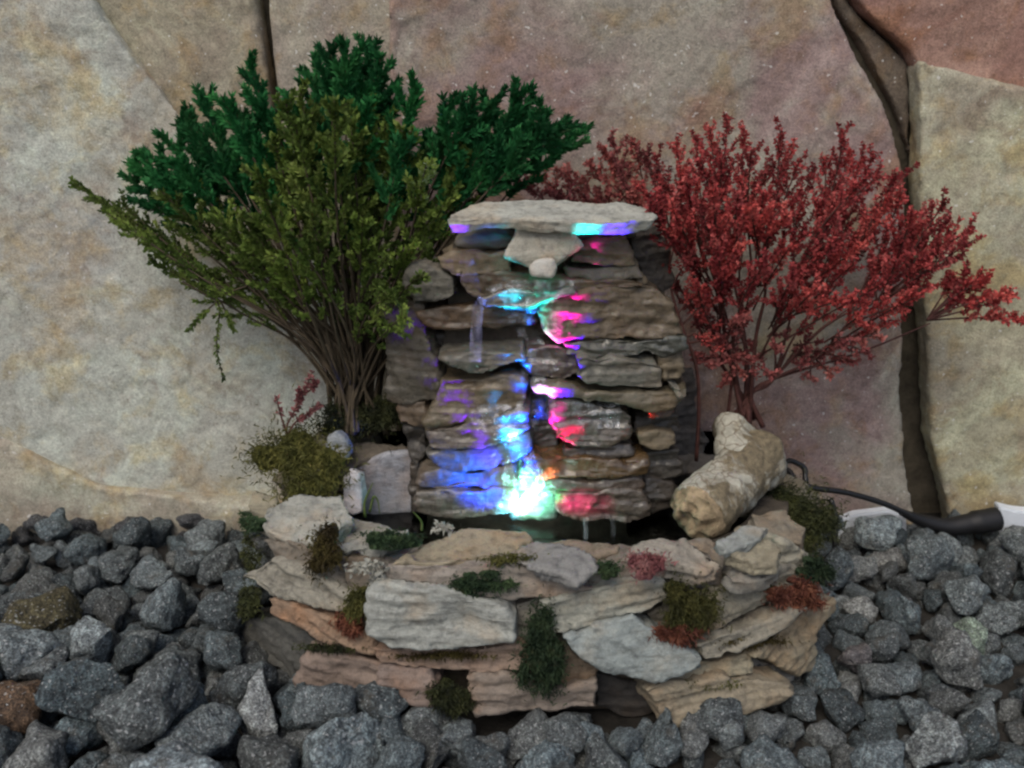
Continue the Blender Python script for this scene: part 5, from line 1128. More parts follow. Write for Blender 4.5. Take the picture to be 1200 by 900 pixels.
(11,0.034,-0.2755,-0.1167,-0.0226,0.667,0.332,0.605,0.282),(11,0.026,-0.2196,-0.0926,-0.0279,0.453,0.21,0.858,0.117),(2,0.042,0.2791,-0.0943,-0.0096,0.634,0.637,-0.432,0.073),(6,0.038,0.3453,-0.1166,-0.012,0.813,0.403,-0.345,0.24),
(10,0.05,0.3917,-0.1017,-0.0113,0.653,-0.258,0.647,-0.298),(2,0.038,0.4424,-0.1222,-0.0118,0.789,0.165,0.157,-0.57),(10,0.038,0.5472,-0.1356,-0.0181,0.666,0.544,-0.24,-0.45),(10,0.038,-0.5287,-0.0621,-0.002,0.237,0.099,-0.962,-0.089),
(9,0.05,-0.4554,-0.0493,-0.012,0.275,0.9,-0.061,0.332),(7,0.042,-0.3807,-0.0165,-0.0165,0.352,-0.859,-0.047,0.368),(6,0.042,-0.3584,-0.0677,-0.0086,0.401,-0.251,0.213,-0.855),(3,0.034,-0.2905,-0.0393,-0.019,0.122,-0.282,-0.769,0.56),
(4,0.05,-0.2039,-0.048,-0.0177,0.378,-0.173,-0.906,-0.077),(7,0.034,0.276,-0.0405,-0.0245,0.383,-0.908,-0.164,0.05),(10,0.026,0.3413,-0.0481,-0.0221,0.901,-0.211,0.201,0.32),(7,0.042,0.3824,-0.0582,-0.0238,0.339,-0.493,0.721,-0.348),
(5,0.042,0.4449,-0.0188,-0.0149,0.513,0.19,-0.774,-0.32),(1,0.026,0.5487,-0.0701,-0.0269,0.305,-0.186,0.124,0.926),(0,0.0675,-0.5426,-0.3563,0.0088,0.248,0.521,-0.112,0.809),(11,0.0351,-0.4763,-0.3994,-0.0145,0.569,0.324,0.754,-0.059),
(1,0.0513,-0.4297,-0.3759,-0.004,0.988,-0.036,-0.081,0.123),(10,0.0675,-0.3868,-0.3682,0.0072,0.643,-0.422,-0.565,0.298),(8,0.0513,-0.3068,-0.3743,-0.0058,0.039,0.696,-0.06,0.715),(2,0.0405,-0.2465,-0.3878,-0.001,0.505,-0.332,-0.13,-0.786),
(11,0.0675,-0.2427,-0.362,0.0103,0.502,0.074,0.733,0.453),(8,0.0567,-0.1593,-0.3903,-0.0001,0.679,-0.351,-0.09,-0.638),(2,0.034,-0.1019,-0.4167,-0.0208,0.01,0.588,0.542,-0.6),(9,0.026,-0.0378,-0.3845,-0.0141,0.842,-0.491,-0.113,-0.193),
(6,0.038,0.0023,-0.4183,-0.0168,0.483,-0.579,0.237,0.613),(9,0.05,0.0668,-0.3925,-0.0078,0.451,0.855,0.169,0.194),(1,0.03,0.1337,-0.421,-0.0221,0.144,-0.327,0.781,-0.512),(3,0.05,0.1723,-0.348,-0.0047,0.886,0.413,-0.071,-0.197),
(6,0.03,0.2727,-0.3903,-0.0194,0.342,0.158,0.759,-0.531),(1,0.034,0.2925,-0.3811,-0.0171,0.777,-0.177,0.528,-0.295),(3,0.05,0.3796,-0.3436,-0.0057,0.651,0.688,0.313,0.071),(8,0.026,0.4076,-0.3754,-0.0205,0.116,0.484,-0.827,-0.261),
(11,0.034,0.5158,-0.405,-0.023,0.348,-0.123,-0.505,0.78),(9,0.0405,-0.4996,-0.3603,-0.0099,0.381,-0.239,-0.875,0.18),(1,0.0675,-0.4381,-0.337,0.0065,0.613,-0.442,-0.167,0.633),(0,0.0567,-0.4038,-0.3049,0.0026,0.604,-0.496,0.534,-0.324),
(7,0.0675,-0.3347,-0.3626,0.0112,0.588,-0.191,0.125,0.776),(1,0.0567,-0.2964,-0.3148,0.0064,0.946,0.037,0.323,-0.014),(2,0.0351,-0.2421,-0.3598,-0.0077,0.637,0.148,-0.471,0.592),(10,0.0675,-0.1729,-0.3602,0.0222,0.397,-0.918,-0.005,0.002),
(2,0.0567,-0.0857,-0.2659,0.0036,0.195,0.193,0.145,0.95),(2,0.038,-0.0915,-0.3442,-0.0083,0.468,-0.019,0.72,0.512),(9,0.034,-0.0474,-0.3039,-0.0088,0.298,-0.619,-0.625,0.372),(8,0.042,0.0339,-0.3299,-0.0054,0.428,-0.04,-0.122,-0.895),
(11,0.034,0.0987,-0.3415,-0.023,0.053,-0.125,0.504,-0.853),(8,0.038,0.1552,-0.3372,-0.0192,0.443,-0.093,0.215,0.866),(10,0.05,0.2112,-0.3188,-0.0039,0.436,0.066,-0.15,-0.885),(7,0.038,0.2536,-0.3218,-0.0124,0.304,-0.765,0.08,-0.562),
(9,0.042,0.3235,-0.3499,-0.0086,0.347,-0.516,0.164,-0.766),(10,0.03,0.394,-0.3106,-0.0055,0.395,0.05,-0.418,-0.817),(7,0.026,0.4447,-0.333,-0.0151,0.376,-0.067,0.804,0.456),(0,0.042,0.4661,-0.2983,-0.0108,0.036,-0.79,0.072,0.608),
(3,0.0405,-0.5214,-0.263,-0.0044,0.507,0.793,0.18,0.284),(10,0.0459,-0.4592,-0.2724,0.0037,0.555,0.36,-0.692,0.288),(11,0.0513,-0.3948,-0.2708,0.003,0.278,-0.341,0.268,0.857),(0,0.0351,-0.3605,-0.2638,0.011,0.63,-0.75,0.075,0.185),
(11,0.0513,-0.2982,-0.254,0.0106,0.424,0.01,0.818,-0.389),(2,0.0567,-0.1986,-0.2718,0.0008,0.452,-0.156,0.044,0.877),(7,0.0513,-0.1563,-0.2704,-0.0007,0.084,-0.603,-0.684,-0.402),(8,0.038,-0.0976,-0.2529,-0.0124,0.712,0.39,0.437,-0.388),
(0,0.034,0.1601,-0.2426,-0.006,0.315,0.435,-0.264,0.801),(6,0.038,0.2122,-0.255,-0.0129,0.047,0.808,-0.532,-0.249),(9,0.05,0.2521,-0.2951,-0.0076,0.624,-0.629,-0.326,0.33),(5,0.05,0.3403,-0.2958,0.0023,0.002,-0.332,0.088,-0.939),
(8,0.03,0.3882,-0.2555,-0.0108,0.182,-0.58,0.5,0.616),(10,0.05,0.4498,-0.266,-0.0029,0.063,0.089,0.753,-0.648),(2,0.042,0.545,-0.259,-0.0193,0.836,0.368,0.007,-0.407),(1,0.0675,-0.5506,-0.2174,0.0018,0.512,-0.462,0.666,-0.284),
(3,0.0675,-0.4697,-0.244,0.0191,0.227,0.29,-0.372,-0.852),(3,0.0513,-0.4257,-0.179,-0.0009,0.909,-0.3,0.28,0.074),(2,0.0567,-0.3583,-0.2369,0.0027,0.071,-0.904,0.319,-0.276),(5,0.0351,-0.3186,-0.2373,-0.0204,0.69,-0.531,0.237,-0.431),
(8,0.0513,-0.2009,-0.181,0.0086,0.143,-0.356,0.377,-0.843),(11,0.0351,-0.2129,-0.2059,-0.0252,0.391,-0.025,0.822,0.413),(8,0.026,0.248,-0.1929,-0.0227,0.342,0.103,-0.855,0.377),(0,0.05,0.3036,-0.2216,-0.0013,0.189,-0.922,-0.179,0.287),
(8,0.026,0.3744,-0.1998,-0.0177,0.19,-0.033,-0.795,0.575),(8,0.026,0.397,-0.2191,-0.0139,0.309,-0.291,-0.019,0.905),(9,0.05,0.4911,-0.202,-0.0164,0.013,-0.889,-0.411,0.2),(10,0.05,-0.533,-0.1019,-0.0008,0.467,-0.693,0.39,-0.386),
(7,0.05,-0.4821,-0.1186,-0.0016,0.706,-0.422,-0.454,-0.342),(0,0.026,-0.4401,-0.1576,-0.0108,0.467,-0.587,-0.207,0.628),(8,0.05,-0.3612,-0.1663,-0.0015,0.909,-0.352,-0.052,0.219),(2,0.042,-0.2969,-0.1591,-0.0083,0.305,0.697,-0.553,-0.34),
(9,0.05,-0.2072,-0.1102,-0.0126,0.41,-0.154,-0.664,-0.605),(8,0.034,0.2514,-0.1609,-0.0194,0.532,-0.78,-0.006,-0.33),(2,0.042,0.2916,-0.1653,-0.005,0.327,0.362,-0.787,0.378),(7,0.034,0.3646,-0.0973,-0.0086,0.605,0.056,0.505,0.613),
(8,0.026,0.4321,-0.1724,-0.0237,0.953,-0.158,-0.036,-0.258),(4,0.034,0.4934,-0.1483,-0.0208,0.618,-0.583,0.376,0.37),(7,0.034,-0.5141,-0.0992,-0.0165,0.753,-0.573,-0.159,-0.28),(0,0.034,-0.4572,-0.1169,-0.0096,0.969,-0.135,-0.111,-0.174),
(1,0.038,-0.4035,-0.0892,-0.0136,0.644,-0.453,-0.267,0.556),(8,0.03,-0.3521,-0.112,-0.0128,0.312,0.013,-0.924,-0.219),(4,0.042,-0.2645,-0.0897,-0.0053,0.438,0.783,-0.357,0.259),(1,0.034,-0.2585,-0.0727,-0.0098,0.318,0.287,0.198,-0.882),
(7,0.03,0.25,-0.0986,-0.0202,0.538,-0.187,0.285,0.771),(9,0.034,0.3113,-0.1204,-0.0128,0.188,-0.456,-0.869,0.037),(10,0.038,0.4182,-0.075,-0.0014,0.401,-0.036,-0.898,0.175),(11,0.03,0.474,-0.0719,-0.0214,0.598,0.482,0.254,-0.588),
(10,0.026,0.5477,-0.0866,-0.0238,0.019,-0.073,-0.819,0.568),(3,0.034,-0.505,-0.0111,-0.0227,0.871,0.458,-0.137,-0.116),(8,0.026,-0.4008,-0.0688,-0.0213,0.769,-0.452,0.443,-0.09),(4,0.05,-0.391,-0.0468,0.0028,0.694,0.443,-0.566,0.045),
(0,0.026,-0.3524,-0.0338,-0.0161,0.196,-0.305,-0.483,0.797),(5,0.042,-0.2538,-0.0121,-0.0165,0.329,-0.468,-0.618,-0.539),(7,0.042,-0.2117,-0.0748,-0.0205,0.005,0.751,-0.641,0.155),(4,0.042,0.2767,-0.0254,-0.0103,0.347,-0.856,0.324,-0.205),
(9,0.03,0.3333,-0.0376,-0.0125,0.46,0.868,0.097,-0.158),(0,0.03,0.375,-0.017,-0.0167,0.108,0.534,-0.578,-0.607),(7,0.03,0.4829,-0.0421,-0.0146,0.79,-0.241,-0.134,-0.547),(1,0.05,0.5359,-0.0653,-0.0177,0.279,-0.579,0.686,-0.341),
(11,0.0567,-0.5215,-0.3954,0.0138,0.365,-0.267,0.891,-0.047),(7,0.0351,-0.4666,-0.3838,-0.0039,0.212,-0.958,-0.18,0.067),(8,0.0513,-0.4285,-0.4096,0.0023,0.122,0.017,0.169,-0.978),(3,0.0459,-0.3157,-0.4021,0.001,0.245,0.127,-0.155,-0.948),
(10,0.0459,-0.2862,-0.4128,0.0004,0.224,-0.426,0.827,-0.29),(4,0.0459,-0.259,-0.4125,0.0157,0.357,-0.152,0.647,-0.657),(11,0.0513,-0.1557,-0.4169,-0.0065,0.711,-0.364,-0.598,-0.061),(5,0.038,-0.1115,-0.4131,-0.0033,0.334,-0.108,-0.926,0.136),
(0,0.042,-0.0319,-0.4139,-0.0032,0.126,0.812,-0.521,-0.233),(5,0.03,-0.001,-0.3979,-0.0119,0.31,-0.096,-0.946,-0.01),(10,0.042,0.0408,-0.3935,-0.0003,0.189,-0.859,0.421,0.225),(4,0.038,0.0953,-0.3943,-0.0198,0.418,-0.183,-0.616,0.642),
(4,0.042,0.1811,-0.4142,-0.0146,0.747,0.383,0.272,-0.47),(3,0.042,0.2254,-0.3634,-0.0124,0.966,0.158,0.193,0.072),(7,0.03,0.2582,-0.4157,-0.0194,0.543,-0.349,-0.642,0.414),(2,0.038,0.3506,-0.3955,-0.0121,0.885,0.375,-0.196,-0.195),
(8,0.038,0.3798,-0.3846,-0.0177,0.261,-0.956,0.103,0.091),(8,0.026,0.4299,-0.3976,-0.0172,0.964,0.097,0.168,0.183),(11,0.026,0.5487,-0.4043,-0.0247,0.966,0.023,-0.09,-0.241),(7,0.0513,-0.4747,-0.2958,0.0158,0.464,0.589,-0.453,-0.483),
(1,0.0513,-0.4144,-0.3297,0.0049,0.726,-0.224,-0.346,0.55),(10,0.0513,-0.3837,-0.3197,0.0233,0.082,-0.797,0.517,0.301),(0,0.0405,-0.3542,-0.3543,0.015,0.837,0.251,-0.295,-0.386),(0,0.0405,-0.307,-0.3451,-0.0007,0.931,-0.015,0.352,-0.098),
(2,0.0513,-0.2198,-0.3533,-0.0008,0.196,0.555,-0.644,-0.488),(2,0.0405,-0.1419,-0.3514,-0.0016,0.501,-0.693,-0.01,0.518),(2,0.026,-0.1263,-0.3473,-0.022,0.471,-0.238,-0.592,-0.609),(5,0.05,-0.0549,-0.2738,-0.0113,0.351,-0.146,0.851,0.364),
(4,0.03,0.0242,-0.3508,-0.0149,0.192,-0.354,-0.845,-0.353),(11,0.05,0.1123,-0.355,-0.0152,0.852,0.252,0.412,-0.2),(1,0.026,0.0736,-0.3169,-0.0209,0.659,-0.269,0.689,-0.137),(11,0.03,0.1712,-0.3112,-0.019,0.454,-0.259,-0.74,-0.423),
(0,0.034,0.2665,-0.3757,-0.0124,0.403,-0.802,-0.377,-0.229),(9,0.038,0.2837,-0.3465,-0.0161,0.872,-0.433,0.147,-0.173),(6,0.03,0.3118,-0.3306,-0.0077,0.893,-0.293,0.315,0.136),(11,0.03,0.4069,-0.3276,-0.0225,0.56,0.558,-0.171,-0.588),
(2,0.05,0.4146,-0.3255,-0.0004,0.074,0.029,0.955,-0.286),(1,0.042,0.5443,-0.3209,-0.0216,0.283,-0.583,0.747,0.152),(10,0.0567,-0.5383,-0.2899,0.0165,0.427,-0.048,0.415,0.802),(8,0.0513,-0.4293,-0.265,0.0165,0.934,-0.099,0.008,-0.344),
(2,0.0351,-0.374,-0.2628,-0.0061,0.864,0.236,0.424,0.135),(8,0.0351,-0.3326,-0.2583,0.0202,0.342,0.094,0.74,0.572),(4,0.0675,-0.321,-0.232,0.0113,0.059,0.04,0.563,-0.823),(10,0.0675,-0.2112,-0.2986,0.0299,0.867,0.253,-0.093,0.419),
(10,0.0459,-0.1117,-0.2872,0.0147,0.067,-0.123,0.651,-0.746),(2,0.038,-0.1003,-0.2866,-0.0066,0.219,-0.247,-0.455,-0.827),(3,0.05,0.1268,-0.2765,-0.0065,0.948,0.242,0.048,0.2),(3,0.038,0.2417,-0.2357,-0.0072,0.373,0.009,0.198,0.907),
(10,0.03,0.2802,-0.2548,-0.009,0.67,0.699,-0.248,-0.031),(2,0.034,0.3404,-0.333,-0.0162,0.625,0.424,0.646,0.109),(7,0.03,0.4039,-0.2711,-0.0049,0.163,0.967,0.001,0.196),(6,0.042,0.4062,-0.2346,0.002,0.267,-0.784,0.552,-0.091),
(11,0.03,0.5263,-0.251,-0.0276,0.457,0.233,0.851,0.115),(6,0.0675,-0.529,-0.2566,0.0282,0.429,-0.037,0.82,0.377),(5,0.0567,-0.4779,-0.1702,0.0001,0.331,-0.812,-0.442,0.19),(10,0.0567,-0.4023,-0.2208,0.0288,0.38,-0.349,0.317,-0.796),
(8,0.0351,-0.3857,-0.2298,-0.0027,0.721,0.36,-0.458,0.376),(9,0.0513,-0.2809,-0.2171,0.0035,0.392,-0.571,-0.597,-0.405),(8,0.0351,-0.2554,-0.2188,0.001,0.805,-0.434,-0.352,-0.196),(3,0.0459,-0.1976,-0.2118,-0.0022,0.247,0.138,0.245,0.927),
(0,0.03,0.234,-0.2129,-0.0052,0.123,0.201,-0.88,0.412),(6,0.026,0.295,-0.1999,-0.0132,0.125,0.353,-0.714,-0.592),(3,0.034,0.3791,-0.222,-0.0082,0.537,0.097,0.377,0.749),(6,0.038,0.4179,-0.2033,-0.0086,0.132,0.193,-0.718,-0.655),
(8,0.034,0.4781,-0.232,-0.0103,0.891,0.059,0.075,0.445),(9,0.05,-0.5125,-0.1242,0.0019,0.533,0.15,-0.617,-0.56),(0,0.03,-0.4566,-0.1493,-0.002,0.391,-0.065,0.918,0.024),(1,0.038,-0.4015,-0.1462,-0.0124,0.326,0.118,-0.083,-0.934),
(1,0.034,-0.3019,-0.1775,-0.0197,0.746,-0.63,0.208,-0.064),(2,0.05,-0.2852,-0.1118,-0.006,0.813,0.425,-0.373,-0.139),(0,0.042,-0.1977,-0.1366,-0.0036,0.778,0.442,0.362,0.262),(9,0.05,0.2272,-0.1426,-0.0133,0.336,-0.759,-0.549,-0.103),
(6,0.026,0.327,-0.13,-0.0151,0.664,-0.39,-0.533,0.35),(7,0.038,0.418,-0.1194,-0.0038,0.161,-0.312,-0.211,0.912),(10,0.026,0.4685,-0.161,-0.0145,0.437,0.214,-0.214,0.847),(1,0.042,0.5142,-0.1537,-0.0165,0.116,-0.132,0.92,0.351),
(1,0.026,-0.5299,-0.1124,-0.0269,0.022,0.217,-0.055,-0.974),(0,0.042,-0.4734,-0.0972,0.0039,0.181,-0.276,0.318,-0.889),(9,0.026,-0.4059,-0.1025,-0.0262,0.509,0.824,-0.244,-0.05),(5,0.038,-0.3331,-0.1201,-0.0036,0.444,0.449,-0.76,-0.154),
(2,0.05,-0.3175,-0.0949,-0.0054,0.536,0.461,0.123,0.697),(8,0.05,-0.2352,-0.0966,-0.0062,0.175,-0.743,-0.644,-0.05),(1,0.05,0.2568,-0.1114,-0.0032,0.639,0.344,0.641,-0.249),(4,0.026,0.3033,-0.1001,-0.0083,0.313,-0.022,0.938,-0.144),
(0,0.05,0.3368,-0.0936,0.0003,0.477,0.167,0.52,-0.689),(0,0.03,0.4217,-0.1003,-0.011,0.358,-0.056,0.295,-0.884),(10,0.038,0.4674,-0.1208,-0.0062,0.282,0.701,0.646,0.11),(4,0.038,-0.5472,-0.0549,-0.0116,0.254,0.467,-0.507,-0.679),
(7,0.026,-0.5,-0.0425,-0.0261,0.482,-0.873,0.031,0.066),(3,0.034,-0.3989,-0.0496,-0.0222,0.386,0.331,-0.108,-0.854),(7,0.026,-0.3375,-0.0295,-0.0058,0.065,-0.359,0.903,-0.227),(4,0.05,-0.3243,-0.0512,-0.0032,0.337,0.428,0.464,-0.699),
(8,0.03,-0.2333,-0.0489,-0.0216,0.052,-0.991,-0.012,0.124),(11,0.03,0.2383,-0.017,-0.024,0.985,-0.066,-0.049,-0.155),(6,0.034,0.3267,-0.0148,-0.0156,0.715,-0.319,-0.125,-0.609),(11,0.038,0.3691,-0.0625,-0.0082,0.718,-0.138,0.158,-0.664),
(8,0.05,0.4304,-0.0514,-0.0135,0.129,-0.058,0.709,-0.691),(2,0.026,0.4843,-0.0602,-0.0144,0.085,0.344,0.563,0.747)]
GROUP = 'dark crushed gravel stones around the fountain'
# a row of stones drawn up against the foot of the basin
for _k in range(15):
    _r = random.Random(70 + _k)
    _x = -.135 + _k * .0205 + _r.uniform(-.004, .004)
    _y = -.05 - .236 * (max(0, 1 - abs((_x - .02) / .235) ** 3)) ** (1 / 3) - _r.uniform(0, .012)
    _q = Quaternion((_r.gauss(0, 1), _r.gauss(0, 1), _r.gauss(0, 1), _r.gauss(0, 1))).normalized()
    GRAVEL.append((_r.randrange(12), _r.choice((.030, .034, .040)), _x, _y, -.006, _q.w, _q.x, _q.y, _q.z))
SPECIAL = {549: ('ochre-brown mossy stone among the dark gravel left of the basin', (0.06, 0.052, 0.026)), 633: ('large rust-brown stone at the lower left corner of the gravel', (0.08639999999999999, 0.054, 0.0324)), 663: ('pale grey rounded stone in the gravel beside the right end of the basin', (0.24, 0.25, 0.24)), 554: ('pale green-grey stone in the gravel on the right', (0.19, 0.24, 0.19)), 734: ('large pale grey stone in the gravel at the front left of the basin', (0.19, 0.205, 0.205)), 715: ('large flat blue-grey stone in the front of the gravel, left', (0.13, 0.155, 0.165)), 42: ('reddish grey stone in the front left of the gravel', (0.17, 0.14, 0.125)), 441: ('blue-grey stone standing against the lower right basin stone', (0.12, 0.145, 0.15)), 132: ('bluish stone in the gap under the basin front', (0.1, 0.125, 0.14)), 576: ('big grey stone with dark side in front of the white board strip', (0.15, 0.155, 0.15)), 830: ('big blue-grey boulder at the left edge of the gravel', (0.115, 0.135, 0.14)), 848: ('purplish grey stone in the gravel right of the basin', (0.125, 0.115, 0.115)), 845: ('pale blue-grey stone left of the basin beside the ochre stone', (0.16, 0.185, 0.19))}
REST = {0, 1, 2, 3, 4, 5, 6, 7, 8, 9, 10, 11, 12, 13, 14, 15, 16, 17, 18, 19, 20, 21, 22, 23, 24, 25, 26, 27, 28, 30, 31, 32, 33, 34, 35, 36, 37, 38, 39, 40, 41, 43, 45, 46, 52, 53, 54, 55, 56, 57, 58, 59, 60, 61, 66, 67, 68, 69, 70, 71, 72, 76, 78, 79, 80, 81, 82, 83, 85, 88, 89, 90, 91, 94, 95, 100, 101, 102, 103, 104, 105, 106, 107, 108, 109, 110, 111, 112, 113, 114, 115, 116, 117, 118, 119, 120, 121, 122, 123, 124, 125, 126, 128, 129, 131, 133, 135, 136, 137, 138, 139, 140, 141, 142, 144, 145, 147, 152, 153, 154, 155, 156, 157, 158, 162, 163, 164, 165, 166, 167, 168, 169, 171, 172, 175, 176, 177, 180, 181, 182, 183, 184, 186, 187, 188, 189, 190, 191, 192, 193, 194, 195, 196, 197, 198, 199, 200, 201, 202, 203, 204, 205, 206, 207, 208, 209, 210, 211, 212, 213, 214, 215, 216, 217, 218, 219, 220, 221, 222, 223, 224, 225, 226, 227, 228, 229, 230, 231, 232, 233, 234, 235, 236, 237, 238, 239, 240, 241, 243, 250, 251, 252, 253, 254, 255, 256, 262, 263, 264, 265, 266, 267, 268, 269, 270, 273, 274, 275, 276, 277, 278, 279, 285, 286, 287, 288, 290, 292, 293, 295, 297, 298, 299, 300, 301, 302, 303, 304, 305, 306, 307, 308, 309, 310, 311, 312, 313, 314, 315, 316, 317, 318, 319, 320, 321, 322, 323, 324, 325, 326, 327, 332, 333, 334, 335, 336, 337, 338, 339, 341, 342, 343, 348, 349, 350, 351, 352, 353, 355, 359, 360, 361, 362, 363, 364, 365, 367, 368, 371, 372, 373, 374, 376, 378, 380, 382, 383, 384, 385, 386, 387, 388, 389, 390, 391, 392, 394, 395, 396, 397, 398, 399, 400, 401, 402, 403, 404, 405, 406, 407, 408, 409, 410, 411, 412, 413, 414, 415, 416, 417, 418, 420, 422, 423, 427, 428, 429, 430, 431, 432, 433, 434, 435, 436, 439, 440, 444, 445, 446, 447, 448, 449, 450, 451, 453, 457, 458, 459, 460, 461, 462, 463, 469, 470, 471, 472, 477, 479, 481, 482, 483, 484, 485, 488, 491, 492, 493, 494, 495, 496, 497, 498, 499, 500, 501, 502, 503, 504, 505, 506, 507, 508, 509, 510, 511, 512, 513, 514, 515, 516, 520, 522, 525, 527, 528, 529, 530, 531, 532, 533, 534, 536, 538, 541, 543, 544, 545, 546, 547, 548, 555, 556, 557, 558, 559, 560, 561, 566, 567, 568, 569, 570, 574, 575, 578, 579, 580, 581, 583, 584, 589, 590, 591, 592, 593, 594, 595, 596, 597, 598, 599, 600, 601, 602, 603, 604, 605, 606, 607, 608, 609, 610, 611, 612, 613, 614, 618, 621, 622, 623, 624, 625, 626, 627, 628, 629, 630, 631, 632, 637, 641, 642, 643, 644, 645, 646, 648, 651, 654, 655, 656, 657, 658, 659, 662, 665, 666, 667, 668, 669, 672, 673, 677, 678, 679, 681, 688, 689, 690, 691, 692, 693, 694, 695, 696, 697, 698, 699, 700, 701, 702, 703, 704, 705, 706, 707, 708, 709, 710, 711, 712, 714, 717, 720, 721, 724, 725, 726, 727, 728, 729, 730, 731, 735, 736, 739, 740, 741, 742, 743, 744, 745, 746, 747, 750, 752, 753, 754, 755, 756, 757, 764, 765, 766, 767, 772, 775, 776, 777, 781, 785, 786, 787, 788, 789, 790, 791, 792, 793, 794, 795, 796, 797, 798, 799, 800, 801, 802, 803, 804, 805, 806, 807, 808, 809, 810, 811, 812, 813, 814, 816, 817, 818, 819, 820, 821, 822, 823, 824, 825, 826, 827, 828, 833, 837, 838, 839, 840, 841, 842, 843, 844, 850, 851, 852, 853, 854, 855, 856, 861, 862, 863, 864, 865, 874, 875, 876, 878, 881, 882, 885}
rest_v, rest_f = [], []
for i, (k, s, x, y, z, qw, qx, qy, qz) in enumerate(GRAVEL):
    me = ROCKS[int(k)]
    q = Quaternion((qw, qx, qy, qz))
    rr = random.Random(i)
    if i in REST:
        b = len(rest_v)
        rest_v += [q @ (v.co * s) + Vector((x, y, z)) for v in me.vertices]
        rest_f += [tuple(b + w for w in p.vertices) for p in me.polygons]
        continue
    o = new_obj('gravel_stone', me)
    o.location = (x, y, z)
    o.rotation_mode = 'QUATERNION'
    o.rotation_quaternion = q
    o.scale = (s, s, s)
    b = rr.uniform(.060, .135) * (1.45 if rr.random() < .18 else 1.0)
    w = rr.uniform(-.5, 1)
    o.color = (b * (.82 + .12 * w), b * 1.0, b * (1.05 - .08 * w), 1)
    size = 'large' if s > .044 else 'small' if s < .031 else 'medium'
    tone = 'dark grey' if b < .082 else 'slate grey' if b < .108 else 'mid grey' if b < .136 else 'pale grey'
    depth = 'by the wall foot' if y > -.07 else 'towards the back' if y > -.16 else 'towards the front' if y > -.27 else 'in the foremost row'
    side = 'far left' if x < -.33 else 'left of the basin' if x < -.17 else 'front left of the basin' if x < -.06 else 'before the basin middle' if x < .09 else 'front right of the basin' if x < .20 else 'right of the basin' if x < .33 else 'far right'
    lab = '%s %s gravel stone %s, %s' % (size, tone, side, depth)
    if i in SPECIAL:
        lab, c = SPECIAL[i]
        o.color = (*c, 1)
    tag(o, lab, 'gravel stone', GROUP)
if rest_v:
    o = new_obj('gravel_bed', mesh_from('gravel_bed', rest_v, rest_f), None, M['gravel'], (.05, .052, .055, 1))
    # texture of the shared rock material is laid out per unit rock, so this mesh is stored at rock scale too
    S_ = 0.034
    o.data.transform(Matrix.Scale(1 / S_, 4))
    o.scale = (S_, S_, S_)
    tag(o, 'deeper gravel showing in the gaps between the upper stones', 'gravel', kind='stuff')

# ------------------------------------------------------------------ the log resting on the right of the rim
def log_thing():
    root = empty('log', at(850, 570, -0.165))
    tag(root, 'short weathered log with cracked pale bark lying across the basin rim', 'log')
    A, B = at(817, 603, -0.186), at(892, 533, -0.118)
    ax = (B - A).normalized()
    s = ax.cross(Z3).normalized()
    u = s.cross(ax)
    NS, NR = 40, 34
    v, f = [], []
    L = (B - A).length
    rad = 0.0212
    for i in range(NR + 1):
        t = i / NR
        c = A.lerp(B, t)
        for k in range(NS):
            a = 2 * math.pi * k / NS
            d = s * math.cos(a) + u * math.sin(a)
            q = c + d * rad
            r = rad * (1 + .10 * noise.noise(q * 60) + .06 * noise.noise(q * 160) + .05 * math.sin(3 * a + 4 * t))
            r *= 1.0 + .10 * (t > .8) * math.sin((t - .8) / .2 * math.pi)
            plate = noise.noise(Vector((a * 3.0, t * 9.0, 4.2)))
            r += .0012 * (1 if plate > .02 else 0) - .004 * max(0, noise.noise(q * 45 + Vector((3, 1, 0))) - .1)
            if i == 0: r *= .90
            if i == NR: r *= .75
            v.append(c + d * r)
    for i in range(NR):
        for k in range(NS):
            a, b = i * NS + k, i * NS + (k + 1) % NS
            f.append((a, b, b + NS, a + NS))
    f.append(tuple(range(NR * NS, (NR + 1) * NS)))
    adopt(new_obj('bark', mesh_from('bark', v, f), None, M['bark']), root)
    # the broken end: lumpy ochre wood bulging out of the bark
    v, f = [], []
    NRR = 12
    for i in range(NRR + 1):
        rr = i / NRR
        for k in range(NS):
            a = 2 * math.pi * k / NS
            d = s * math.cos(a) + u * math.sin(a)
            q = A + d * (rad * .97 * rr)
            bulge = .0085 * math.sqrt(max(0, 1 - rr ** 2)) + .0055 * noise.noise(q * 120) + .003 * noise.noise(q * 260)
            v.append(q - ax * (bulge if rr < 1 else -.002))
    for i in range(NRR):
        for k in range(NS):
            a, b = i * NS + k, i * NS + (k + 1) % NS
            f.append((a, a + NS, b + NS, b))
    e = adopt(new_obj('broken_end', mesh_from('broken_end', v, f), None, M['heart']), root)
    e['label'] = 'ochre broken end of the log'
    # the stub of a side branch, behind
    t = Tubes()
    P = [at(868, 545, -0.135), at(862, 525, -0.128), at(860, 508, -0.118), at(864, 498, -0.112)]
    t.tube(curve(P, 14), 0, 0, 24, True, lambda w: .0165 * (1 - .25 * w ** 3) + .002 * math.sin(w * 9))
    for k in range(len(t.v)):
        t.v[k] = t.v[k] + Vector((noise.noise(t.v[k] * 90), noise.noise(t.v[k] * 90 + Vector((9, 0, 0))), noise.noise(t.v[k] * 90 + Vector((0, 9, 0))))) * .003
    st = t.build('branch_stub', M['bark'], root)
    return root


log_thing()

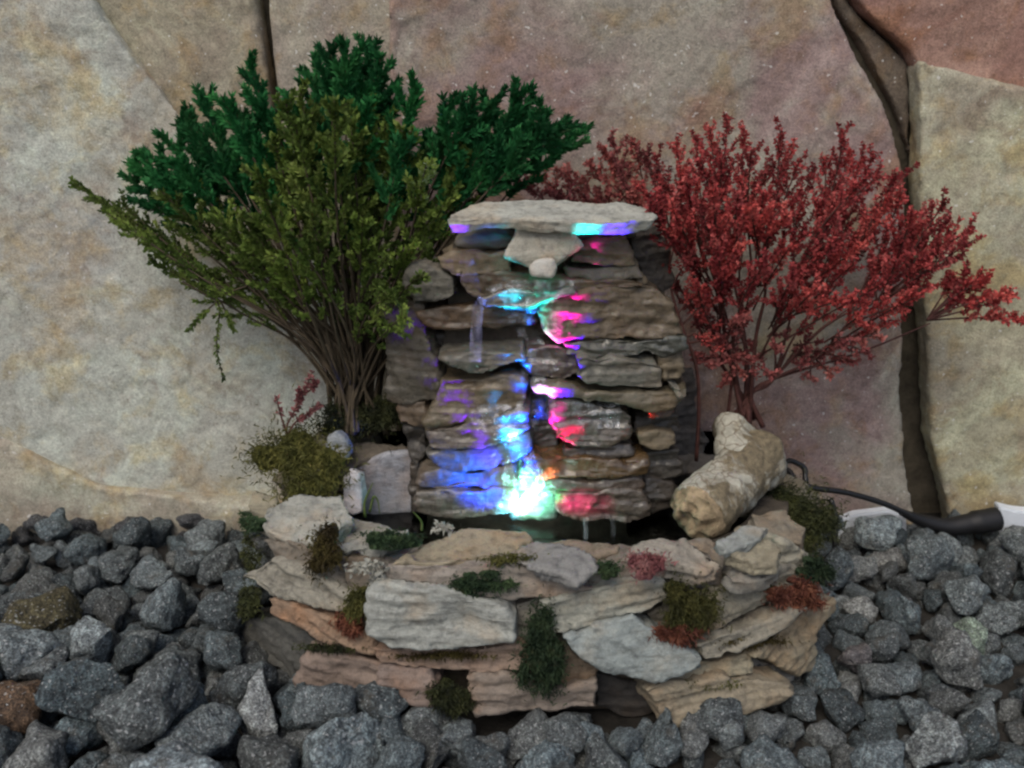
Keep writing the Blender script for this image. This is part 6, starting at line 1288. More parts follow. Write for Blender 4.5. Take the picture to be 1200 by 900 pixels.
# ------------------------------------------------------------------ cord, connector, white board at the wall foot
t = Tubes()
t.tube(curve([at(922, 566, -.075), at(928, 556, -.07), at(918, 546, -.06), at(926, 540, -.05), at(942, 548, -.05), at(944, 562, -.055), at(950, 571, -.06), at(990, 577, -.055), at(1030, 588, -.05), at(1058, 600, -.045), at(1075, 608, -.042)], 60), .0022, .0026, 10)
tag(t.build('power_cord', M['rubber']), 'black power cord looping out of the moss behind the log', 'cord')
t = Tubes()
pp = curve([at(1056, 600, -.044), at(1080, 610, -.040), at(1110, 617, -.038), at(1145, 612, -.036), at(1168, 608, -.034)], 30)
t.tube(pp, 0, 0, 16, True, lambda w: .003 + .0058 * min(1, w * 1.6) + .0015 * (w > .72))
o = tag(t.build('cord_connector', M['sleeve']), 'thick black cord connector half buried in gravel against the wall', 'connector')
t = Tubes()
t.tube(curve([at(974, 585, -.075), at(980, 610, -.08), at(978, 640, -.085), at(984, 662, -.09)], 20), .0021, .0021, 8)
tag(t.build('power_cord', M['rubber']), 'short black cord hanging down between moss and gravel right of the basin', 'cord')


def board(label, outline, Y, thick):
    a = [at(x, y, Y) for x, y in outline]
    b = [p + Vector((0.001, thick, 0)) for p in a]
    n = len(a)
    f = [tuple(range(n)), tuple(range(n, 2 * n))[::-1]] + [(i, n + i, n + (i + 1) % n, (i + 1) % n) for i in range(n)]
    bm = bmesh.new()
    vv = [bm.verts.new(p) for p in a + b]
    for q in f: bm.faces.new([vv[i] for i in q])
    bmesh.ops.recalc_face_normals(bm, faces=bm.faces[:])
    bmesh.ops.bevel(bm, geom=bm.edges[:], offset=.0012, segments=2, affect='EDGES')
    me = bpy.data.meshes.new('white_board')
    bm.to_mesh(me); bm.free()
    o = new_obj('white_board', me, None, M['white'])
    return tag(o, label, 'board')


board('strip of white board under the black cord at the wall foot', [(982, 612), (1000, 604), (1040, 599), (1062, 604), (1064, 650), (984, 650)], -.030, .010)
board('bright white board end beyond the black connector', [(1171, 594), (1190, 599), (1260, 606), (1260, 660), (1176, 660), (1172, 620)], -.034, .012)


# ------------------------------------------------------------------ moss, tufts, lichen
def clump(name, label, category, cx, cy, rx, ry, place, mat, count, length, seed, squash=.34, curl=1.0, width=.00036, mound=True, outline_jit=.25):
    """a cushion of short curling strands over a low mound. place(px, py) -> point, normal"""
    rnd = random.Random(seed)
    v, f = [], []
    p0, n0 = place(cx, cy)
    sc = (p0 - CAM).dot(Vector((0, CP, -SP))) / FPX
    lobes = [(0.0, 0.0, .62, 1.0)]
    for i in range(7):
        a, r = rnd.uniform(0, 2 * math.pi), rnd.uniform(.35, .82)
        lobes.append((math.cos(a) * r, math.sin(a) * r, rnd.uniform(.22, .45), rnd.uniform(.5, 1.1)))
    tot = sum(l[2] ** 2 for l in lobes)
    for lx, ly, lr, lh in lobes:
        for i in range(int(count * lr * lr / tot)):
            a, r = rnd.uniform(0, 2 * math.pi), abs(rnd.gauss(0, .72))
            x, y = cx + (lx + math.cos(a) * r * lr) * rx, cy + (ly + math.sin(a) * r * lr) * ry
            p, n = place(x, y)
            h = squash * lh * min(rx, ry) * sc * math.exp(-r * r * 1.2)
            b = p + n * (h * rnd.uniform(.1, 1.0))
            d = (n * .7 + Vector((rnd.gauss(0, .8), rnd.gauss(0, .8), rnd.gauss(0, .8)))).normalized()
            side = d.cross(Vector((rnd.gauss(0, 1), rnd.gauss(0, 1), rnd.gauss(0, 1)))).normalized()
            bend = side * rnd.uniform(-1, 1) * curl + Vector((0, 0, -.5))
            L = length * rnd.uniform(.35, 1.0)
            w = d.cross(side) * width * rnd.uniform(.6, 1.4)
            k = len(v)
            p1 = b + d * (L * .5)
            p2 = b + d * (L * .8) + bend * (L * .45)
            v += [b - w, b + w, p1 + w, p1 - w, p2]
            f += [(k, k + 1, k + 2, k + 3), (k + 3, k + 2, k + 4)]
        if mound:
            N, K = 12, 4
            k0 = len(v)
            for j in range(K):
                r = j / (K - 1)
                for i in range(N):
                    a = 2 * math.pi * i / N
                    rj = r * lr * .8 * (1 + outline_jit * noise.noise(Vector((math.cos(a) * 1.7, math.sin(a) * 1.7, seed * 3.1 + lx * 5))))
                    p, n = place(cx + (lx + math.cos(a) * rj) * rx, cy + (ly + math.sin(a) * rj) * ry)
                    h = squash * lh * min(rx, ry) * sc * (.75 * math.exp(-r * r * 1.2))
                    v.append(p + n * (h - (.006 if j == K - 1 else 0)))
            for j in range(K - 1):
                for i in range(N):
                    a, b = k0 + j * N + i, k0 + j * N + (i + 1) % N
                    f.append((a, b, b + N, a + N))
    o = new_obj(name, mesh_from(name, v, f), None, mat)
    c = sum((Vector(q) for q in v[:200]), Vector()) / min(200, len(v))
    o.data.transform(Matrix.Translation(-c))
    o.location = c
    return tag(o, label, category)


def bas(off=0.006):
    def pl(x, y):
        p, n = on_basin(x, y)
        return p + n * off, (n + Vector((0, -.2, .3))).normalized()
    return pl


def flat(z, nn=(0, -.5, 1)):
    n = Vector(nn).normalized()

    def pl(x, y):
        return at_z(x, y, z), n
    return pl


def face(Y, nn=(0, -1, .5), slope=0.0, cy=0):
    n = Vector(nn).normalized()

    def pl(x, y):
        return at(x, y, Y + slope * (cy - y)), n
    return pl


MG = 'moss cushions on the fountain stones'
mo = [
    clump('moss_clump', 'large olive moss mound at the foot of the green bush left of the pool', 'moss', 346, 534, 62, 50, face(-.152, (-.2, -1, .7), .0005, 536), M['moss_olive'], 7000, .008, 1),
    clump('moss_clump', 'dark moss filling the foot of the green bush stems', 'moss', 425, 490, 62, 26, face(-.118, (0, -1, .8), .0004, 490), M['moss_dark'], 3200, .009, 2),
    clump('moss_clump', 'dark moss cushion under the left overhanging stone above the gravel', 'moss', 294, 704, 27, 24, bas(.006), M['moss_dark'], 2200, .006, 3),
    clump('moss_clump', 'yellowish brown moss hanging below the pale left rim plate', 'moss', 383, 641, 24, 32, bas(.006), M['moss_brown'], 2200, .005, 4, squash=.16),
    clump('moss_clump', 'thin green moss beside the grass blades on the left rim', 'moss', 458, 634, 38, 12, flat(.108), M['moss_green'], 1400, .005, 5, squash=.3),
    clump('moss_clump', 'dark green moss strand draped down the middle of the basin front', 'moss', 630, 756, 32, 52, bas(.009), M['moss_green'], 3600, .006, 6, squash=.18, outline_jit=.5),
    clump('moss_clump', 'round olive moss cushion on the right of the basin front', 'moss', 806, 706, 36, 36, bas(.009), M['moss_olive'], 3400, .006, 7, squash=.2),
    clump('moss_clump', 'brown-green moss heap between the log and the black cord', 'moss', 934, 602, 52, 46, face(-.146, (.2, -1, .6), .0005, 602), M['moss_dark'], 5600, .008, 8),
    clump('moss_clump', 'dark moss in the gap at the bottom of the basin front', 'moss', 528, 812, 27, 24, bas(.006), M['moss_dark'], 1800, .006, 9),
    clump('moss_clump', 'thin grey-green moss film under the tan rim plate', 'moss', 562, 680, 42, 18, bas(.008), M['moss_green'], 1500, .004, 10, squash=.2),
    clump('moss_clump', 'small green moss tuft at the left end of the rim', 'moss', 304, 610, 12, 16, bas(.008), M['moss_green'], 700, .005, 11),
    clump('moss_clump', 'green moss patch beside the rust tuft at the right end of the basin', 'moss', 944, 664, 18, 18, bas(.008), M['moss_green'], 1000, .006, 12),
    clump('moss_clump', 'olive moss patch between the left overhang and the big pale stone', 'moss', 424, 700, 20, 18, bas(.008), M['moss_olive'], 1100, .006, 13, squash=.3),
    clump('moss_clump', 'short dark moss in front of the grey plate on the rim', 'moss', 712, 664, 16, 10, flat(.100), M['moss_green'], 700, .005, 14, squash=.3),
]
for lab, cx, cy, rx, ry, mt, ct, sd in (
    ('thin moss line in the joint under the long pale stone on the basin front', 700, 738, 44, 6, 'moss_brown', 700, 31),
    ('thin moss line in the joint under the big pale stone of the basin front', 515, 764, 60, 5, 'moss_brown', 800, 32),
    ('thin dark moss line between the orange stone and the stone below it', 395, 757, 40, 6, 'moss_dark', 700, 33),
    ('thin moss line above the big pale stone, under the rim', 500, 684, 60, 6, 'moss_dark', 800, 34),
    ('thin moss line in the slanting joint at the right of the basin', 880, 748, 46, 7, 'moss_brown', 700, 35),
    ('sparse moss on the lowest tan stone at the right', 840, 796, 42, 6, 'moss_olive', 500, 36),
    ('sparse moss crumbs along the rim between tan plate and grey plate', 590, 652, 34, 8, 'moss_olive', 500, 37),
    ('sparse moss under the small plates below the log', 872, 684, 34, 6, 'moss_olive', 500, 38),
    ('dark moss in the corner where the left wall of the basin meets the gravel', 300, 650, 20, 26, 'moss_dark', 900, 39),
):
    mo.append(clump('moss_clump', lab, 'moss', cx, cy, rx, ry, bas(.004), M[mt], ct, .0045, sd, squash=.5, mound=False))
for o in mo: o['group'] = MG
TG = 'dyed red and rust lichen tufts on the basin'
tu = [
    clump('lichen_tuft', 'orange-red lichen tuft under the left overhang of the basin', 'lichen tuft', 416, 724, 19, 16, bas(.006), M['tuft_rust'], 900, .006, 21, curl=1.5, squash=.5),
    clump('lichen_tuft', 'dusty pink lichen tuft on the rim beside the grey plate', 'lichen tuft', 757, 663, 23, 16, flat(.108), M['tuft_pink'], 1100, .006, 22, curl=1.5, squash=.5),
    clump('lichen_tuft', 'rust lichen tuft under the round olive moss cushion', 'lichen tuft', 786, 736, 27, 16, bas(.009), M['tuft_rust'], 1100, .006, 23, curl=1.5, squash=.5),
    clump('lichen_tuft', 'rust-brown lichen tuft at the right end of the basin', 'lichen tuft', 925, 690, 30, 20, bas(.009), M['tuft_rust'], 1500, .006, 24, curl=1.5, squash=.6),
    clump('lichen_tuft', 'small pale lichen fringe under the thin left rim plate', 'lichen tuft', 440, 657, 30, 9, bas(.009), M['lichen'], 110, .006, 25, curl=1.5, squash=.3, width=.0009, mound=False),
    clump('lichen_tuft', 'tiny pale lichen rosette at the water edge', 'lichen tuft', 517, 619, 14, 8, flat(.104), M['lichen'], 80, .006, 26, curl=1.5, squash=.4, width=.0009, mound=False),
    clump('lichen_tuft', 'pale lichen crumbs on the corner of the big pale stone', 'lichen tuft', 444, 684, 8, 18, bas(.006), M['lichen'], 80, .004, 27, curl=1.5, squash=.3, width=.0009, mound=False),
]
for o in tu: o['group'] = TG

# a few grass blades at the pool edge
for lab, pts in (
    ('curved green grass blade standing at the left pool edge', [(428, 606), (427, 590), (432, 576), (437, 566)]),
    ('pale drooping grass blade at the left pool edge', [(433, 600), (438, 582), (443, 588), (445, 602)]),
    ('thin blue-green grass blade by the lichen rosette', [(494, 622), (494, 612), (488, 604), (484, 600)]),
):
    t = Tubes()
    t.tube(curve([at(x, y, -.168) for x, y in pts], 14), .0011, .0003, 5)
    tag(t.build('grass_blade', M['grass']), lab, 'grass blade')


# ------------------------------------------------------------------ bushes
def leaf(v, f, p, d, side, L, W):
    k = len(v)
    m = p + d * (L * .5)
    s = side * W
    v += [p, m + s, p + d * L, m - s]
    f.append((k, k + 1, k + 2, k + 3))


def rand_perp(d, rnd):
    q = Vector((rnd.gauss(0, 1), rnd.gauss(0, 1), rnd.gauss(0, 1)))
    q -= d * q.dot(d)
    return q.normalized() if q.length > 1e-6 else Vector((1, 0, 0))


def sprig(path, rnd, f0, step, tw_len, spread, leaf_len, leaf_w, per, dens, tw, gv, gf, tuft=False, lift=0.0, taper=.35):
    """side twigs with scale leaves (or little florets) along the outer part of a stem"""
    n = len(path)
    cum = [0.0]
    for a, b in zip(path[:-1], path[1:]):
        cum.append(cum[-1] + (b - a).length)
    total = cum[-1]
    s = total * f0
    flip = 1
    while s < total:
        k = next(i for i in range(1, n) if cum[i] >= s)
        u = (s - cum[k - 1]) / max(1e-9, cum[k] - cum[k - 1])
        p = path[k - 1].lerp(path[k], u)
        d = (path[k] - path[k - 1]).normalized()
        rel = (s / total - f0) / (1 - f0)
        side = d.cross(Vector((rnd.gauss(0, .45), -1, rnd.gauss(0, .45)))).normalized() * flip
        flip = -flip
        ang = math.radians(rnd.uniform(*spread))
        td = (d * math.cos(ang) + side * math.sin(ang) + Vector((0, rnd.uniform(-.3, .3), lift))).normalized()
        L = tw_len * (1.0 - (1 - taper) * rel) * rnd.uniform(.55, 1.2) * min(1.0, .45 + rel * 2.5)
        pts = []
        for i in range(5):
            w = i / 4
            pts.append(p + td * (L * w) + (d * .25 + Vector((0, 0, lift * .5))) * (L * w * w * .5))
        tw.tube(pts, .00045, .0002, 3, False)
        dress(pts, L, rnd, leaf_len, leaf_w, per, dens, gv, gf, tuft)
        s += step * rnd.uniform(.6, 1.4)
    m0 = int(n * .82)
    dress(path[m0:], (cum[-1] - cum[m0]), rnd, leaf_len, leaf_w, per, dens, gv, gf, tuft)


def dress(pts, L, rnd, leaf_len, leaf_w, per, dens, gv, gf, tuft):
    n = len(pts)
    cnt = max(3, int(L / dens))
    for i in range(cnt):
        t = (i + rnd.random()) / cnt * (n - 1)
        if tuft and t < (n - 1) * .12:
            continue
        k = min(int(t), n - 2)
        p = pts[k].lerp(pts[k + 1], t - k)
        d = (pts[k + 1] - pts[k]).normalized()
        for j in range(per):
            q = rand_perp(d, rnd)
            a = math.radians(rnd.uniform(45, 95) if tuft else rnd.uniform(22, 58))
            ld = d * math.cos(a) + q * math.sin(a)
            leaf(gv, gf, p, ld, rand_perp(ld, rnd), leaf_len * rnd.uniform(.6, 1.3), leaf_w * rnd.uniform(.7, 1.3))


def make_bush(name, label, base_pts, tips, stem_mat, foliage, seed, cfg):
    rnd = random.Random(seed)
    bp = base_pts[0]
    root = empty(name, bp)
    tag(root, label, 'bush')
    for (tx, ty, kind, ty_y) in tips:
        b = base_pts[rnd.randrange(len(base_pts))] + Vector((rnd.uniform(-.008, .008), rnd.uniform(-.01, .01), rnd.uniform(-.004, .004)))
        Y = ty_y if ty_y is not None else rnd.uniform(*cfg['yr'])
        tip = at(tx, ty, Y)
        c = cfg[kind]
        if 'start' in cfg:
            b = cfg['start'](tx, ty, Y, kind, rnd) or b
        mids = cfg['via'](tx, ty, Y, kind, rnd) or []
        last = mids[-1] if mids else b
        mid = last.lerp(tip, .5) + Vector((rnd.uniform(-.005, .005), rnd.uniform(-.006, .006), c['bow'] * (tip - last).length + rnd.uniform(-.004, .004)))
        path = curve([b] + mids + [mid, tip], 38)
        t = Tubes()
        t.tube(path, c['r'] * rnd.uniform(.8, 1.2), .0005, 6)
        if 'f0' not in c:
            st = t.build('limb', stem_mat, None)
            st.data.transform(Matrix.Translation(-b))
            st.location = b
            adopt(st, root)
            continue
        tw = Tubes()
        gv, gf = [], []
        sprig(path, rnd, c['f0'] + rnd.uniform(-.05, .08), c['step'], c['tw'], c['spread'], c['ll'], c['lw'], c['per'], c['dens'], tw, gv, gf, c.get('tuft', False), c.get('lift', 0), c.get('taper', .35))
        b0 = len(t.v)
        t.v += tw.v
        t.f += [tuple(b0 + i for i in fc) for fc in tw.f]
        st = t.build('stem', stem_mat, None)
        st.data.transform(Matrix.Translation(-b))
        st.location = b
        adopt(st, root)
        fo = new_obj('foliage', mesh_from('foliage', gv, gf, False), None, foliage[kind])
        fo.data.transform(Matrix.Translation(-b))
        fo.parent = st
    return root


GT = []
for x, y in ((150, 208), (168, 176), (190, 158), (212, 138), (236, 110), (262, 118), (292, 74), (300, 120), (246, 150), (205, 190), (280, 160), (232, 176), (180, 205), (262, 190), (305, 165), (160, 192), (276, 130), (222, 150)):
    GT.append((x, y, 'g', None))
for x, y in ((368, 66), (388, 54), (405, 52), (432, 50), (446, 66), (440, 92), (398, 84), (420, 76), (366, 92), (455, 108), (425, 100)):
    GT.append((x, y, 'g', None))
for x, y in ((486, 104), (533, 112), (556, 118), (580, 120), (614, 106), (624, 118), (642, 132), (664, 140), (682, 150), (590, 150), (600, 138), (560, 140), (540, 150), (570, 165), (610, 160), (645, 152), (535, 136), (575, 136), (625, 146)):
    GT.append((x, y, 'g', RND.uniform(-.12, -.05)))
for x, y in ((84, 214), (112, 232), (126, 250), (150, 262), (176, 304), (140, 236), (200, 262), (225, 250), (250, 230), (196, 290), (235, 280), (215, 318)):
    GT.append((x, y, 'w', None))
for x, y in ((300, 200), (320, 160), (335, 120), (352, 108), (345, 140), (370, 130), (392, 118), (410, 130), (432, 128), (452, 140), (470, 150), (484, 160), (330, 190), (360, 180), (390, 170), (420, 170),
             (448, 180), (476, 196), (500, 190), (310, 240), (345, 230), (412, 225), (470, 240), (285, 250), (260, 262), (300, 282), (340, 275), (372, 270), (405, 280),
             (436, 284), (280, 300), (324, 310), (318, 330), (360, 312), (350, 205), (430, 205), (365, 250), (330, 262), (425, 258), (355, 150)):
    GT.append((x, y, 'o', RND.uniform(-.175, -.09)))
for x, y in ((512, 262), (505, 300), (470, 330), (520, 240), (535, 200), (555, 190), (500, 318), (480, 290)):
    GT.append((x, y, 'o', RND.uniform(-.14, -.09)))
for x, y in ((190, 225), (225, 215), (250, 245), (545, 175), (590, 170)):
    GT.append((x, y, 'o', RND.uniform(-.12, -.06)))
for x, y in ((345, 125), (430, 120), (370, 160), (470, 170), (490, 190), (400, 190)):
    GT.append((x, y, 'g', RND.uniform(-.14, -.09)))
for x, y in ((475, 372), (462, 345), (497, 322), (455, 300)):
    GT.append((x, y, 'd', RND.uniform(-.19, -.16)))
def via_green(tx, ty, Y, kind, rnd):
    x = 410 + (tx - 380) * .16 + rnd.uniform(-16, 16)
    y = 420 - max(0, 300 - ty) * .10 + rnd.uniform(-12, 12)
    return [at(x, y, -.10 + (Y + .10) * .25 + rnd.uniform(-.012, .012))]


base_g = [at(x, 505, y) for x, y in ((395, -.115), (408, -.100), (420, -.105), (432, -.095), (445, -.105), (415, -.12))]
make_bush('green_bush', 'dried miniature bush with olive and dyed emerald green foliage left of the fountain', base_g, GT, M['stem'],
          {'g': M['green'], 'o': M['olive'], 'w': M['olive'], 'd': M['olive']}, 5, {
    'yr': (-.10, -.03), 'via': via_green,
    'g': dict(bow=.04, r=.0014, f0=.74, step=.0092, tw=.028, spread=(20, 62), ll=.0056, lw=.0010, per=6, dens=.00075, lift=.22),
    'o': dict(bow=.03, r=.0015, f0=.68, step=.0080, tw=.025, spread=(22, 65), ll=.0044, lw=.0012, per=4, dens=.00095, lift=.15),
    'w': dict(bow=.0, r=.0014, f0=.50, step=.0080, tw=.026, spread=(10, 34), ll=.0036, lw=.0009, per=4, dens=.0010),
    'd': dict(bow=.16, r=.0008, f0=.50, step=.0050, tw=.018, spread=(20, 60), ll=.0040, lw=.0010, per=3, dens=.0009),
})
# the broken twig hanging out of it
tw_root = empty('hanging_twig', at(255, 345, -.10))
tag(tw_root, 'thin broken green twig hanging from the left side of the green bush', 'twig')
t = Tubes(); gv, gf = [], []
rt = random.Random(8)
for pts in ([(214, 330), (240, 345), (256, 356), (256, 380), (254, 410), (262, 446)], [(256, 352), (240, 366), (220, 388)], [(258, 352), (266, 368), (274, 388)], [(290, 335), (262, 344), (246, 346)]):
    pa = curve([at(x, y, -.10) for x, y in pts], 16)
    t.tube(pa, .0008, .0004, 5)
    dress(pa[5:], .03, rt, .0042, .0009, 3, .0008, gv, gf, False)
t.build('stem', M['stem'], tw_root)
adopt(new_obj('foliage', mesh_from('foliage', gv, gf, False), None, M['olive']), tw_root)

RT = []
for x, y in ((704, 172), (716, 160), (742, 162), (754, 178), (690, 190), (728, 200), (676, 205), (655, 198), (630, 205), (606, 212), (640, 222), (700, 225)):
    RT.append((x, y, 'p', RND.uniform(-.05, -.02)))
for x, y in ((770, 182), (792, 166), (816, 158), (832, 150), (852, 138), (872, 152), (822, 190), (846, 186), (880, 176), (915, 156), (926, 170), (938, 186), (955, 196), (968, 182), (990, 154), (996, 176), (1012, 182),
             (1024, 178), (1030, 205), (1050, 206), (1064, 198), (1058, 222), (1010, 214), (980, 214), (900, 196), (866, 210), (798, 200), (776, 214), (1092, 240), (1108, 236), (1082, 262), (1112, 256), (1140, 282),
             (1120, 276), (1104, 290), (1142, 268), (1128, 300), (1070, 250), (1040, 240), (1052, 280), (1086, 310), (1060, 320), (1020, 260), (990, 250), (960, 240), (930, 230), (1100, 335), (1070, 350), (1030, 300)):
    RT.append((x, y, 'r', None))
for x, y in ((1202, 375), (1186, 346), (1160, 322), (1150, 330), (1142, 352), (1128, 345), (1135, 315), (1118, 325), (1170, 352)):
    RT.append((x, y, 'e', RND.uniform(-.09, -.06)))
for x, y in ((790, 250), (820, 240), (850, 250), (880, 245), (910, 265), (945, 275), (975, 290), (1000, 310), (1030, 335), (840, 285), (870, 290), (900, 300), (800, 290), (930, 320), (960, 335), (990, 350), (880, 330),
             (850, 320), (815, 330), (905, 350), (1010, 370), (1045, 380), (780, 232), (760, 240), (805, 215), (745, 215), (835, 225), (865, 228), (895, 225), (925, 250), (985, 270), (1015, 285), (1050, 305), (955, 305), (1080, 345), (925, 290), (865, 262)):
    RT.append((x, y, 'r', RND.uniform(-.16, -.11)))
for x, y in ((830, 400), (850, 380), (872, 372), (846, 420), (960, 400), (990, 405), (1000, 425), (925, 395), (818, 375), (832, 430), (812, 420), (805, 350), (862, 410), (880, 400), (945, 425), (975, 440), (1020, 415), (1010, 395), (895, 420), (870, 440), (790, 330), (905, 440), (930, 425), (950, 445), (985, 420), (880, 425), (850, 450), (915, 410), (840, 360), (965, 420), (1030, 395)):
    RT.append((x, y, 'l', RND.uniform(-.13, -.08)))
NODES = [at(x, y, Y) for x, y, Y in ((846, 400, -.085), (838, 330, -.09), (815, 280, -.08), (868, 340, -.07), (905, 380, -.09), (935, 405, -.075), (890, 300, -.10), (960, 350, -.06), (985, 392, -.09), (1020, 345, -.08),
                                      (940, 300, -.085), (1050, 340, -.10), (860, 270, -.06), (770, 300, -.05))]
FORK = [at(880, 462, -.082), at(912, 440, -.082)]


def via_red(tx, ty, Y, kind, rnd):
    tip = at(tx, ty, Y)
    b = base_r[0]
    if kind == 'limb':
        if tip.x > at(880, 400, -.08).x:
            return [FORK[0], FORK[0].lerp(FORK[1], .8)]
        return [b.lerp(tip, .5) + Vector((.004, 0, .003))]
    return None


def start_red(tx, ty, Y, kind, rnd):
    """tip shoots leave the nearest limb"""
    if kind == 'limb':
        return None
    tip = at(tx, ty, Y)
    if kind == 'e':
        return at(1050, 340, -.10).lerp(at(1090, 379, -.08), .9)
    q = min(NODES, key=lambda q: (q - base_r[0]).length + 1.35 * (q - tip).length + rnd.uniform(0, .014))
    lo_ = FORK[1] if q.x > FORK[1].x else base_r[0]
    return lo_.lerp(q, rnd.uniform(.72, 1.0)) + Vector((rnd.uniform(-.004, .004), rnd.uniform(-.004, .004), rnd.uniform(-.004, .004)))


base_r = [at(x, y, Y) for x, y, Y in ((868, 500, -.085), (874, 498, -.08), (880, 495, -.075), (866, 498, -.07), (858, 505, -.08))]
for _x, _y, _Y in ((846, 400, -.085), (838, 330, -.09), (815, 280, -.08), (868, 340, -.07), (905, 380, -.09), (935, 405, -.075), (890, 300, -.10), (960, 350, -.06), (985, 392, -.09), (1020, 345, -.08),
                    (940, 300, -.085), (1050, 340, -.10), (860, 270, -.06), (770, 300, -.05), (1090, 379, -.08)):
    RT.append((_x, _y, 'limb', _Y))
make_bush('red_bush', 'dried miniature bush with crimson foliage right of the fountain', base_r, RT, M['redstem'],
          {'r': M['red'], 'p': M['rose'], 'e': M['red'], 'l': M['rose']}, 9, {
    'yr': (-.13, -.03), 'via': via_red, 'start': start_red,
    'limb': dict(bow=.03, r=.0019),
    'r': dict(bow=.03, r=.0008, f0=.34, step=.0060, tw=.023, spread=(15, 62), ll=.0030, lw=.0009, per=4, dens=.0008, tuft=True, lift=.4),
    'p': dict(bow=.02, r=.0007, f0=.50, step=.0062, tw=.020, spread=(15, 60), ll=.0034, lw=.0011, per=4, dens=.0009, tuft=True, lift=.4),
    'e': dict(bow=.02, r=.0009, f0=.42, step=.0052, tw=.015, spread=(15, 50), ll=.0036, lw=.0011, per=5, dens=.0008, tuft=True, lift=.3),
    'l': dict(bow=.05, r=.0007, f0=.30, step=.0062, tw=.016, spread=(20, 65), ll=.0034, lw=.0010, per=4, dens=.0009, tuft=True, lift=.1),
})
# a second, slender red stem beside the tower
sl = empty('red_sapling', at(815, 535, -.10))
tag(sl, 'slender red stemmed sapling rising close beside the tower', 'sapling')
t = Tubes(); gv, gf = [], []
tr = random.Random(4)
main = curve([at(x, y, Y) for x, y, Y in ((816, 540, -.10), (819, 480, -.10), (816, 430, -.105), (800, 385, -.11), (787, 340, -.11), (785, 290, -.105), (788, 230, -.09))], 40)
t.tube(main, .0016, .0008, 7)
for k, (x, y) in ((34, (770, 205)), (36, (800, 215)), (30, (800, 262)), (26, (812, 300)), (22, (822, 345)), (20, (840, 352)), (18, (826, 400)), (17, (846, 410)), (24, (775, 310)), (32, (765, 250))):
    pa = curve([main[k], main[k].lerp(at(x, y, -.11), .5) + Vector((0, 0, .004)), at(x, y, -.11)], 12)
    t.tube(pa, .0007, .0004, 4)
    twg = Tubes()
    sprig(pa, tr, .35, .005, .010, (20, 60), .0026, .0009, 3, .0009, twg, gv, gf, True, .2)
    b0 = len(t.v); t.v += twg.v; t.f += [tuple(b0 + i for i in fc) for fc in twg.f]
t.build('stem', M['redstem'], sl)
adopt(new_obj('foliage', mesh_from('foliage', gv, gf, False), None, M['red']), sl)

# the little pink sprig in the moss
ps = empty('pink_sprig', at(336, 510, -.135))
tag(ps, 'small pink dried sprig stuck in the moss left of the green bush', 'sprig')
t = Tubes(); gv, gf = [], []
for pts, ln in (([(338, 515), (336, 500), (346, 480), (356, 460), (366, 436)], .03), ([(337, 510), (346, 495), (360, 486), (376, 474)], .03), ([(336, 508), (330, 490), (326, 475), (324, 464)], .006), ([(346, 482), (350, 468), (352, 456)], .02), ([(356, 462), (366, 455), (370, 446)], .02)):
    pa = curve([at(x, y, -.138) for x, y in pts], 14)
    t.tube(pa, .0008, .0004, 5)
    dress(pa[4:], ln, tr, .0034, .0010, 5, .0009, gv, gf, True)
t.build('stem', M['redstem'], ps)
adopt(new_obj('foliage', mesh_from('foliage', gv, gf, False), None, M['tuft_pink']), ps)


# ------------------------------------------------------------------ running water
def thread(pts, r0, r1, off, mat, flat_=.35, name='water_thread'):
    t = Tubes()
    P = curve([on_tower(x, y, off) if off is not None else at(x, y, -.18) for x, y in pts], 24)
    c = sum(P, Vector()) / len(P)
    t.tube([p - c for p in P], 0, 0, 12, True, lambda w: (r0 + (r1 - r0) * w) * (1 + .22 * noise.noise(Vector((w * 9, pts[0][0], pts[0][1])))))
    for k in range(len(t.v)):
        i = k // 12
        t.v[k] = Vector((t.v[k].x, (P[i] - c).y + (t.v[k].y - (P[i] - c).y) * flat_, t.v[k].z))
    o = t.build(name, mat)
    o.location = c
    return adopt(o, fountain)


thread([(566, 350), (561, 358), (559, 372), (558, 395), (557, 424)], 0.0028, .0042, .020, M['falling'], .3)['label'] = 'lilac thread of water falling from the spill ledge'


def film_sheet(name, rows, nx, seed, off=.0014):
    """a clinging sheet of water: dropped onto the stones from in front, row by row down the channel"""
    bpy.context.view_layer.update()
    dg = bpy.context.evaluated_depsgraph_get()
    ys = [r[0] for r in rows]
    v, f = [], []
    ny = int((ys[-1] - ys[0]) / 2.2)
    for j in range(ny + 1):
        y = ys[0] + (ys[-1] - ys[0]) * j / ny
        x0 = float(np.interp(y, ys, [r[1] for r in rows]))
        x1 = float(np.interp(y, ys, [r[2] for r in rows]))
        x0 += 5 * noise.noise(Vector((y * .06, seed, 1)))
        x1 += 5 * noise.noise(Vector((y * .06, seed, 7)))
        for i in range(nx + 1):
            x = x0 + (x1 - x0) * i / nx
            q = on_tower(x, y, .03)
            ok, loc, nr, idx, ob, mt = scene.ray_cast(dg, q, Vector((0, 1, 0)), distance=.06)
            v.append((loc if ok else q + Vector((0, .035, 0))) + Vector((0, -off - .0007 * noise.noise(q * 160), 0)))
    # let the sheet fall clear of undercuts
    for j in range(1, ny + 1):
        for i in range(nx + 1):
            k = j * (nx + 1) + i
            up = v[k - nx - 1].y
            if v[k].y > up + .0028:
                v[k].y = up + .0028
    for j in range(ny):
        for i in range(nx):
            a = j * (nx + 1) + i
            f.append((a, a + 1, a + nx + 2, a + nx + 1))
    c = sum(v, Vector()) / len(v)
    o = new_obj(name, mesh_from(name, [p - c for p in v], f), None, M['film'])
    o.location = c
    return adopt(o, fountain)


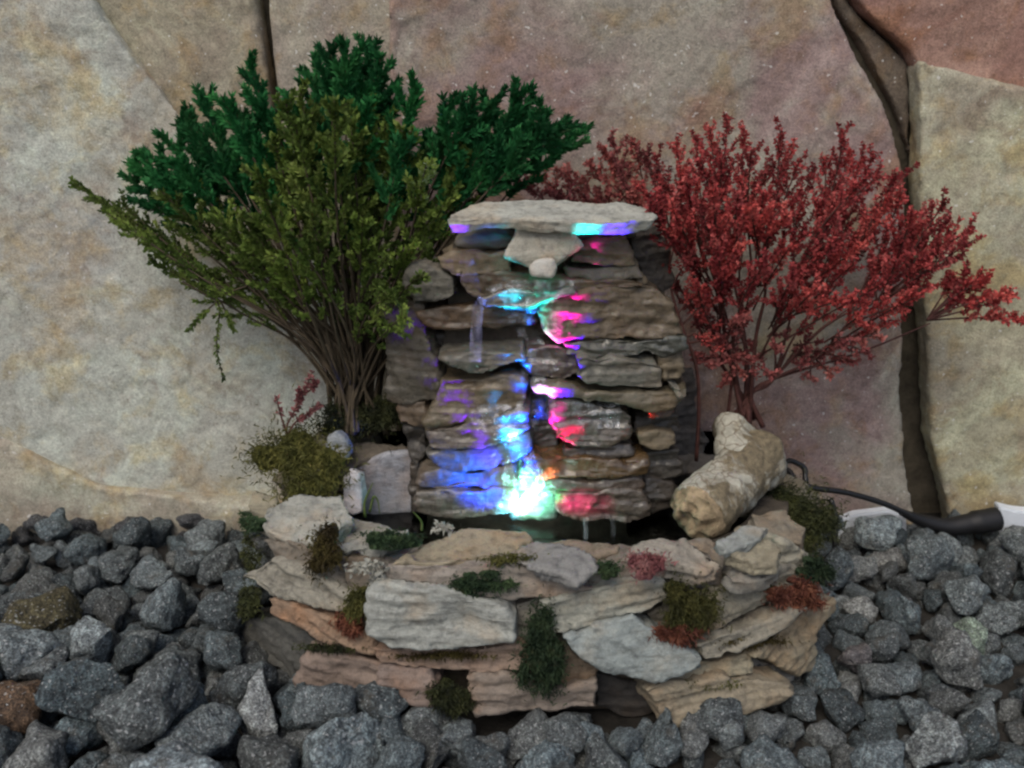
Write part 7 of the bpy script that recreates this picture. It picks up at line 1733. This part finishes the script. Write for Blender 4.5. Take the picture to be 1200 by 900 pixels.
film_sheet('water_film', [(338, 590, 690), (350, 566, 684), (360, 590, 650), (380, 592, 626), (400, 596, 626), (424, 612, 640), (446, 612, 660), (458, 612, 640), (476, 616, 652), (492, 600, 650), (510, 580, 640), (530, 580, 626), (548, 596, 626), (570, 590, 640), (604, 586, 650)], 22, 3)
film_sheet('water_film', [(490, 560, 600), (505, 545, 610), (520, 560, 600)], 22, 5)
film_sheet('water_film', [(486, 644, 730), (508, 650, 736), (520, 660, 730)], 24, 6)
for x, off in ((686, .014), (718, .010)):
    thread([(x, 608), (x + .5, 620), (x, 640)], .0017, .0013, off, M['falling'], .6)

# ------------------------------------------------------------------ the colour-changing LED lamp at the foot of the cascade
LP = Vector((at(613, 594, -.186).x, -.194, .066))     # down in the water just inside the front rim, aimed up the cascade
lamp = empty('led_lamp', LP)
tag(lamp, 'glowing multicolour LED lamp in the water at the foot of the cascade', 'lamp')
t = Tubes()
axl = Vector((0, .35, 1)).normalized()
t.tube([LP - axl * .026, LP - axl * .006, LP - axl * .004], 0, 0, 28, True, lambda w: .0085 if w < .9 else .0075)
t.build('lamp_case', M['lamp_case'], lamp)


def dome(name, c, r, mat, h=.7):
    v, f = [], []
    s = axl.cross(Vector((1, 0, 0))).normalized()
    u = s.cross(axl)
    for i in range(7):
        a = math.pi / 2 * i / 6
        for k in range(16):
            b = 2 * math.pi * k / 16
            v.append(c + (s * math.cos(b) + u * math.sin(b)) * (r * math.cos(a)) + axl * (r * h * math.sin(a)))
    for i in range(6):
        for k in range(16):
            p, q = i * 16 + k, i * 16 + (k + 1) % 16
            f.append((p, q, q + 16, p + 16))
    return adopt(new_obj(name, mesh_from(name, v, f), None, mat), lamp)


LED_M = mat_emit('led_white', (.90, 1.0, .92), 12.0)
dome('lens', LP - axl * .005, .0108, LED_M, .85)

BEAMS = [  # target px, offset, colour, watts, cone degrees
    ((596, 355), .014, (.0, .80, 1), 7.0, 6), ((634, 353), .012, (.0, 1, .70), 7.0, 6), ((578, 354), .014, (.05, .15, 1), 5, 7), ((676, 343), .012, (1, .0, .6), 2.6, 5),
    ((662, 378), .008, (1, .0, .55), 6.0, 8), ((686, 384), .003, (.06, .0, 1), 9.0, 5), ((644, 380), .008, (.6, .75, 1), 4, 4),
    ((606, 390), .004, (.0, .18, 1), 6.0, 8), ((558, 390), .02, (.35, .30, 1), 1.2, 8),
    ((690, 264), .030, (.0, .9, 1), 13.0, 4), ((724, 264), .030, (.06, .02, 1), 15.0, 5), ((533, 260), .030, (.16, .0, 1), 9.0, 4), ((680, 286), .022, (1, .12, .3), 2.0, 2.5),
    ((620, 441), .012, (.0, .35, 1), 4.0, 6), ((648, 440), .010, (.8, .0, .8), 2.2, 6), ((634, 440), .012, (.9, .7, 1), 2.5, 2.6),
    ((634, 478), .014, (1, .35, .95), 8, 8), ((612, 488), .010, (.0, .04, 1), 4.0, 9), ((553, 503), .010, (.14, .0, 1), 1.2, 12), ((592, 506), .010, (.0, .30, 1), 1.8, 9),
    ((645, 506), .010, (1, .0, .42), 3.2, 6), ((660, 520), .006, (1, .0, .12), 1.6, 11), ((603, 528), .012, (.0, .35, 1), 2.6, 13), ((605, 527), .012, (.7, .95, 1), 2.0, 6), ((578, 548), .010, (.02, .01, 1), 1.2, 18),
    ((648, 585), .012, (.05, 1, .25), .4, 9), ((640, 562), .010, (1, .30, .12), .8, 9), ((672, 590), .010, (1, .0, .25), .45, 18), ((574, 582), .010, (.0, .03, 1), 1.4, 26), ((770, 480), .0, (1, .0, .0), 1.8, 2.5),
    ((618, 586), .010, (.22, 1, .65), 1.0, 44), ((611, 594), .010, (.8, 1, .9), 1.0, 18), ((600, 598), .010, (.1, .6, 1), .8, 26), ((622, 566), .010, (.8, 1, .6), .8, 12), ((622, 410), .008, (.05, .0, 1), 3.2, 7), ((616, 545), .008, (.0, .05, 1), 2.4, 20), ((560, 566), .010, (.0, .10, 1), .5, 34),
]
for (tx, ty), off, colr, watt, cone in BEAMS:
    ld = bpy.data.lights.new('led_beam', 'SPOT')
    ld.energy = watt * 1.6
    ld.color = colr
    ld.spot_size = math.radians(cone * 1.35)
    ld.spot_blend = 1.0
    ld.shadow_soft_size = .004
    lo = bpy.data.objects.new('led_beam', ld)
    COL.objects.link(lo)
    src = LP + Vector(((tx - 613) * .00006, .000, .030))
    lo.location = src
    tgt = on_tower(tx, ty, off)
    lo.rotation_euler = (tgt - src).to_track_quat('-Z', 'Y').to_euler()
    adopt(lo, lamp)
ld = bpy.data.lights.new('led_glow', 'POINT')
ld.energy = .035
ld.color = (.35, 1, .85)
ld.shadow_soft_size = .004
lo = bpy.data.objects.new('led_glow', ld)
COL.objects.link(lo)
lo.location = LP + Vector((0, .010, .030))
adopt(lo, lamp)
